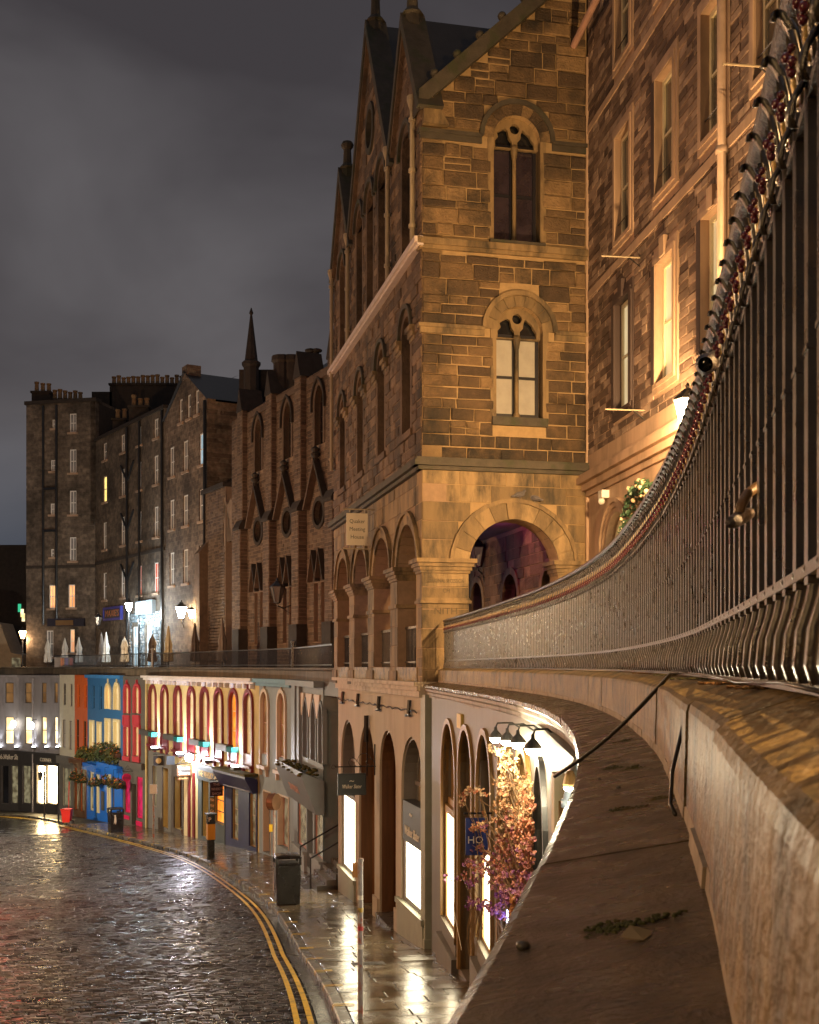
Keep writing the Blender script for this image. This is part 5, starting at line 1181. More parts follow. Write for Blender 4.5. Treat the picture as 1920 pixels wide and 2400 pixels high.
for u, za, zb_ in ((11.28, 9.2, 12.2), (8.65, 9.2, 12.2), (3.1, 9.2, 12.1), (.25, 6.0, 12.0)):
    b = MB(); tube(b, [FL.p(u, za, .12), FL.p(u, zb_, .12)], .055, 8)
    for z in (za + .3, (za + zb_) / 2, zb_ - .4): lathe(b, FL.p(u, z, .12), [(.085, 0), (.085, .08)], 8)
    lathe(b, FL.p(u, zb_ - .15, .12), [(.06, 0), (.12, .2), (.12, .3)], 8); b.build('downpipe', m_pipe, MH)
# passage under the building: inner wall with dark doorways, ceiling
FI = Fr(FL.p(-.5, 0, -3.45)[:2], FL.p(LL, 0, -3.45)[:2])
hs = [arch(u, .62, -.3, 1.75) for u in (10.7, 7.6, 4.5, 1.6)]
b = MB(); fwall(b, FI, rect(0, LL + .3, -.5, 3.6), hs, 0, -.4); b.build('passage_wall', m_mtL, MH)
masonry(FI, MH, m_stL, .0, LL + .3, -.3, 3.4, [blk_arch(u, .75, -.6, 1.75) for u in (10.7, 7.6, 4.5, 1.6)], (.25, .32), (.4, .8), 37, maxparts=60)
for u in (10.7, 7.6, 4.5, 1.6):
    b = MB(); fring(b, FI, arch(u, .62, -.3, 1.75), arch(u, .8, -.3, 1.75), -.2, .05); b.build('doorway_surround', m_stA, MH); pane(FI, arch(u, .62, -.3, 1.75), -.3, m_dark, MH, 'passage_door')
b = MB(); fbox(b, FL, -.5, LL - .6, 3.5, 3.9, -3.44, -.61); b.build('passage_ceiling', mat('pale_ceiling', (.25, .25, .28), .8), MH)
# notice board with posters in the passage
nb = thing('notice_board', 'lit notice board with yellow posters on the passage wall', 'notice board', FI.p(9.2, .7, .05))
b = MB(); fbox(b, FI, 8.75, 9.75, .35, 1.25, .05, .1); bo = b.build('board', m_cream_f, nb)
for i in range(4): pane(FI, rect(8.85 + i * .22, 9.02 + i * .22, .85, 1.15), .125, glow('yellow_poster', (.75, .6, .12), .5), bo, 'poster')
pl = thing('strip_lamp', 'magenta strip lamp fixed to the passage ceiling', 'lamp', FI.p(9.5, 3.45, 1.4)); b = MB(); fbox(b, FI, 8.9, 10.1, 3.43, 3.5, 1.3, 1.45); b.build('tube', glow('magenta_tube', (1, .1, .45), 3), pl)
point_light('strip_glow', FI.p(9.3, 3.3, 1.2), 14, (1, .12, .4), .2, pl); point_light('strip_glow_blue', FI.p(6.5, 3.2, 1.9), 8, (.3, .35, 1), .2, pl)
# hanging sign
us = FL.at(877); FS = FL.side(us, .75, 0.0)
hs_ = thing('meeting_house_sign', 'cream hanging sign with three lines of black lettering on two iron bars', 'sign', FL.p(us, 3.0, .4))
zt, zb_ = 3.92, 3.10
b = MB(); fbox(b, FS, .03, .58, zb_, zt, -.02, .02); bd = b.build('board', mat('sign_cream', (.56, .47, .36), .6, var=.06, bump=.05), hs_)
for s_, dz in (('Quaker', .2), ('Meeting', 0), ('House', -.2)): text(FS, s_, .305, (zt + zb_) / 2 + dz, .145, .025, m_iron2, bd, w=.40 if s_ != 'House' else .34, thick=.003)
for z in (zt + .1, zb_ - .09):
    b = MB(); tube(b, [FS.p(-.06, z, 0), FS.p(.76, z, 0)], .02, 6); b.build('iron_bar', m_pipe, hs_)
for u in (.12, .5):
    b = MB(); tube(b, [FS.p(u, zt, 0), FS.p(u, zt + .1, 0)], .01, 5); tube(b, [FS.p(u, zb_, 0), FS.p(u, zb_ - .09, 0)], .01, 5); tube(b, [FS.p(u, zb_ - .09, 0), FS.p(u, zt + .1, .0)], .006, 4); b.build('hanger', m_pipe, hs_)
# two pigeons roosting on the arch
def pigeon(c, ang, lab):
    ca, sa = math.cos(ang), math.sin(ang); b = MB()
    def L(x, y, z): return (c[0] + x * ca - y * sa, c[1] + x * sa + y * ca, c[2] + z)
    tube(b, [L(-.19, 0, .035), L(-.12, 0, .055), L(-.05, 0, .08), L(.03, 0, .095), L(.08, 0, .115), L(.10, 0, .15), L(.115, 0, .175), L(.135, 0, .178), L(.15, 0, .172), L(.172, 0, .162)], [.012, .035, .058, .066, .055, .036, .030, .028, .012, .002], 10)
    for s_ in (-1, 1):
        tube(b, [L(.04, s_ * .05, .11), L(-.04, s_ * .06, .09), L(-.13, s_ * .04, .06), L(-.2, s_ * .02, .045)], [.02, .03, .022, .004], 6); tube(b, [L(.0, s_ * .02, .06), L(.01, s_ * .02, .0), L(.03, s_ * .02, -.002)], .006, 5)
    return tag(b.build('pigeon', mat('pigeon_grey', (.13, .12, .13), .6, var=.4, ns=15), smooth=True), lab, 'pigeon')
pigeon(FE.p(UC + .12, ZSP + RO + .075, .03), .4, 'grey pigeon roosting on the arch crown beside another')
pigeon(FE.p(UC + .47, ZSP + RO + .005, .03), 2.6, 'grey pigeon hunched on the arch shoulder, tail towards the first')

# ================================================================== tenement on the right of the terrace
FR_ = Fr((3.93, 26.38), (8.13, -5.0))
m_stR = mat('brown_stone', rough=.8, var=.3, ns=4, bump=.8, bs=22, ramp=[(0, (.075, .046, .034)), (.4, (.14, .092, .066)), (.75, (.24, .165, .12)), (1, (.36, .26, .19))], dirt=(.05, .034, .025), ds=.9, dlo=.5, dhi=.76, bdist=.02)
m_mtR = mat('pink_mortar', (.37, .245, .165), .85, var=.2, ns=6, bump=.3)
m_trim = mat('dressed_stone', (.40, .275, .19), .7, var=.18, ns=3, bump=.35, dirt=(.15, .11, .08), ds=1.5, dlo=.5, dhi=.8, streak=True)
m_ivory = mat('ivory_sash', (.60, .53, .36), .45, var=.08, bump=.06)
m_trimdark = mat('dark_dressed_stone', (.05, .032, .03), .6, var=.25, ns=4, bump=.4, streak=True)  # darker dressed stone for some surrounds and jamb strips
TR = thing('stone_tenement', 'tall brown stone tenement with ivory sash windows beside the terrace walk', 'building', FR_.p(5, -.25))
m_sashpane = mat('evening_glass', (.10, .085, .065), .06, var=.5, ns=1.0, bump=.03, bs=3, spec=.9)
COLX = [1463, 1562, 1676, 1806]; ROWZ = [(5.16, 7.33), (8.60, 10.70), (12.20, 14.30)]
cu = [FR_.at(x) for x in COLX]; cu += [cu[-1] + (cu[-1] - cu[-2])]
RWn = [(u, .46, z0, z1) for u in cu for z0, z1 in ROWZ]
GA = [(FR_.at(1447), .72, -.2, 2.42), (FR_.at(1523), .72, -.2, 2.42), (FR_.at(1600), .72, -.2, 2.42), (FR_.at(1690), .72, -.2, 2.42)]
b = MB(); fwall(b, FR_, rect(-.2, FR_.len, 3.7, 15.5), [rect(u - h - .015, u + h + .015, z0 - .015, z1 + .015) for u, h, z0, z1 in RWn], 0, -.35); b.build('wall', m_mtR, TR)
b = MB(); fwall(b, FR_, rect(-.2, FR_.len, -.5, 3.7), [grow(arch(*g), .012) for g in GA], 0, -.35); b.build('ground_wall', m_trim, TR)
masonry(FR_, TR, m_stR, .12, FR_.at(1960), 4.62, 14.9, [blk_rect(u - h - .2, u + h + .2, z0 - .2, z1 + .26) for u, h, z0, z1 in RWn], (.135, .17), (.26, .52), 51, proud=(.01, .026), bev=.01, gap=.02, maxparts=300)
for i, (u, h, z0, z1) in enumerate(RWn):
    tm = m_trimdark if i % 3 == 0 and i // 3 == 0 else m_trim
    b = MB(); fring(b, FR_, rect(u - h, u + h, z0, z1), rect(u - h - .2, u + h + .2, z0 - .18, z1 + .24), -.2, .04, True)
    fring(b, FR_, rect(u - h + .0, u + h, z0, z1), rect(u - h - .09, u + h + .09, z0 - .08, z1 + .1), .03, .065, True)
    if i % 3 == 0: fbox(b, FR_, u - .12, u + .12, z1 + .02, z1 + .36, 0, .1)
    b.build('surround', tm, TR)
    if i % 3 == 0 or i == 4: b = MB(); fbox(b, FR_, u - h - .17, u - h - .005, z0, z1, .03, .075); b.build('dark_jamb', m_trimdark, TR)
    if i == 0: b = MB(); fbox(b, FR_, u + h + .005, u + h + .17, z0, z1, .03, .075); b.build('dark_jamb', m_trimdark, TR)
    W_ = window(FR_, TR, rect(u - h, u + h, z0, z1), .10, m_ivory, m_sashpane if i % 3 else m_curtain, bars=(1, 1), t=.085, fr_d=.06, barw=.04)
    if i % 3: 
        b = MB(); tube(b, [FR_.p(u - h, z0 + .35, -.02), FR_.p(u + h, z0 + .35, -.02)], .012, 5); tube(b, [FR_.p(u + .1, z0, -.02), FR_.p(u + .1, z0 + .35, -.02)], .01, 5); b.build('window_guard', m_iron2, W_)
b = MB()
for z0, z1, e in ((3.72, 3.84, .06), (3.84, 3.98, .16), (3.98, 4.12, .28), (4.12, 4.2, .22), (4.2, 4.62, .03)): fbox(b, FR_, -.02, FR_.len, z0, z1, -.1, e)
b.build('cornice', m_trim, TR)
for z0, z1, e in ((8.05, 8.22, .025), (11.7, 11.85, .025)):
    b = MB(); fbox(b, FR_, .1, FR_.len, z0, z1, -.1, e + .012); b.build('string_course', m_trim, TR)
b = MB(); tube(b, [FR_.p(-.3, 13.62, .34), FR_.p(9, 13.95, .34)], .075, 10); b.build('gutter', mat('pink_gutter', (.42, .25, .2), .45), TR)
b = MB(); fbox(b, FR_, -.03, .12, -.3, 13.4, -.1, .06); b.build('corner_strip', m_trim, TR)
u = FR_.at(1706); b = MB(); tube(b, [FR_.p(u, 4.2, .1), FR_.p(u, 15, .1)], .07, 10)
for z in (5.5, 8, 10.5, 13): lathe(b, FR_.p(u, z, .1), [(.1, 0), (.1, .1)], 10)
b.build('downpipe', mat('salmon_pipe', (.40, .29, .22), .45), TR, smooth=True)
for i, g in enumerate(GA):
    u, h, z0, z1 = g
    for k_, (w0, w1, d1) in enumerate(((0, .1, .03), (.1, .2, .07), (.2, .28, .11))):
        b = MB(); fring(b, FR_, arch(u, h + w0, z0, z1), arch(u, h + w1, z0, z1), -.1, d1); b.build('arch_moulding', m_trim, TR)
    W_ = MB(); fring(W_, FR_, arch(u, h - .09, z0, z1), arch(u, h, z0, z1), -.26, -.16)
    fbox(W_, FR_, u - h, u + h, z1 - .05, z1 + .05, -.25, -.14)
    for k in range(1, 6):
        a = math.pi * k / 6; tube(W_, [FR_.p(u + .15 * math.cos(a), z1 + .15 * math.sin(a), -.19), FR_.p(u + (h - .05) * math.cos(a), z1 + (h - .05) * math.sin(a), -.19)], .018, 5)
    ww = W_.build('fanlight_window', m_ivory, TR); pane(FR_, arch(u, h - .05, z0, z1), -.22, m_cream_lit, ww)
for i, (x, y) in enumerate(((1513, 962), (1503, 604), (1818, 158))):
    u, z = FR_.at(x, y); t = thing('wall_rod', ('iron rod standing out below the lowest sash window near the lantern', 'iron rod standing out between the two window storeys', 'iron rod standing out high beside the downpipe')[i], 'flag rod', FR_.p(u, z, 0)); b = MB(); tube(b, [FR_.p(u, z, -.02), FR_.p(u, z, .78)], .016, 6); b.build('rod', m_pipe, t); b = MB(); tube(b, [FR_.p(u, z - .2, -.02), FR_.p(u, z, .25)], .012, 5); b.build('stay', m_iron2, t)
u, z = FR_.at(1424, 1168); t = thing('security_camera', 'small white security camera above the fanlight arches', 'camera', FR_.p(u, z, .05)); b = MB(); fbox(b, FR_, u - .14, u + .12, z, z + .16, 0, .16); b.build('housing', mat('white_plastic', (.7, .68, .62), .4), t); b = MB(); ball(b, FR_.p(u - .02, z - .06, .12), .075, 8, 6); b.build('lens_ball', mat('white_plastic', (.7, .68, .62), .4), t, smooth=True)
# festive garland over the second arch
u, h, z0, z1 = GA[1]; t = thing('garland', 'leafy festive garland with pale blossoms over the second fanlight arch', 'garland', FR_.p(u, z1, .2)); b = MB(); c_ = MB(); rgg = random.Random(4)
for a in np.linspace(-.2, math.pi * .95, 22):
    p = FR_.p(u - (h + .2) * math.cos(a), z1 + (h + .2) * math.sin(a), .15); leaves(b, p, .16, .16, .16, 28, .07, rgg)
    for _ in range(2): q = [p[k] + rgg.uniform(-.15, .15) for k in range(3)]; c_.cur = rgg.random(); ball(c_, q, rgg.uniform(.03, .06), 6, 4)
b.build('greenery', mat('garland_green', (.035, .08, .04), .6, var=.4, ns=8, bump=0), t); c_.build('blossoms', mat('peach_blossom', (.55, .4, .25), .6, var=.3, ns=9), t, smooth=True)
# ================================================================== terrace walk and far parapet with railings
m_flag = mat('terrace_flags', (.09, .075, .055), .35, var=.3, ns=2, bump=.3, rvar=.15)
WC = Curve([(.72, 25.45), (-.55, 31), (-1.95, 36.9), (-2.65, 39.2), (-4.2, 45.4), (-6.1, 50.2), (-8.2, 54.5), (-10.2, 58.6), (-14.25, 66.1), (-16.4, 69.4), (-20.1, 75.5), (-22.9, 79.3), (-24.7, 81.2), (-27.5, 83), (-33, 85)])
b = MB(); sweep(b, M, M.s_at_y(-2), M.L, [(.16, -.21), (6.5, -.21)], .5, closed=False); struct(b.build('terrace_pavement', m_flag), 'stone flagged terrace walk behind the tall railing')
b = MB(); sweep(b, WC, 0, WC.L, [(-.1, -.215), (14, -.215)], .8, closed=False); struct(b.build('terrace_walk', m_flag), 'stone flagged terrace running on above the shops')
FP0 = WC.s_at_y(37.2)
pw = thing('terrace_wall', 'dark stone band and coping carrying the far railings above the coloured shops', 'wall', (-8, 55, -.55))
m_dband = mat('dark_band_stone', rough=.7, var=.3, ns=4, bump=.5, ramp=[(0, (.06, .046, .032)), (1, (.11, .085, .055))], dirt=(.03, .026, .018), ds=1.5, streak=True)
run(WC, FP0, WC.L - .2, (1.4, 1.9), [(.25, -.04), (-.22, -.05), (-.25, -.12), (-.2, -.15), (.25, -.15)], 'coping_stone', m_dband, pw, step=.8)
run(WC, FP0, WC.L - .2, (1.8, 2.6), [(.3, -.15), (-.12, -.15), (-.12, -.56), (.3, -.56)], 'band_stone', m_dband, pw, step=.9)
cuts = [38.5, 46.3, 66.0, 80.6]
labs = ['black iron railing on the dark band nearest the arcade piers', 'long black iron railing on the dark band over the yellow building', 'black iron railing on the dark band at the far bend']
def f_bar2(b_): box(b_, -.011, .011, -.011, .011, 0, .78)
pb['rail_bar'] = proto(f_bar2, 'rail_bar', mat('wet_rail_iron', (.05, .048, .05), .25, var=.4, ns=6, bump=.2, spec=.8))
for i in range(3):
    a, c = WC.s_at_y(cuts[i]) + .15, WC.s_at_y(cuts[i + 1]) - .1
    t = thing('iron_railing', labs[i], 'railing', (*WC.p((a + c) / 2), -.045))
    for z0, z1 in ((.73, .78), (.08, .11)):
        b = MB(); sweep(b, WC, a, c, [(-.022, -.045 + z0), (-.022, -.045 + z1), (.022, -.045 + z1), (.022, -.045 + z0)], .5); b.build('rail', m_iron2, t)
    n = int((c - a) / (.15 if i < 2 else .22))
    for k in range(n + 1):
        p, e, r = WC.fr(a + (c - a) * k / n); o = link_copy(pb['rail_bar'], t, (p[0], p[1], -.045), math.atan2(e[1], e[0])); o.name = 'bar'
for i, y in enumerate(cuts[1:3]):
    q = WC.p(WC.s_at_y(y)); b = MB(); lathe(b, (q[0], q[1], -.05), [(.09, 0), (.09, .95), (.12, .97), (.12, 1.02), (.03, 1.08)], 10)
    tag(b.build('railing_post', m_iron if i == 0 else mat('wet_lit_post', (.18, .17, .16), .25)), ('black iron post between the two near railing runs', 'wet iron post coloured pale as lit between the two far railing runs')[i], 'post')  # lit paleness of the far post put into its colour
# railings between the arcade piers
for i, u in enumerate(BAY):
    t = thing('arcade_railing', 'short iron railing panel between arcade piers, %s from the corner pier' % ('fourth', 'third', 'second', 'first')[i], 'railing', FL.p(u, -.02, -.2), 'railings in the arcade arches')
    for z0, z1 in ((.88, .94), (.1, .14)): b = MB(); fbox(b, FL, u - RI, u + RI, -.02 + z0, -.02 + z1, -.24, -.18); b.build('rail', m_iron, t)
    for k in range(14): 
        p = FL.p(u - RI + .06 + k * (2 * RI - .12) / 13, -.02, -.21); o = link_copy(pb['rail_bar'], t, p, math.atan2(FL.u.y, FL.u.x), (1, 1, 1.15)); o.name = 'bar'

# ================================================================== buttressed church hall
FB1 = Fr((-11.1, 66.8), (-2.6, 49.8))
m_stB = mat('umber_sandstone', rough=.8, var=.3, ns=4, bump=.7, bs=20, ramp=[(0, (.085, .055, .038)), (.5, (.125, .082, .055)), (1, (.175, .118, .078))], dirt=(.04, .026, .02), ds=.8, dlo=.52, dhi=.76, bdist=.02)
m_mtB = mat('umber_mortar', (.25, .175, .12), .85, var=.2)
m_drkB = mat('soot_black_stone', (.035, .026, .02), .8, var=.4, ns=3, bump=.5)
TB = thing('church_hall', 'buttressed stone church hall with tall lancets and gabled hood moulds', 'church', FB1.p(8, -.2))
uB = [FB1.at(x, d=.3) for x in (561, 628, 696, 775)]; uC = [(uB[i] + uB[i + 1]) / 2 for i in range(3)]
u_l = FB1.at(548); HB = 13.0
holesB = []; blkB = []
for u in uC:
    holesB += [arch(u, .48, 9.75, 11.6, 'pointed', .45), circ(u, 6.75, .55, 18)]
    blkB += [blk_arch(u, .66, 9.6, 11.6, 'pointed', .45), blk_rect(u - .6, u + .6, 6.2, 7.3)]
    for s_ in (-1, 1): holesB.append(rect(u + s_ * .42 - .24, u + s_ * .42 + .24, 1.1, 3.7)); blkB.append(blk_rect(u + s_ * .42 - .26, u + s_ * .42 + .26, 1.1, 3.7))
b = MB(); fwall(b, FB1, rect(u_l - .3, FB1.len, -.4, HB), holesB, 0, -.4); b.build('wall', m_mtB, TB)
masonry(FB1, TB, m_stB, u_l - .3, FB1.len, -.3, HB, blkB, (.155, .185), (.35, .6), 61, proud=(.012, .026), bev=.012, gap=.022, maxparts=300)
for u in uC:
    b = MB(); fring(b, FB1, arch(u, .48, 9.75, 11.6, 'pointed', .45), arch(u, .68, 9.75, 11.6, 'pointed', .45), -.25, .05); b.build('surround', m_stB, TB)
    b = MB(); fring(b, FB1, arch(u, .68, 11.3, 11.6, 'pointed', .45), arch(u, .78, 11.3, 11.6, 'pointed', .45), 0, .14); b.build('hood_mould', m_drkB, TB)
    window(FB1, TB, arch(u, .48, 9.75, 11.6, 'pointed', .45), .25, m_drkB, m_dark, bars=(1, 3))
    b = MB(); fring(b, FB1, circ(u, 6.75, .55, 18), circ(u, 6.75, .72, 18), -.25, .08, True); b.build('round_window', m_drkB, TB); pane(FB1, circ(u, 6.75, .56, 18), -.2, m_dark, TB, 'round_pane')
    for s_ in (-1, 1):
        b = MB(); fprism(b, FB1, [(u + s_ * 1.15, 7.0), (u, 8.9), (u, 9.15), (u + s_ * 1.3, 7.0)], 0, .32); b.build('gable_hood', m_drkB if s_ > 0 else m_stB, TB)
    b = MB(); lathe(b, FB1.p(u, 8.95, .2), [(.14, 0), (.1, .2), (.2, .3), (.2, .4), (.12, .45), (.2, .6), (.05, .72)], 8); b.build('finial', m_drkB, TB)
    for s_ in (-1, 1):
        c = u + s_ * .42
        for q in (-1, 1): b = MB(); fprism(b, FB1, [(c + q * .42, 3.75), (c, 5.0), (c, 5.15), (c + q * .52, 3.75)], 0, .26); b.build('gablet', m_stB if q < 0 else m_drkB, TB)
        window(FB1, TB, rect(c - .24, c + .24, 1.1, 3.7), .2, mat('red_frame', (.25, .02, .015), .45), m_dark, t=.045, bars=(0, 0), name='door_window')
    b = MB(); fbox(b, FB1, u - 1.3, u + 1.3, 12.6, 12.85, 0, .1); b.build('eaves_course', m_stB, TB)
for i, u in enumerate(uB):
    for (z0, z1, w, dd) in ((-.4, 1.9, .5, .52), (1.9, 7.1, .42, .40), (7.3, 13.1, .38, .27)):
        b = MB(); fbox(b, FB1, u - w, u + w, z0, z1, 0, dd); b.build('buttress_core', m_mtB if z0 > 0 else m_drkB, TB)
        if z0 > 0:
            for (F_, a, c) in ((Fr(FB1.p(u - w, 0, dd)[:2], FB1.p(u + w, 0, dd)[:2]), 0, 2 * w), (FB1.side(u - w, 0, dd), 0, dd), (Fr(FB1.p(u + w, 0, dd)[:2], FB1.p(u + w, 0, 0)[:2]), 0, dd)):
                masonry(F_, TB, m_stB, a, c, z0, z1, [], (.155, .185), (.35, .6), 70 + i, proud=(.012, .026), bev=.012, gap=.022, maxparts=0)
    b = MB(); fprism(b, FB1.side(u - .5, 0, 1), [(0, 7.0), (.5, 7.0), (.5, 7.12), (.3, 7.5), (0, 7.5)], 0, -1.0); b.build('weathering', m_drkB, TB)
    b = MB(); fprism(b, FB1, [(u - .45, 13.1), (u + .45, 13.1), (u, 14.3)], .33, -.9); b.build('gablet_cap', m_drkB, TB)
b = MB(); b.add([FB1.p(u_l - .5, 12.85, .1), FB1.p(FB1.len, 12.85, .1), FB1.p(FB1.len, 15.8, -4), FB1.p(u_l - .5, 15.8, -4)], [(0, 1, 2, 3)]); b.build('roof', m_slateroof, TB)
b = MB(); c_ = px(589, 0, 65.5); zb_ = (HY - 905) / FPX * 65.5
lathe(b, (c_[0], c_[1], zb_ - 3), [(.42, 0), (.42, 4.0), (.52, 4.15), (.52, 4.3), (.36, 4.4), (.06, 6.9), (.12, 7.0), (.02, 7.3)], 8); b.build('spire', m_drkB, TB)
b = MB(); c_ = px(603, 0, 66); box(b, c_[0] - 1.0, c_[0] + .9, c_[1], c_[1] + 1, 10, (HY - 866) / FPX * 66); b.build('gable_stack', m_drkB, TB)
for xa in (661, 684):
    b = MB(); c_ = px(xa, 0, 58); zt_ = (HY - 838) / FPX * 58; lathe(b, (c_[0], c_[1], 11), [(.42, 0), (.42, zt_ - 11.3), (.52, zt_ - 11.2), (.5, zt_ - 10.95), (.3, zt_ - 10.9)], 10); b.build('chimney', m_drkB, TB)
for xa in (728, 742):
    b = MB(); c_ = px(xa, 0, 55); lathe(b, (c_[0], c_[1], 14.0), [(.12, 0), (.12, .45), (.26, .5), (.26, .58), (.05, .65)], 8); b.build('roof_vent', m_drkB, TB)
# low annexe to the left of the hall
FX = Fr((-11.65, 67.6), (-10.15, 64.8)); m_an = m_stB
TX = thing('stone_annexe', 'low stone annexe with paired lancets between the hall and the gabled tenement', 'building', FX.p(1.4, -.2))
uu = [FX.at(x) for x in (528, 541)]
b = MB(); fwall(b, FX, rect(0, FX.len + .5, -.4, 9.7), [arch(u, .22, 6.7, 8.6, 'pointed', .2) for u in uu], 0, -.4); b.build('wall', m_mtB, TX)
masonry(FX, TX, m_an, 0, FX.len + .4, -.3, 9.7, [blk_rect(u - .26, u + .26, 6.6, 9.0) for u in uu], (.155, .185), (.35, .6), 77, gap=.022, maxparts=150)
for u in uu: window(FX, TX, arch(u, .22, 6.7, 8.6, 'pointed', .2), .2, m_drkB, m_dark, bars=(0, 0))
b = MB(); fbox(b, FX, -.1, FX.len + .5, 9.7, 9.95, -.5, .15); b.build('coping', m_drkB, TX)
b = MB(); fbox(b, FX, .1, .75, -.4, 6.3, 0, .5); fprism(b, FX.side(.05, 0, 1), [(0, 6.3), (.58, 6.3), (0, 7.0)], 0, -.75); b.build('buttress', m_an, TX)

# ================================================================== tenements beyond
def brickish(name, ramp_lo, ramp_hi, mort):
    """far rubble masonry, too small to pick the stones apart: courses, joints and stained patches in the material"""
    m = bpy.data.materials.new(name); m.use_nodes = True; MATS[name] = m; N = m.node_tree.nodes; L = m.node_tree.links; b = N['Principled BSDF']; b.inputs['Roughness'].default_value = .85
    g = N.new('ShaderNodeNewGeometry'); sp = N.new('ShaderNodeSeparateXYZ'); L.new(g.outputs['Position'], sp.inputs[0])
    ad = N.new('ShaderNodeMath'); ad.operation = 'MULTIPLY_ADD'; L.new(sp.outputs['Y'], ad.inputs[0]); ad.inputs[1].default_value = 1.1; 
    mx_ = N.new('ShaderNodeMath'); mx_.operation = 'MULTIPLY'; L.new(sp.outputs['X'], mx_.inputs[0]); mx_.inputs[1].default_value = -.55; L.new(mx_.outputs[0], ad.inputs[2])
    cb = N.new('ShaderNodeCombineXYZ'); L.new(ad.outputs[0], cb.inputs[0]); L.new(sp.outputs['Z'], cb.inputs[1])
    br = N.new('ShaderNodeTexBrick'); br.inputs['Scale'].default_value = 1.0; br.inputs['Brick Width'].default_value = .5; br.inputs['Row Height'].default_value = .27; br.inputs['Mortar Size'].default_value = .018
    br.inputs['Color1'].default_value = (*ramp_lo, 1); br.inputs['Color2'].default_value = (*ramp_hi, 1); br.inputs['Mortar'].default_value = (*mort, 1); br.inputs['Bias'].default_value = -.1
    nzd = N.new('ShaderNodeTexNoise'); nzd.inputs['Scale'].default_value = 1.2; L.new(g.outputs['Position'], nzd.inputs['Vector']); vm = N.new('ShaderNodeVectorMath'); vm.operation = 'MULTIPLY_ADD'; L.new(nzd.outputs['Color'], vm.inputs[0]); vm.inputs[1].default_value = (.22, .12, 0); L.new(cb.outputs[0], vm.inputs[2]); L.new(vm.outputs[0], br.inputs['Vector'])
    n2 = N.new('ShaderNodeTexNoise'); n2.inputs['Scale'].default_value = .45; n2.inputs['Detail'].default_value = 7; n2.inputs['Roughness'].default_value = .65; L.new(g.outputs['Position'], n2.inputs['Vector'])
    mr = N.new('ShaderNodeMapRange'); mr.inputs[1].default_value = .35; mr.inputs[2].default_value = .68; mr.inputs[3].default_value = .35; mr.inputs[4].default_value = 1.3; L.new(n2.outputs[0], mr.inputs[0])
    n3 = N.new('ShaderNodeTexNoise'); n3.inputs['Scale'].default_value = 4.0; n3.inputs['Detail'].default_value = 4; L.new(g.outputs['Position'], n3.inputs['Vector'])
    mr3 = N.new('ShaderNodeMapRange'); mr3.inputs[1].default_value = .3; mr3.inputs[2].default_value = .7; mr3.inputs[3].default_value = .6; mr3.inputs[4].default_value = 1.35; L.new(n3.outputs[0], mr3.inputs[0])
    mm = N.new('ShaderNodeMath'); mm.operation = 'MULTIPLY'; L.new(mr.outputs[0], mm.inputs[0]); L.new(mr3.outputs[0], mm.inputs[1])
    sc = N.new('ShaderNodeVectorMath'); sc.operation = 'SCALE'; L.new(br.outputs[0], sc.inputs[0]); L.new(mm.outputs[0], sc.inputs['Scale']); L.new(sc.outputs[0], b.inputs['Base Color'])
    bu = N.new('ShaderNodeBump'); bu.inputs['Strength'].default_value = .7; bu.inputs['Distance'].default_value = .04; L.new(br.outputs['Fac'], bu.inputs['Height']); bu.invert = True; L.new(bu.outputs[0], b.inputs['Normal'])
    return m
m_t2 = brickish('tenement_rubble', (.13, .088, .062), (.24, .17, .12), (.22, .17, .12)); m_t3 = brickish('tenement_ashlar', (.12, .09, .066), (.19, .145, .105), (.15, .12, .09)); m_t4 = brickish('tower_rubble', (.115, .088, .066), (.18, .14, .105), (.14, .11, .085))
m_wsash = mat('white_sash', (.75, .73, .70), .45, var=.05, bump=0)
m_chim = mat('chimney_pot', (.24, .15, .07), .7, var=.25, ns=2); m_red_lit = glow('red_lit_room', (.7, .12, .06), .6, c2=(.35, .07, .04)); m_yel_lit = glow('yellow_lit_room', (1, .75, .22), 1.0, c2=(.8, .55, .15)); m_or_lit = glow('orange_blind_room', (1, .5, .2), .9, c2=(.6, .22, .08), ns=1.0); m_blue_lit = glow('pale_blue_room', (.35, .5, .6), .6, c2=(.25, .35, .4))
m_pale_pane = mat('curtained_pane', (.26, .255, .25), .12, var=.5, ns=1.2, bump=.02, spec=.7)
def tenement(name, label, F, ztop_, wm, wins, outline=None, zb=-.4, quoin=None):
    T = thing(name, label, 'building', F.p(F.len / 2, -.2)); L_ = []
    for w in wins: a, c, z0, z1 = RP(F, *w[:4]); L_.append(rect(a, c, z0, z1))
    b = MB(); fwall(b, F, outline or rect(0, F.len, zb, ztop_), L_, 0, -.5); b.build('wall', wm, T)
    for w, l in zip(wins, L_):
        W_ = window(F, T, l, .08, m_wsash, w[4] if len(w) > 4 else m_pale_pane, bars=(1 if w[1] - w[0] > 9 else 0, 1), t=.07, barw=.05)
        us_ = [p[0] for p in l]; zs2 = [p[1] for p in l]; b = MB(); fbox(b, F, min(us_) - .15, max(us_) + .15, min(zs2) - .14, min(zs2), -.1, .09); b.build('sill', m_trim, W_)
    return T
F_b2 = Fr((-15.0, 73.4), (-11.4, 67.3)); u_pk = F_b2.len * .5
def grid(F, cols, rows, hw, sp=None):
    out = []
    for x in cols:
        for z0, z1 in rows:
            u = F.at(x); Y = F.Y(u); h = hw
            e = abs(F.at(x + 1) - F.at(x - 1)) / 2; dx = h / e
            out.append((x - dx, x + dx, HY - FPX * z1 / Y, HY - FPX * z0 / Y) + ((sp[(x, z0)],) if sp and (x, z0) in sp else ()))
    return out
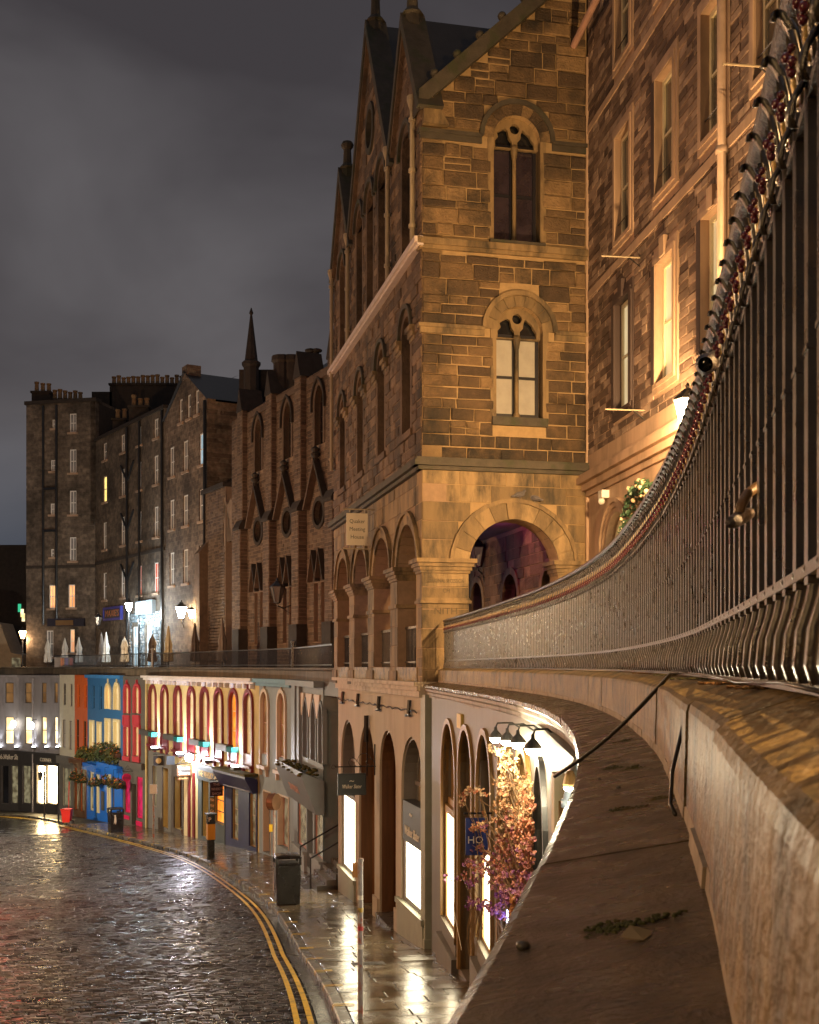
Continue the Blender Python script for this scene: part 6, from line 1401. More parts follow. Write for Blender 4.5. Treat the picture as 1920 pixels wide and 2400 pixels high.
w2 = grid(F_b2, (403, 435, 473), ((11.5, 13.3), (8.3, 10.1), (4.9, 6.9)), .42, {(473, 11.5): m_blue_lit}) + grid(F_b2, (424, 443, 462), ((14.5, 15.9),), .3) + grid(F_b2, (472,), ((.6, 3.2),), .5, {(472, .6): m_curtain})
T_b2 = tenement('gabled_tenement', 'gabled rubble stone tenement with three columns of sash windows beside the hall', F_b2, 15.2, m_t2, w2, [(0, -.4), (0, 15.2), (u_pk, 17.2), (F_b2.len, 15.2), (F_b2.len, -.4)])
Fsd = Fr(F_b2.p(F_b2.len, 0, 0)[:2], F_b2.p(F_b2.len, 0, -7)[:2])
b = MB(); fbox(b, Fsd, 0, 7, -.4, 15.0, -.4, -.01); b.build('side_wall', m_t2, T_b2)
for s_ in (0, 1):
    b = MB(); e = 0 if s_ == 0 else F_b2.len; ee = -.25 if s_ == 0 else F_b2.len + .25
    b.add([F_b2.p(ee, 15.05, .15), F_b2.p(u_pk, 17.35, .15), F_b2.p(u_pk, 17.35, -8), F_b2.p(ee, 15.05, -8)], [(0, 1, 2, 3)]); b.build('roof', m_slateroof, T_b2)
b = MB(); fbox(b, F_b2, u_pk - .45, u_pk + .45, 16.9, 17.7, -.8, .05); b.build('chimney', m_t2, T_b2)
b = MB(); tube(b, [F_b2.p(F_b2.len - .1, -.2, .12), F_b2.p(F_b2.len - .1, 15.0, .12)], .09, 6); b.build('downpipe', m_iron2, T_b2)
F_b3 = Fr((-22.15, 84.4), (-15.02, 73.43))
w3 = grid(F_b3, (366, 327, 288, 246), ((14.3, 15.5), (11.4, 13.2), (8.1, 10.0), (4.6, 6.5)), .38, {(366, 4.6): m_red_lit, (327, 4.6): m_red_lit, (246, 11.4): m_yel_lit, (246, 8.1): m_blind}) + grid(F_b3, (318, 350), ((.0, 2.6),), .55, {(318, .0): m_blue_lit, (350, .0): m_blue_lit})
T_b3 = tenement('long_tenement', 'long dark stone tenement with many sash windows and branching drainpipes above the pub', F_b3, 15.9, m_t3, w3)
b = MB(); fbox(b, F_b3, -.1, F_b3.len, 15.9, 16.1, -.6, .12); b.build('eaves', m_drkB, T_b3)
b = MB(); fbox(b, F_b3, 0, F_b3.len, 7.15, 7.35, 0, .08); b.build('string_course', m_drkB, T_b3)
for x in (301, 330, 383):
    u = F_b3.at(x); b = MB(); tube(b, [F_b3.p(u, -.2, .1), F_b3.p(u, 15.8, .1)], .085, 6)
    if x == 301:
        for z in (12.2, 9.0, 5.6):
            for q in (-1, 1): tube(b, [F_b3.p(u, z, .1), F_b3.p(u + q * 1.2, z + 1.2, .1)], .07, 6)
    b.build('drainpipe', m_iron2, T_b3)
b = MB(); b.add([F_b3.p(0, 16.05, 0), F_b3.p(F_b3.len, 16.05, 0), F_b3.p(F_b3.len, 18.6, -5), F_b3.p(0, 18.6, -5)], [(0, 1, 2, 3)]); b.build('roof', m_slateroof, T_b3)
def stack(nm, lab, xa, xb, yT, yB, Y, pots, potcol=None, group=None, dep=1.0):
    X0, X1 = px(xa, 0, Y)[0], px(xb, 0, Y)[0]; z1, z0 = (HY - yT) / FPX * Y, (HY - yB) / FPX * Y; T = thing(nm, lab, 'chimney', ((X0 + X1) / 2, Y, z0), group)
    b = MB(); box(b, X0, X1, Y, Y + dep, z0 - 1.5, z1 - .15); box(b, X0 - .08, X1 + .08, Y - .08, Y + dep + .08, z1 - .15, z1); b.build('stack', m_drkB, T)
    for k in range(pots):
        r_ = random.Random(k + int(xa)); xq = X0 + (X1 - X0) * (k + .5) / pots; h = r_.uniform(.55, .8); b = MB(); b.cur = r_.random(); lathe(b, (xq, Y + dep / 2, z1), [(.17, 0), (.14, h * .8), (.18, h * .85), (.18, h)], 8); b.build('chimney_pot', m_chim, T)
F_b4 = Fr((-27.5, 85.7), (-22.2, 84.42))
w4 = [(163, 179, 969, 1013), (163, 179, 1053, 1108), (163, 179, 1150, 1206), (163, 179, 1259, 1315), (115, 130, 1371, 1426, m_or_lit), (160, 176, 1370, 1424, m_or_lit), (119, 130, 1078, 1104), (118, 128, 1180, 1206), (119, 127, 1287, 1306), (122, 129, 983, 1004), (164, 175, 1475, 1530, m_or_lit), (109, 125, 1478, 1540)]
T_b4 = tenement('tower_tenement', 'tall square stone tenement at the end of the terrace with white sashes and chimney rows', F_b4, 18.75, m_t4, w4)
b = MB(); fbox(b, F_b4, -.1, F_b4.len + .1, 18.75, 19.0, -.8, .12); b.build('eaves', m_drkB, T_b4)
b = MB(); fbox(b, F_b4, 0, F_b4.len, 7.0, 7.2, 0, .08); b.build('string_course', m_drkB, T_b4)
Fs4 = Fr(F_b4.p(F_b4.len, 0, 0)[:2], F_b4.p(F_b4.len, 0, -8)[:2]); b = MB(); fbox(b, Fs4, 0, 8, 10, 18.9, -.4, -.01); b.build('side_wall', m_t4, T_b4)
b = MB(); fbox(b, F_b4, 0, F_b4.len, -.4, 18.7, -9, -.51); b.build('rear_block', m_drkB, T_b4)
for x in (103, 134): u = F_b4.at(x); b = MB(); tube(b, [F_b4.p(u, 3, .1), F_b4.p(u, 18.6, .1)], .09, 6); b.build('drainpipe', m_iron2, T_b4)
b = MB(); fbox(b, F_b4, F_b4.at(102), F_b4.at(136), 12.6, 12.75, .03, .17); fbox(b, F_b4, F_b4.at(102), F_b4.at(136), 9.6, 9.75, .03, .17); b.build('cross_pipe', m_iron2, T_b4)
fpart(F_b4, 'pub_fascia', mat('dark_pub_sign', (.02, .018, .03), .5), T_b4, 115, 200, 1450, 1468, 0, .25)
fpart(F_b4, 'pub_panel', mat('amber_panel', (.16, .09, .035), .5), T_b4, 135, 176, 1454, 1466, .25, .28)
stack('chimney_stack', 'chimney stack with a row of short pots on the end tenement', 118, 190, 934, 960, 86.5, 6, group=None)
stack('chimney_stack', 'narrow chimney stack with three tall pots on the end tenement corner', 74, 117, 916, 975, 87, 3)
stack('chimney_stack', 'broad dark chimney wall with a long row of tall pots behind the long tenement', 257, 428, 898, 1060, 90, 15, dep=1.2)
stack('chimney_stack', 'low chimney stack on the long tenement roof near the tower', 264, 296, 980, 1030, 84, 2); stack('chimney_stack', 'chimney stack with two amber pots on the long tenement roof', 302, 348, 950, 1010, 80, 3)
RB = thing('rear_tenement', 'dark windowless rear tenement rising behind the long roof', 'building', (-22, 92, 0)); b = MB(); X0, X1 = px(215, 0, 90)[0], px(262, 0, 90)[0]
box(b, X0, X1, 90, 96, 0, (HY - 918) / FPX * 90); box(b, X1, px(420, 0, 90)[0], 91.3, 96, 0, (HY - 945) / FPX * 90); b.build('wall', m_drkB, RB)
# dark block and white gable house closing the terrace at the far left
DB = thing('dark_block', 'unlit dark building closing the view beyond the end of the terrace', 'building', (-36, 104, -.5)); b = MB(); box(b, -52, px(64, 0, 104)[0] + 1.5, 104, 110, -.5, (HY - 1277) / FPX * 104); b.build('wall', m_drkB, DB)
for x, y, m_ in ((52, 1437, m_cream_lit), (46, 1425, glow('green_sign_light', (.05, .6, .3), .6)), (55, 1447, m_cream_lit)):
    X, Y, Z = px(x, y, 103.95); b = MB(); box(b, X - .13, X + .13, Y - .05, Y, Z - .35, Z + .35); b.build('window', m_, DB)
WG = thing('white_gable_house', 'low pale gabled house at the terrace end behind the lamp post', 'house', px(0, 1575, 92)); b = MB(); Fw = Fr(px(-60, 0, 92)[:2], px(52, 0, 92)[:2]); ul = Fw.len
zt = lambda y: (HY - y) / FPX * 92
fwall(b, Fw, [(0, -1), (0, zt(1452)), (Fw.at(0), zt(1460)), (Fw.at(25), zt(1530)), (ul, zt(1535)), (ul, -1)], [], 0, -3); b.build('wall', mat('pale_render', (.3, .26, .2), .7), WG)
b = MB(); fbox(b, Fw, Fw.at(28), Fw.at(48), zt(1570), zt(1542), 0, .05); b.build('lit_shopfront', m_shopdim, WG)
# ================================================================== street objects
def gpt(x, y, dz=0.0):
    lo, hi = 12.0, 95.0
    for _ in range(50):
        Y = (lo + hi) / 2
        if HY - FPX * (zs(Y) + dz) / Y > y: lo = Y
        else: hi = Y
    return ((x - CX) / FPX * Y, Y, zs(Y) + dz)
def kdir(p):
    s = min(np.arange(0, K.L, .4), key=lambda q: (K.p(q)[0] - p[0]) ** 2 + (K.p(q)[1] - p[1]) ** 2); _, e, r = K.fr(s); return e
m_bin = mat('bin_black', (.016, .013, .011), .25, var=.3, ns=3, bump=.15, spec=.6, rvar=.1)
def litter_bin(p, lab, h=1.42, w=.34):
    e = kdir(p); t = thing('litter_bin', lab, 'bin', p); b = MB()
    n = 12
    def ring(z, sx, sy): return [(p[0] + (a * sx * e[0] - c * sy * e[1]), p[1] + (a * sx * e[1] + c * sy * e[0]), p[2] + z) for a, c in ((-1, -.92), (-.92, -1), (.92, -1), (1, -.92), (1, .92), (.92, 1), (-.92, 1), (-1, .92))]
    def skin(b_, rs):
        vs = [v for r_ in rs for v in ring(*r_)]; k = 8
        b_.add(vs, [(i * k + j, i * k + (j + 1) % k, (i + 1) * k + (j + 1) % k, (i + 1) * k + j) for i in range(len(rs) - 1) for j in range(k)] + [tuple(range(k)), tuple((len(rs) - 1) * k + j for j in range(k))])
    skin(b, [(0, w * .92, w * .92), (.06, w * .95, w * .95), (h * .8, w * 1.04, w * 1.04), (h * .82, w * .98, w * .98)]); b.build('body', m_bin, t)
    b = MB(); skin(b, [(h * .93, w * 1.08, w * 1.08), (h * .95, w * 1.1, w * 1.1), (h * .985, w * .95, w * .95), (h, w * .5, w * .5)]); b.build('lid', m_bin, t)
    for a, c in ((-1, -1), (1, -1), (1, 1), (-1, 1)):
        q = (p[0] + a * w * .95 * e[0] - c * w * .95 * e[1], p[1] + a * w * .95 * e[1] + c * w * .95 * e[0]); b = MB(); obox(b, q, e, .035, .035, p[2] + h * .81, p[2] + h * .935); b.build('corner_post', m_bin, t)
    b = MB(); obox(b, (p[0], p[1]), e, w * .8, w * .8, p[2] + h * .8, p[2] + h * .84); b.build('inner_liner', m_charc, t)
    # litter symbol: small figure dropping rubbish, towards the road
    f = Fr((p[0] + e[0] * w * .9 + e[1] * -w * 1.06, p[1] + e[1] * w * .9 + e[0] * w * 1.06), (p[0] - e[0] * w * .9 - e[1] * w * 1.06, p[1] - e[1] * w * .9 + e[0] * w * 1.06))
    b = MB(); 
    return t
litter_bin(gpt(673, 2119), 'glossy black litter bin with open hood on the wet pavement by the tall pole')
lb2 = litter_bin(gpt(271, 1951), 'black litter bin with white symbol standing before the bright blue shop front', 1.32, .34)
fp = wl(lb2); Fb = Fr((fp.x - .3, fp.y - .36), (fp.x + .3, fp.y - .36)); b = MB()
ball(b, Fb.p(.36, fp.z + .92, .01), .055, 8, 5, (1, .3, 1)); fprism(b, Fb, [(.28, fp.z + .62), (.34, fp.z + .86), (.42, fp.z + .86), (.44, fp.z + .62), (.4, fp.z + .45), (.36, fp.z + .6), (.3, fp.z + .45)], .0, .02); fprism(b, Fb, [(.2, fp.z + .74), (.34, fp.z + .84), (.34, fp.z + .79), (.22, fp.z + .69)], 0, .02); b.build('litter_symbol', m_letter, lb2)
b = MB(); fbox(b, Fb, .15, .45, fp.z + 1.1, fp.z + 1.18, 0, .02); b.build('blue_panel', m_blu2, lb2)
# red wheeled street cleaning tub with a broom
p = gpt(157, 1930); t = thing('wheeled_tub', 'bright red wheeled rubbish tub with a broom handle beside the cream shop', 'rubbish tub', p); m_redp = mat('red_plastic', (.62, .02, .012), .4, var=.08, bump=.03)
b = MB(); lathe(b, p, [(.30, .08), (.40, .80), (.44, .82), (.44, .88), (.40, .88), (.38, .82)], 4, math.pi / 4); b.build('tub', m_redp, t)
for s_ in (-1, 1): b = MB(); tube(b, [(p[0] + .3, p[1] + s_ * .2 - .04, p[2] + .09), (p[0] + .3, p[1] + s_ * .2 + .04, p[2] + .09)], .09, 10); b.build('wheel', m_charc, t)
b = MB(); tube(b, [(p[0] + .1, p[1], p[2] + .6), (p[0] + .1, p[1] + .1, p[2] + 2.5)], .02, 6); b.build('broom_handle', m_redp, t)
# ticket machine
p = gpt(494, 2014); e = kdir(p); t = thing('ticket_machine', 'slim dark parking ticket machine with an orange band and solar cap', 'ticket machine', p)
b = MB(); obox(b, p, e, .13, .13, p[2], p[2] + .8); b.build('pedestal', m_bin, t)
b = MB(); obox(b, p, e, .17, .15, p[2] + .8, p[2] + 1.42); b.build('orange_band', mat('orange_panel', (.55, .27, .02), .4, var=.12), t)
b = MB(); obox(b, p, e, .17, .15, p[2] + 1.42, p[2] + 1.78); hd = b.build('head', m_bin, t)
b = MB(); obox(b, p, e, .26, .2, p[2] + 1.78, p[2] + 1.84); b.build('solar_cap', m_iron2, t)
Fm = Fr((p[0] - .17, p[1] - .20), (p[0] + .17, p[1] - .20)); text(Fm, 'P', .17, p[2] + 1.6, .24, .02, m_letter, hd)
def pole(p, h, r, nm, lab, m): t = thing(nm, lab, 'sign post', p); b = MB(); tube(b, [p, (p[0], p[1], p[2] + h)], r, 10); lathe(b, (p[0], p[1], p[2] + h), [(r * 1.15, 0), (r * 1.1, .04), (r * .3, .05)], 10); b.build('post', m, t, smooth=False); return t
m_pole = mat('galvanised_post', (.33, .31, .29), .4, var=.25, ns=6, bump=.2, metal=.2); m_polest = mat('stickered_post', (.33, .30, .28), .45, var=.3, ns=10, bump=.1, dirt=(.35, .12, .08), ds=7, dlo=.55, dhi=.62)
p = gpt(845, 2388); t = pole(p, 2.14, .038, 'sign_post', 'plain stickered steel post with a torn orange tag, on the kerb by the beige shop', m_polest)
b = MB(); box(b, p[0] - .11, p[0] - .04, p[1] - .01, p[1] + .01, p[2] + 1.92, p[2] + 2.12); b.build('orange_tag', mat('orange_tag', (.5, .22, .06), .6), t)
for z, m_ in ((1.62, m_letter), (1.2, mat('red_sticker', (.5, .02, .03), .5)), (.95, m_letter), (1.45, m_yellow)): b = MB(); lathe(b, (p[0], p[1], p[2] + z), [(.0395, 0), (.0395, .06)], 10); b.build('sticker', m_, t)
p = gpt(643, 2090); t = pole(p, 3.0, .045, 'sign_post', 'stickered post carrying an edge on round sign behind the glossy bin', m_polest)
b = MB(); tube(b, [(p[0] - .12, p[1] - .05, p[2] + 2.78), (p[0] + .09, p[1] - .15, p[2] + 2.78)], .26, 16); b.build('round_sign', mat('rust_sign', (.12, .06, .03), .5, var=.4), t)
b = MB(); box(b, p[0] - .16, p[0] - .05, p[1] - .02, p[1] + .02, p[2] + 1.85, p[2] + 2.08); b.build('yellow_plate', mat('yellow_plate', (.6, .42, .03), .5), t)
p = gpt(360, 1975); t = pole(p, 2.4, .045, 'sign_post', 'slim post with a small white rectangular plate before the grey front', m_polest); b = MB(); box(b, p[0] - .17, p[0] + .17, p[1] - .06, p[1] - .03, p[2] + 2.3, p[2] + 2.75); b.build('sign_plate', mat('sign_white', (.6, .58, .52), .5), t)
p = gpt(104, 1915); t = pole(p, 2.9, .06, 'lamp_post', 'thin black post with an old unlit lantern before the bright corner window', m_iron2)
b = MB(); lathe(b, (p[0] - .25, p[1], p[2] + 2.35), [(.08, 0), (.16, .4), (.2, .42), (.05, .6)], 6); b.build('lantern', m_charc, t); b = MB(); tube(b, [(p[0], p[1], p[2] + 2.95), (p[0] - .25, p[1], p[2] + 2.95)], .03, 5); b.build('arm', m_iron2, t)
p = gpt(137, 1926); pole(p, 2.1, .05, 'bollard_post', 'plain thin black post beside the red rubbish tub', m_iron2)
for i, x in enumerate((436, 455)):
    p = gpt(x, 1961 + 3 * i); t = thing('potted_conifer', ('small clipped conifer in a dark tub left of the restaurant door', 'small clipped conifer in a dark tub right of the restaurant door')[i], 'potted plant', p); b = MB(); lathe(b, p, [(.2, 0), (.27, .38)], 4, .6); b.build('tub', m_brown_f, t)
    b = MB(); r_ = random.Random(i)
    for k in range(7): leaves(b, (p[0], p[1], p[2] + .45 + k * .1), .26 * (1 - k / 8), .26 * (1 - k / 8), .12, 60, .06, r_)
    b.build('foliage', m_fol, t)
# signs projecting from the shop fronts
def psign(F, xw, d0, d1, yT, yB, nm, lab, m, frame=None, lines=(), lm=None, lh=.2, oval=False, bracket=True):
    u = F.at(xw); Fq_ = F.side(u, d1, d0); Yq = F.Y(u) + F.n.y * (d0 + d1) / 2; z1, z0 = (HY - yT) / FPX * Yq, (HY - yB) / FPX * Yq; t = thing(nm, lab, 'sign', F.p(u, z0, (d0 + d1) / 2)); w = Fq_.len
    b = MB()
    if oval: fprism(b, Fq_, [(w / 2 + w / 2 * math.cos(a), (z0 + z1) / 2 + (z1 - z0) / 2 * math.sin(a)) for a in np.linspace(0, 2 * math.pi, 20, endpoint=False)], -.04, .04)
    else: fbox(b, Fq_, 0, w, z0, z1, -.03, .03)
    bd = b.build('board', m, t)
    if frame: b = MB(); fring(b, Fq_, rect(.05, w - .05, z0 + .05, z1 - .05), rect(-.02, w + .02, z0 - .02, z1 + .02), -.04, .045, True); b.build('frame', frame, t)
    for k, s_ in enumerate(lines): text(Fq_, s_, w / 2, z1 - (z1 - z0) * (k + .5) / len(lines), lh, .04, lm or m_letter, bd, w=min(w * .82, lh * .62 * len(s_)), thick=.004)
    if bracket: b = MB(); tube(b, [Fq_.p(-.02, z1 + .1, 0), Fq_.p(w + d0, z1 + .1, 0)], .018, 5); tube(b, [Fq_.p(w * .3, z1, 0), Fq_.p(w * .3, z1 + .1, 0)], .01, 4); tube(b, [Fq_.p(w + d0 - .02, z1 + .1, 0), Fq_.p(w * .6, z1 + .45, 0), Fq_.p(w * .1, z1 + .1, 0)], .012, 5); b.build('bracket', m_iron2, t)
    return t, Fq_, z0, z1
psign(F4, 528, .12, .72, 1833, 1866, 'projecting_sign', 'square maroon black projecting sign with three lines of pale capitals', mat('maroon_black', (.035, .012, .02), .4), None, ('THE', 'WHISKY', 'SHOP'), mat('rose_letters', (.6, .4, .34), .5), .17)
psign(F4, 506, .08, .3, 1868, 1908, 'chalk_board', 'narrow green chalk board hanging under the maroon sign', mat('chalk_green', (.06, .09, .08), .6), None, ('Malts', 'Whisky', 'Gin'), m_letter, .2, bracket=False)
psign(F4, 450, .06, .74, 1794, 1818, 'projecting_sign', 'brown framed chalkboard sign with white cursive lettering beside the bright lamp', m_charc, m_brown_f, ('Grain', 'Store'), m_letter, .26)
psign(F4, 449, .15, .7, 1820, 1828, 'projecting_sign', 'thin cut out letter sign below the brown framed chalkboard', m_brown_f, None, ('RESTAURANT',), m_gilt, .12, bracket=False)
t, f_, z0, z1 = psign(F4, 386, .08, .6, 1772, 1794, 'projecting_sign', 'dark projecting sign with a round yellow emblem over the grey front', m_charc); b = MB(); fprism(b, f_, circ(f_.len * .5, (z0 + z1) / 2, .15, 16), .03, .05); b.build('emblem', m_gilt, t)
psign(F4, 414, .1, .52, 1772, 1792, 'projecting_sign', 'small slate blue projecting sign on a scrolled bracket by the yellow wall', mat('slate_blue_sign', (.10, .13, .16), .5))
psign(F5, 311, .1, .62, 1813, 1832, 'oval_sign', 'oval pink projecting sign over the pink shop windows', m_pinkshop, None, ('ooo',), m_charc, .3, oval=True)
u = F4.at(462); z = F4.at(462, 1775)[1]; t = thing('flood_lamp', 'dazzling white flood lamp on the yellow wall above the restaurant door', 'lamp', F4.p(u, z, .3)); b = MB(); ball(b, F4.p(u, z, .4), .2, 10, 8); b.build('bulb', glow('flood_white', (.95, .96, 1), 60), t, smooth=True); b = MB(); tube(b, [F4.p(u, z + .15, .3), F4.p(u, z + .2, 0)], .04, 6); b.build('arm', m_iron2, t)
point_light('flood_glow', F4.p(u, z - .1, .75), 320, (.86, .85, 1), .15, t)

# ---------------------------------------------------------------- curved shop: swan neck lamps, flowers, sign, tube lamp
F0b, F0c = FRS[1], FRS[2]
m_bulb = glow('warm_white_bulb', (1, .9, .62), 110)
for i, (x, y, Yq) in enumerate(((1162, 1727, 14.0), (1189, 1733, 12.9), (1214, 1739, 12.0), (1249, 1752, 10.7))):
    c = px(x, y, Yq); wq = wp(Yq + .1, -.33)
    t = thing('swan_neck_lamp', ('first', 'second', 'third', 'fourth')[i] + ' swan neck lamp from the corner pilaster over the flower display', 'lamp', c, 'swan neck lamps over the flowers')
    b = MB(); lathe(b, (c[0], c[1], c[2] - .01), [(.085, 0), (.082, .02), (.04, .07), (.02, .09), (.016, .13)], 14); b.build('shade', m_charc, t, smooth=True)
    b = MB(); ball(b, (c[0], c[1], c[2] - .02), .068, 12, 8, (1, 1, .8)); b.build('bulb', m_bulb, t, smooth=True)
    b = MB(); tube(b, [(c[0], c[1], c[2] + .11), (c[0] + .02, c[1], c[2] + .16), (c[0] * .4 + wq[0] * .6, wq[1], c[2] + .16), (wq[0], wq[1], c[2] + .08)], .011, 6); b.build('swan_neck', m_iron2, t)
    point_light('swan_neck_glow', (c[0] - .02, c[1] - .05, c[2] - .11), 30, (1, .86, .58), .05, t)
fd = thing('flower_display', 'large spray of dried blossoms fading from cream through orange to purple on the shop wall', 'flowers', F0b.p(2.6, -4.8, .3))
rgf = random.Random(77)
mass = [(1166, 1750), (1200, 1775), (1225, 1800), (1240, 1850), (1247, 1920), (1246, 2000), (1238, 2080), (1220, 2120), (1190, 2115), (1160, 2090), (1120, 2050), (1105, 2010), (1112, 1960), (1135, 1900), (1130, 1860), (1150, 1830), (1160, 1800)]
def inside(x, y, P):
    r = False; j = len(P) - 1
    for i in range(len(P)):
        if (P[i][1] > y) != (P[j][1] > y) and x < (P[j][0] - P[i][0]) * (y - P[i][1]) / (P[j][1] - P[i][1]) + P[i][0]: r = not r
        j = i
    return r
pts = []; twg = []
while len(twg) < 125:
    x, y = rgf.uniform(1085, 1250), rgf.uniform(1745, 2125)
    if not inside(x, y, mass): continue
    bx = min(1244, max(x + 6, 1215 + rgf.uniform(-25, 28))); by = min(2130, y + rgf.uniform(60, 190)); d = rgf.uniform(.15, .62); twg.append((bx, by, x, y, d))
    for k in range(rgf.randint(4, 11)):
        t_ = rgf.uniform(.45, 1.05); pts.append((bx + (x - bx) * t_ + rgf.gauss(0, 5), by + (y - by) * t_ + rgf.gauss(0, 7), d + rgf.gauss(0, .05)))
for (xa, ya, xb, yb, n, sp, dd) in ((1072, 1885, 1098, 1848, 20, 9, .55), (1098, 1848, 1150, 1865, 14, 8, .5), (1085, 2120, 1140, 2118, 22, 10, .6), (1140, 2125, 1185, 2150, 34, 11, .6), (1092, 2030, 1140, 2040, 24, 14, .6), (1085, 2060, 1110, 2072, 12, 10, .6), (1040, 2055, 1078, 2058, 7, 6, .5), (1104, 1940, 1140, 1935, 18, 10, .55), (1148, 1750, 1190, 1775, 22, 8, .45)):
    for k in range(n): t_ = rgf.random(); pts.append((xa + (xb - xa) * t_ + rgf.gauss(0, sp * .5), ya + (yb - ya) * t_ + rgf.gauss(0, sp * .6), dd + rgf.uniform(-.1, .1)))
def fl_pt(x, y, d):
    Y = float(np.interp(x, [1040, 1075, 1160, 1210, 1250], [17.6, 16.6, 14.7, 13.3, 12.1])) - (d - .35) * 1.1
    v = Vector(px(x, y, Y)); w_ = wp(Y, -.36)
    if v.x > w_[0]: v.x = w_[0]
    return v
ramp_f = [(0, (.60, .44, .28)), (.25, (.60, .36, .17)), (.5, (.46, .15, .06)), (.68, (.46, .17, .13)), (.85, (.42, .15, .22)), (1, (.26, .07, .22))]
m_blossom = mat('blossom', rough=.6, var=.25, ns=14, bump=.1, ramp=ramp_f); m_twig = mat('twig', (.20, .11, .04), .7, var=.3, ns=9)
root = fl_pt(1228, 2105, .05)
groups = {}
for x, y, d in pts:
    c = fl_pt(x, y, d); tt = min(1, max(0, (y - 1750) / 400 + rgf.gauss(0, .16) + (.12 if x < 1115 and y > 1950 else 0))); b = groups.setdefault(int(tt * 5.99), MB()); b.cur = tt
    r = rgf.uniform(.016, .040)
    for k in range(5):
        a = rgf.uniform(0, 6.28); el = rgf.uniform(-.9, 1.2); dv = Vector((math.cos(a) * math.cos(el), math.sin(a) * math.cos(el), math.sin(el))); ax = dv.orthogonal().normalized(); bx = dv.cross(ax)
        q = c + dv * r * .9
        b.add([c, q + ax * r * .65, q + dv * r * .55 + bx * r * .2, q - ax * r * .65, q + bx * r * .5], [(0, 1, 2, 4), (0, 4, 2, 3)])
names = ['cream_blossoms', 'apricot_blossoms', 'orange_blossoms', 'coral_blossoms', 'rose_blossoms', 'purple_blossoms']
for k in sorted(groups): o = groups[k].build(names[k], m_blossom, fd); o['kind'] = 'stuff'
b = MB()
for (bx, by, x, y, d) in twg:
    A_, B_ = fl_pt(bx, by, .1), fl_pt(x, y, d); tube(b, [A_, A_.lerp(B_, .5) + Vector((rgf.uniform(-.05, .05), 0, rgf.uniform(0, .08))), B_, B_ + (B_ - A_).normalized() * rgf.uniform(.03, .2)], [.007, .005, .0035, .0015], 5, cap=False)
for k in range(200):
    x, y, d = pts[rgf.randrange(len(pts))]; c = fl_pt(x, y, d); s_ = fl_pt(min(1240, x + rgf.uniform(10, 60)), y + rgf.uniform(40, 170), .08); m_ = (c + s_) / 2 + Vector((rgf.uniform(-.06, .06), 0, rgf.uniform(-.03, .08))); ext = c + (c - m_).normalized() * rgf.uniform(.03, .22)
    tube(b, [s_, m_, c, ext], [.006, .005, .003, .0015], 4, cap=False)
for k in range(40): x = rgf.uniform(1095, 1125); tube(b, [fl_pt(x + 8, 2130, .5), fl_pt(x, 2175, .52), fl_pt(x - rgf.uniform(-4, 12), rgf.uniform(2195, 2245), .52)], [.004, .003, .0015], 4, cap=False)
o = b.build('twigs', m_twig, fd); o['kind'] = 'stuff'
b = MB()
for k in range(9): leaves(b, tuple(fl_pt(1212 + rgf.uniform(-9, 9), 2130 + rgf.uniform(-24, 26), .35)), .05, .05, .06, 12, .05, rgf)
o = b.build('orange_paper_flower', mat('orange_petal', (.62, .27, .09), .6, var=.2, ns=9), fd)
u = F0b.len * .45; Fh = F0b.side(u, .44, .10); Yq = F0b.Y(u); t = thing('projecting_sign', 'navy projecting sign with white capitals half hidden by the dried blossoms', 'sign', F0b.p(u, -2.4, .3)); z1, z0 = (HY - 1920) / FPX * 15.9, (HY - 2008) / FPX * 15.9
b = MB(); fbox(b, Fh, 0, .3, z0, z1, -.02, .02); bd = b.build('board', mat('navy_sign', (.008, .02, .12), .35), t); text(Fh, 'HO', .13, (z0 + z1) / 2 - .05, .14, .025, m_letter, bd); b = MB(); tube(b, [Fh.p(-.02, z1 + .06, 0), Fh.p(.36, z1 + .06, 0)], .014, 5); b.build('bracket', m_iron2, t)
c0 = fl_pt(1192, 2132, .30); c1 = fl_pt(1192, 2236, .30); t = thing('tube_lamp', 'upright blue white tube lamp glowing beside the lower blossoms', 'lamp', c1); b = MB(); tube(b, [c0, c1], .02, 8); b.build('tube', glow('blue_white_tube', (.35, .5, 1), 22), t); b = MB(); tube(b, [c1, c1 + Vector((0, 0, -.08))], .028, 8); tube(b, [c0, c0 + Vector((0, 0, .05))], .028, 8); b.build('end_cap', m_charc, t)
point_light('tube_glow', tuple((c0 + c1) / 2 + Vector((-.08, -.1, 0))), 7, (.35, .45, 1), .1, t)
u, z = F0c.at(1296, 1893, .08); t = thing('wall_plaque', 'cream plaque with a blue foot on the dark arch jamb', 'plaque', F0c.p(u, z, .08)); b = MB(); fbox(b, F0c, u - .16, u + .16, z - .2, z + .25, .0, .08); b.build('plaque', m_cream_f, t); b = MB(); fbox(b, F0c, u - .16, u + .16, z - .34, z - .2, 0, .08); b.build('blue_foot', mat('violet_foot', (.03, .02, .25), .4), t)
c = Vector(px(1336, 1845, 7.3)); t = thing('flood_lamp', 'small bright floodlight clipped to the drainpipe under the ledge', 'lamp', c); b = MB(); lathe(b, (c.x, c.y, c.z), [(.04, 0), (.045, .02), (.03, .08), (.02, .1)], 10); b.build('hood', m_gold_wood, t); b = MB(); ball(b, tuple(c), .04, 8, 6, (1, 1, .7)); b.build('bulb', m_bulb, t, smooth=True); point_light('flood_glow', tuple(c + Vector((-.05, -.05, -.12))), 12, (1, .95, .8), .06, t)
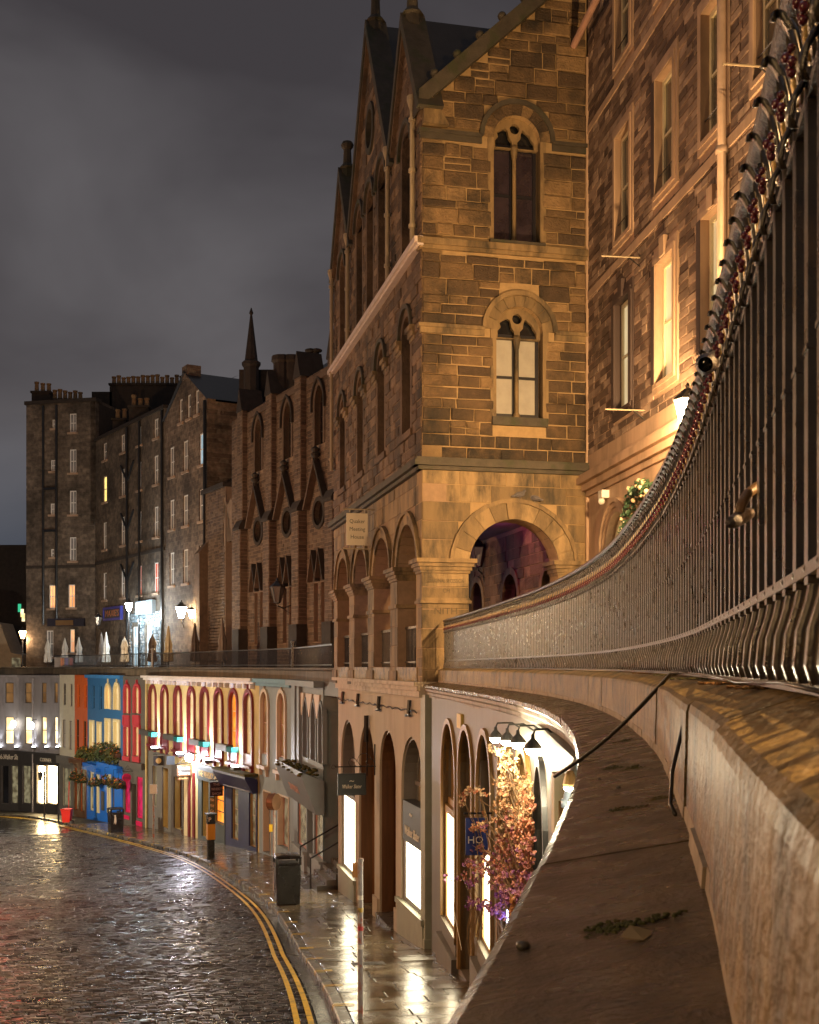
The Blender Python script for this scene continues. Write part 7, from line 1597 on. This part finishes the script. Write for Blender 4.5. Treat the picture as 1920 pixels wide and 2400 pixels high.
F0a = FRS[0]; u, z = F0a.at(1082, 1690); t = thing('wall_notice', 'small yellow notice fixed above the second golden arch', 'notice', F0a.p(u, z)); b = MB(); fbox(b, F0a, u - .25, u + .25, z - .12, z + .12, 0, .05); b.build('notice', mat('yellow_notice', (.6, .42, .08), .5), t)

# ================================================================== terrace furniture
def parasol(x, yt, Y, m, lab):
    X = px(x, 0, Y)[0]; h = (HY - yt) / FPX * Y + .21; p = (X, Y, -.21); t = thing('folded_parasol', lab, 'parasol', p, 'folded parasols along the terrace'); n = 14; rg_ = random.Random(x); b = MB()
    prof = [(.10, .45), (.24, .5), (.22, .9), (.17, 1.15), (.2, 1.45), (.13, 1.75), (.05, h - .12), (.02, h)]; vs = []
    for i, (r, z) in enumerate(prof):
        for j in range(n):
            a = 2 * math.pi * j / n; rr = r * (1 + (.28 if j % 2 else -.2) * (1 - i / 8)) * rg_.uniform(.9, 1.1); vs.append((X + rr * math.cos(a), Y + rr * math.sin(a), -.21 + min(z, h)))
    b.add(vs, [(i * n + j, i * n + (j + 1) % n, (i + 1) * n + (j + 1) % n, (i + 1) * n + j) for i in range(len(prof) - 1) for j in range(n)]); b.build('folded_canopy', m, t)
    b = MB(); lathe(b, p, [(.25, 0), (.25, .08), (.03, .1), (.03, h - .1)], 8); b.build('pole', m_iron2, t)
m_wcan = mat('white_canvas', (.5, .47, .42), .8, var=.12, bump=.1); m_dcan = mat('brown_canvas', (.06, .04, .03), .8, var=.2, bump=.1); m_ccan = mat('cream_canvas', (.42, .34, .2), .8, var=.12, bump=.1); m_gcan = mat('grey_canvas', (.16, .13, .11), .8, var=.2)
for x, yt, Y, m, lab in ((112, 1497, 83, m_wcan, 'white folded parasol before the dark pub door'), (152, 1495, 82.3, m_wcan, 'white folded parasol left of the amber lit doorway'), (185, 1493, 81.2, m_wcan, 'wide white folded parasol right of the amber lit doorway'), (238, 1483, 78, m_gcan, 'greyish folded parasol tucked behind a taller white one'), (249, 1481, 77, m_wcan, 'twisted white folded parasol under the blue framed sign'), (292, 1492, 72.5, m_wcan, 'short white folded parasol beside the blue white lamp'), (357, 1486, 67.3, m_dcan, 'dark folded parasol in front of the glittering slates'), (395, 1466, 66, m_ccan, 'cream folded parasol beneath the warm wall lamps'), (457, 1459, 62.5, m_dcan, 'tall brown folded parasol beneath the warm wall lamps'), (521, 1449, 58.5, m_gcan, 'slim grey folded parasol by the stone annexe')): parasol(x, yt, Y, m, lab)
u0, u1 = F_b3.at(248), F_b3.at(288); zz1 = F_b3.at(268, 1424)[1]; zz0 = F_b3.at(268, 1452)[1]; t = thing('pub_sign', 'long blue framed pub sign with orange capitals on the dark tenement', 'sign', F_b3.p((u0 + u1) / 2, zz0, .15)); b = MB(); fbox(b, F_b3, u0, u1, zz0, zz1, 0, .15); bd = b.build('board', mat('sign_navy', (.03, .022, .035), .5), t); b = MB(); fring(b, F_b3, rect(u0 + .1, u1 - .1, zz0 + .1, zz1 - .1), rect(u0 - .05, u1 + .05, zz0 - .05, zz1 + .05), 0, .2, True); b.build('frame', mat('blue_frame', (.04, .04, .30), .5), t)
text(F_b3, "MAXIE'S", (u0 + u1) / 2, (zz0 + zz1) / 2, .62, .16, mat('orange_letters', (.45, .16, .06), .5), bd, w=(u1 - u0) * .78)
u0, u1 = F_b3.at(327), F_b3.at(367); zz1 = F_b3.at(347, 1408)[1]; zz0 = F_b3.at(347, 1440)[1]; t = thing('lit_pub_sign', 'white backlit pub sign above the glittering slate wall', 'sign', F_b3.p((u0 + u1) / 2, zz0, .3)); b = MB(); fbox(b, F_b3, u0, u1, zz0, zz1, .05, .3); b.build('board', mat('steel_sign', (.2, .24, .27), .4), t); b = MB(); fbox(b, F_b3, u0 + .3, u0 + (u1 - u0) * .6, zz0 + .15, zz1 - .1, .3, .34); b.build('lit_panel', glow('cold_white_sign', (.75, .9, 1), 14), t)
for x_ in (330, 352): point_light('sign_glow', F_b3.p(F_b3.at(x_), zz0 - .4, .9), 150, (.7, .9, 1), .1, t)
# glittering slate cladding of the pub front
u0, u1 = F_b3.at(302), F_b3.at(379); sl = thing('slate_cladding', 'wall of small wet grey slates glittering under the pub sign', 'cladding', F_b3.p((u0 + u1) / 2, -.2, .05)); rest_ = MB(); rgs = random.Random(8); k = 0; z = -.15
while z < 3.3:
    u = u0
    while u < u1:
        l = rgs.uniform(.22, .4); skip = any(abs(u + l / 2 - F_b3.at(xx)) < .75 for xx in (318, 350)) and z < 2.7
        if not skip:
            mb = MB() if k < 250 else rest_; mb.cur = rgs.random(); stone_block(mb, F_b3, u + .012, u + l - .012, z + .012, z + .2, 0, .05 + rgs.uniform(0, .05), .03, .012, rgs)
            if k < 250: mb.build('slate', mat('wet_slate', rough=.2, var=.4, ns=5, bump=.5, bs=25, ramp=[(0, (.10, .12, .13)), (1, (.25, .28, .30))], spec=.7), sl)
            k += 1
        u += l
    z += .2
if rest_.v: o = rest_.build('slates', MATS['wet_slate'], sl); o['kind'] = 'stuff'
t = thing('poster_board', 'row of three framed menus fixed to the far terrace railing', 'notice', px(150, 1565, 79.5))
X0 = px(128, 0, 79.6)[0]; b = MB(); box(b, X0, px(168, 0, 79.6)[0], 79.55, 79.6, -.05, .6); b.build('board', m_gcan, t)
for i, m_ in enumerate((mat('orange_menu', (.35, .12, .05), .5), mat('violet_menu', (.12, .1, .22), .5), mat('rose_menu', (.3, .08, .08), .5))): b = MB(); box(b, X0 + .42 + i * .3, X0 + .64 + i * .3, 79.52, 79.55, .05, .55); b.build('menu', m_, t)
# ================================================================== lamps
def lantern(c, h, lab, lit=None, wall=None, post=None, cat='lantern', light=None, group=None, n=6, nm='wall_lantern', lpos=None, glass=None):
    """old gas pattern lantern: tapering glazed body, domed cap with finial; c is the bottom of the glass"""
    t = thing(nm, lab, cat, c, group); w = h * .30; x, y, z = c
    b = MB(); lathe(b, (x, y, z), [(w * .42, .02 * h), (w * .96, .60 * h)], n); b.build('glass', lit if lit else mat('dusty_glass', (.16, .14, .13), .15, spec=.7), t)
    b = MB()
    for k in range(n):
        a = 2 * math.pi * k / n; tube(b, [(x + w * .44 * math.cos(a), y + w * .44 * math.sin(a), z), (x + w * math.cos(a), y + w * math.sin(a), z + .6 * h)], h * .012, 4)
    lathe(b, (x, y, z - .05 * h), [(w * .2, 0), (w * .46, .03 * h), (w * .46, .07 * h)], n); lathe(b, (x, y, z + .6 * h), [(w * 1.08, 0), (w * 1.1, .03 * h), (w * .62, .16 * h), (w * .5, .17 * h), (w * .3, .26 * h), (w * .12, .28 * h), (w * .2, .33 * h), (w * .04, .40 * h)], n)
    b.build('cap_and_frame', m_iron2, t)
    if wall is not None:
        b = MB(); tube(b, [(x, y, z - .05 * h), (x, y, z - .15 * h), ((x + wall[0]) / 2, (y + wall[1]) / 2, z - .22 * h), wall], h * .022, 6); tube(b, [(x, y, z - .1 * h), (wall[0], wall[1], z - .45 * h)], h * .014, 5); b.build('wall_bracket', m_iron2, t)
    if post is not None:
        b = MB(); lathe(b, (x, y, post), [(.14, 0), (.14, .3), (.08, .4), (.055, .6), (.045, z - post - .1), (.09, z - post - .06), (.05, z - post)], 10); b.build('post', m_iron2, t)
    if light: point_light('lantern_light', lpos or (x, y, z - .12 * h), light[0], light[1], light[2] if len(light) > 2 else .12, t)
    return t
m_lit = glow('lantern_glass_lit', (1, .84, .55), 90); m_lit2 = glow('lantern_glass_cool', (.85, .95, 1), 60); m_lit3 = glow('lantern_glass_sodium', (1, .55, .22), 40)
WARM = (1.0, .60, .25)
# main lit lantern on the tenement wall
Y1 = 19.0; c = px(1612, 1003, Y1); u = (Vector((c[0], c[1])) - FR_.A).dot(FR_.u); wall = FR_.p(u, c[2] - .1, -.01)
lantern(c, .72, 'glowing glass lantern on the tenement wall above the tall railing', m_lit, wall, light=(2100, WARM, .12), lpos=(c[0] - .22, c[1] - .1, c[2] + .1))
# the next two lanterns of the same wall, further along the terrace
for i, (Yq, e_) in enumerate(((10.8, 500), (2.4, 4600))):
    u = (Yq - FR_.A.y) / FR_.u.y; p = FR_.p(u, 4.2, .55)
    wall = FR_.p(u, 4.1, -.01)
    lantern(p, .72, ('lit lantern on the tenement wall next along the terrace', 'lit lantern on the tenement wall nearest the steps')[i], m_lit, wall, light=(e_, WARM, .03), lpos=(p[0] - .22, p[1] - .1, p[2] + .1))
# houses across the street carry two more lamps and an added red glow board
OB = thing('opposite_houses', 'plain dark rendered houses across the street', 'building', (-11, 20, -5)); b = MB(); sweep(b, K, K.s_at_y(-6), K.s_at_y(58), [(-RW - 1.6, -4), (-RW - 1.6, 11), (-RW - 5, 11), (-RW - 5, -4)], 2.0, zk); b.build('wall', m_umber, OB)
b = MB(); sweep(b, K, 0, K.s_at_y(59), [(-RW - 1.7, -.02), (-RW + .1, -.02), (-RW + .1, -.2), (-RW - 1.7, -.2)], 1.5, zk); struct(b.build('far_pavement', m_flag), 'wet pavement on the other side of the street')
SOD = (1.0, .585, .30)
for i, (Yq, zq, e_) in enumerate(((-4.5, 3.2, 1100), (19, 2.6, 2300), (36, 1.5, 1100), (55, 2.5, 3000))):
    s = K.s_at_y(Yq); p = K.off(s, -RW - 1.0); wq = K.off(s, -RW - 1.62)
    lantern((p[0], p[1], zq), .8, ('street lantern high on the opposite houses near the top of the hill', 'street lantern high on the opposite houses halfway down', 'street lantern on the opposite houses before the bend', 'street lantern on the last of the opposite houses')[i], m_lit3, (wq[0], wq[1], zq - .2), light=(e_, WARM if i == 0 else SOD, .12), lpos=(p[0] + .35, p[1], zq + .1))
t = thing('red_glow_board', 'added unseen red glowing board on the opposite houses that reddens the road', 'sign', (-11.8, 31, -3.2)); b = MB(); box(b, -13.0, -11.0, 31, 31.15, -3.2, -.8); b.build('glow_panel', glow('red_glow', (1, .05, .02), 14), t)  # unseen red panel added so its reflection reddens the road
b = MB(); tube(b, [(-11.2, 31.08, -.7), (-14.6, 31.08, -.7)], .04, 6); b.build('bracket', m_iron2, t)
s = K.s_at_y(66); p = K.off(s, -RW + .7); zp = zk(s) - .13
lantern((p[0], p[1], zp + 4.6), .9, 'tall lit lamp post on the other side of the street at the bend', m_lit, None, zp, light=(2700, (1, .84, .62), .15), lpos=(p[0] + .3, p[1] + .2, zp + 4.5), nm='lamp_post')
# far lanterns
c = px(425, 1447, 68.4); wl_ = F_b2.at(425); lantern(px(425, 1449, 69.0), 1.05, 'warm lit lantern on the gabled tenement nearest the hall', m_lit, F_b2.p(F_b2.at(430), (HY - 1450) / FPX * 70, -.02), light=(230, WARM, .1), lpos=(px(425, 1449, 69.0)[0] - .1, 68.4, 2.9))
lantern(px(449, 1449, 68.5), .75, 'smaller warm lantern beside the door of the gabled tenement', m_lit, F_b2.p(F_b2.at(452), (HY - 1450) / FPX * 69, -.02), light=(110, WARM, .1), lpos=(px(449, 1449, 68.0)[0], 67.9, 2.7))
lantern(px(302, 1432, 73.5), .8, 'cold white lit lamp on a tall post before the pub', m_lit2, None, -.21, light=(420, (.75, .92, 1), .1), lpos=(px(302, 1432, 73.0)[0], 73.1, 3.3), nm='post_lamp')
lantern(px(53, 1497, 86), .9, 'warm lit lamp on a stone post at the end of the terrace', m_lit3, None, -.21, light=(120, (1, .62, .32), .1), lpos=(px(53, 1497, 85.6)[0], 85.5, 1.9), nm='post_lamp')
lantern(px(650, 1412, 55.2), 1.15, 'unlit lantern on a bracket of the buttressed hall', None, FB1.p(FB1.at(682), (HY - 1418) / FPX * 55.5, .0))
lantern(px(230, 1466, 80.5), .9, 'unlit lantern on a bracket of the long dark tenement', None, F_b3.p(F_b3.at(240), (HY - 1475) / FPX * 83, .0))
lantern(px(1121, 1327, 33.0), .82, 'unlit lantern hanging inside the arcade passage', None, FI.p((Vector(px(1121, 0, 33.0)[:2]) - FI.A).dot(FI.u), 2.2, -.02))
for o in pb.values(): bpy.data.objects.remove(o)
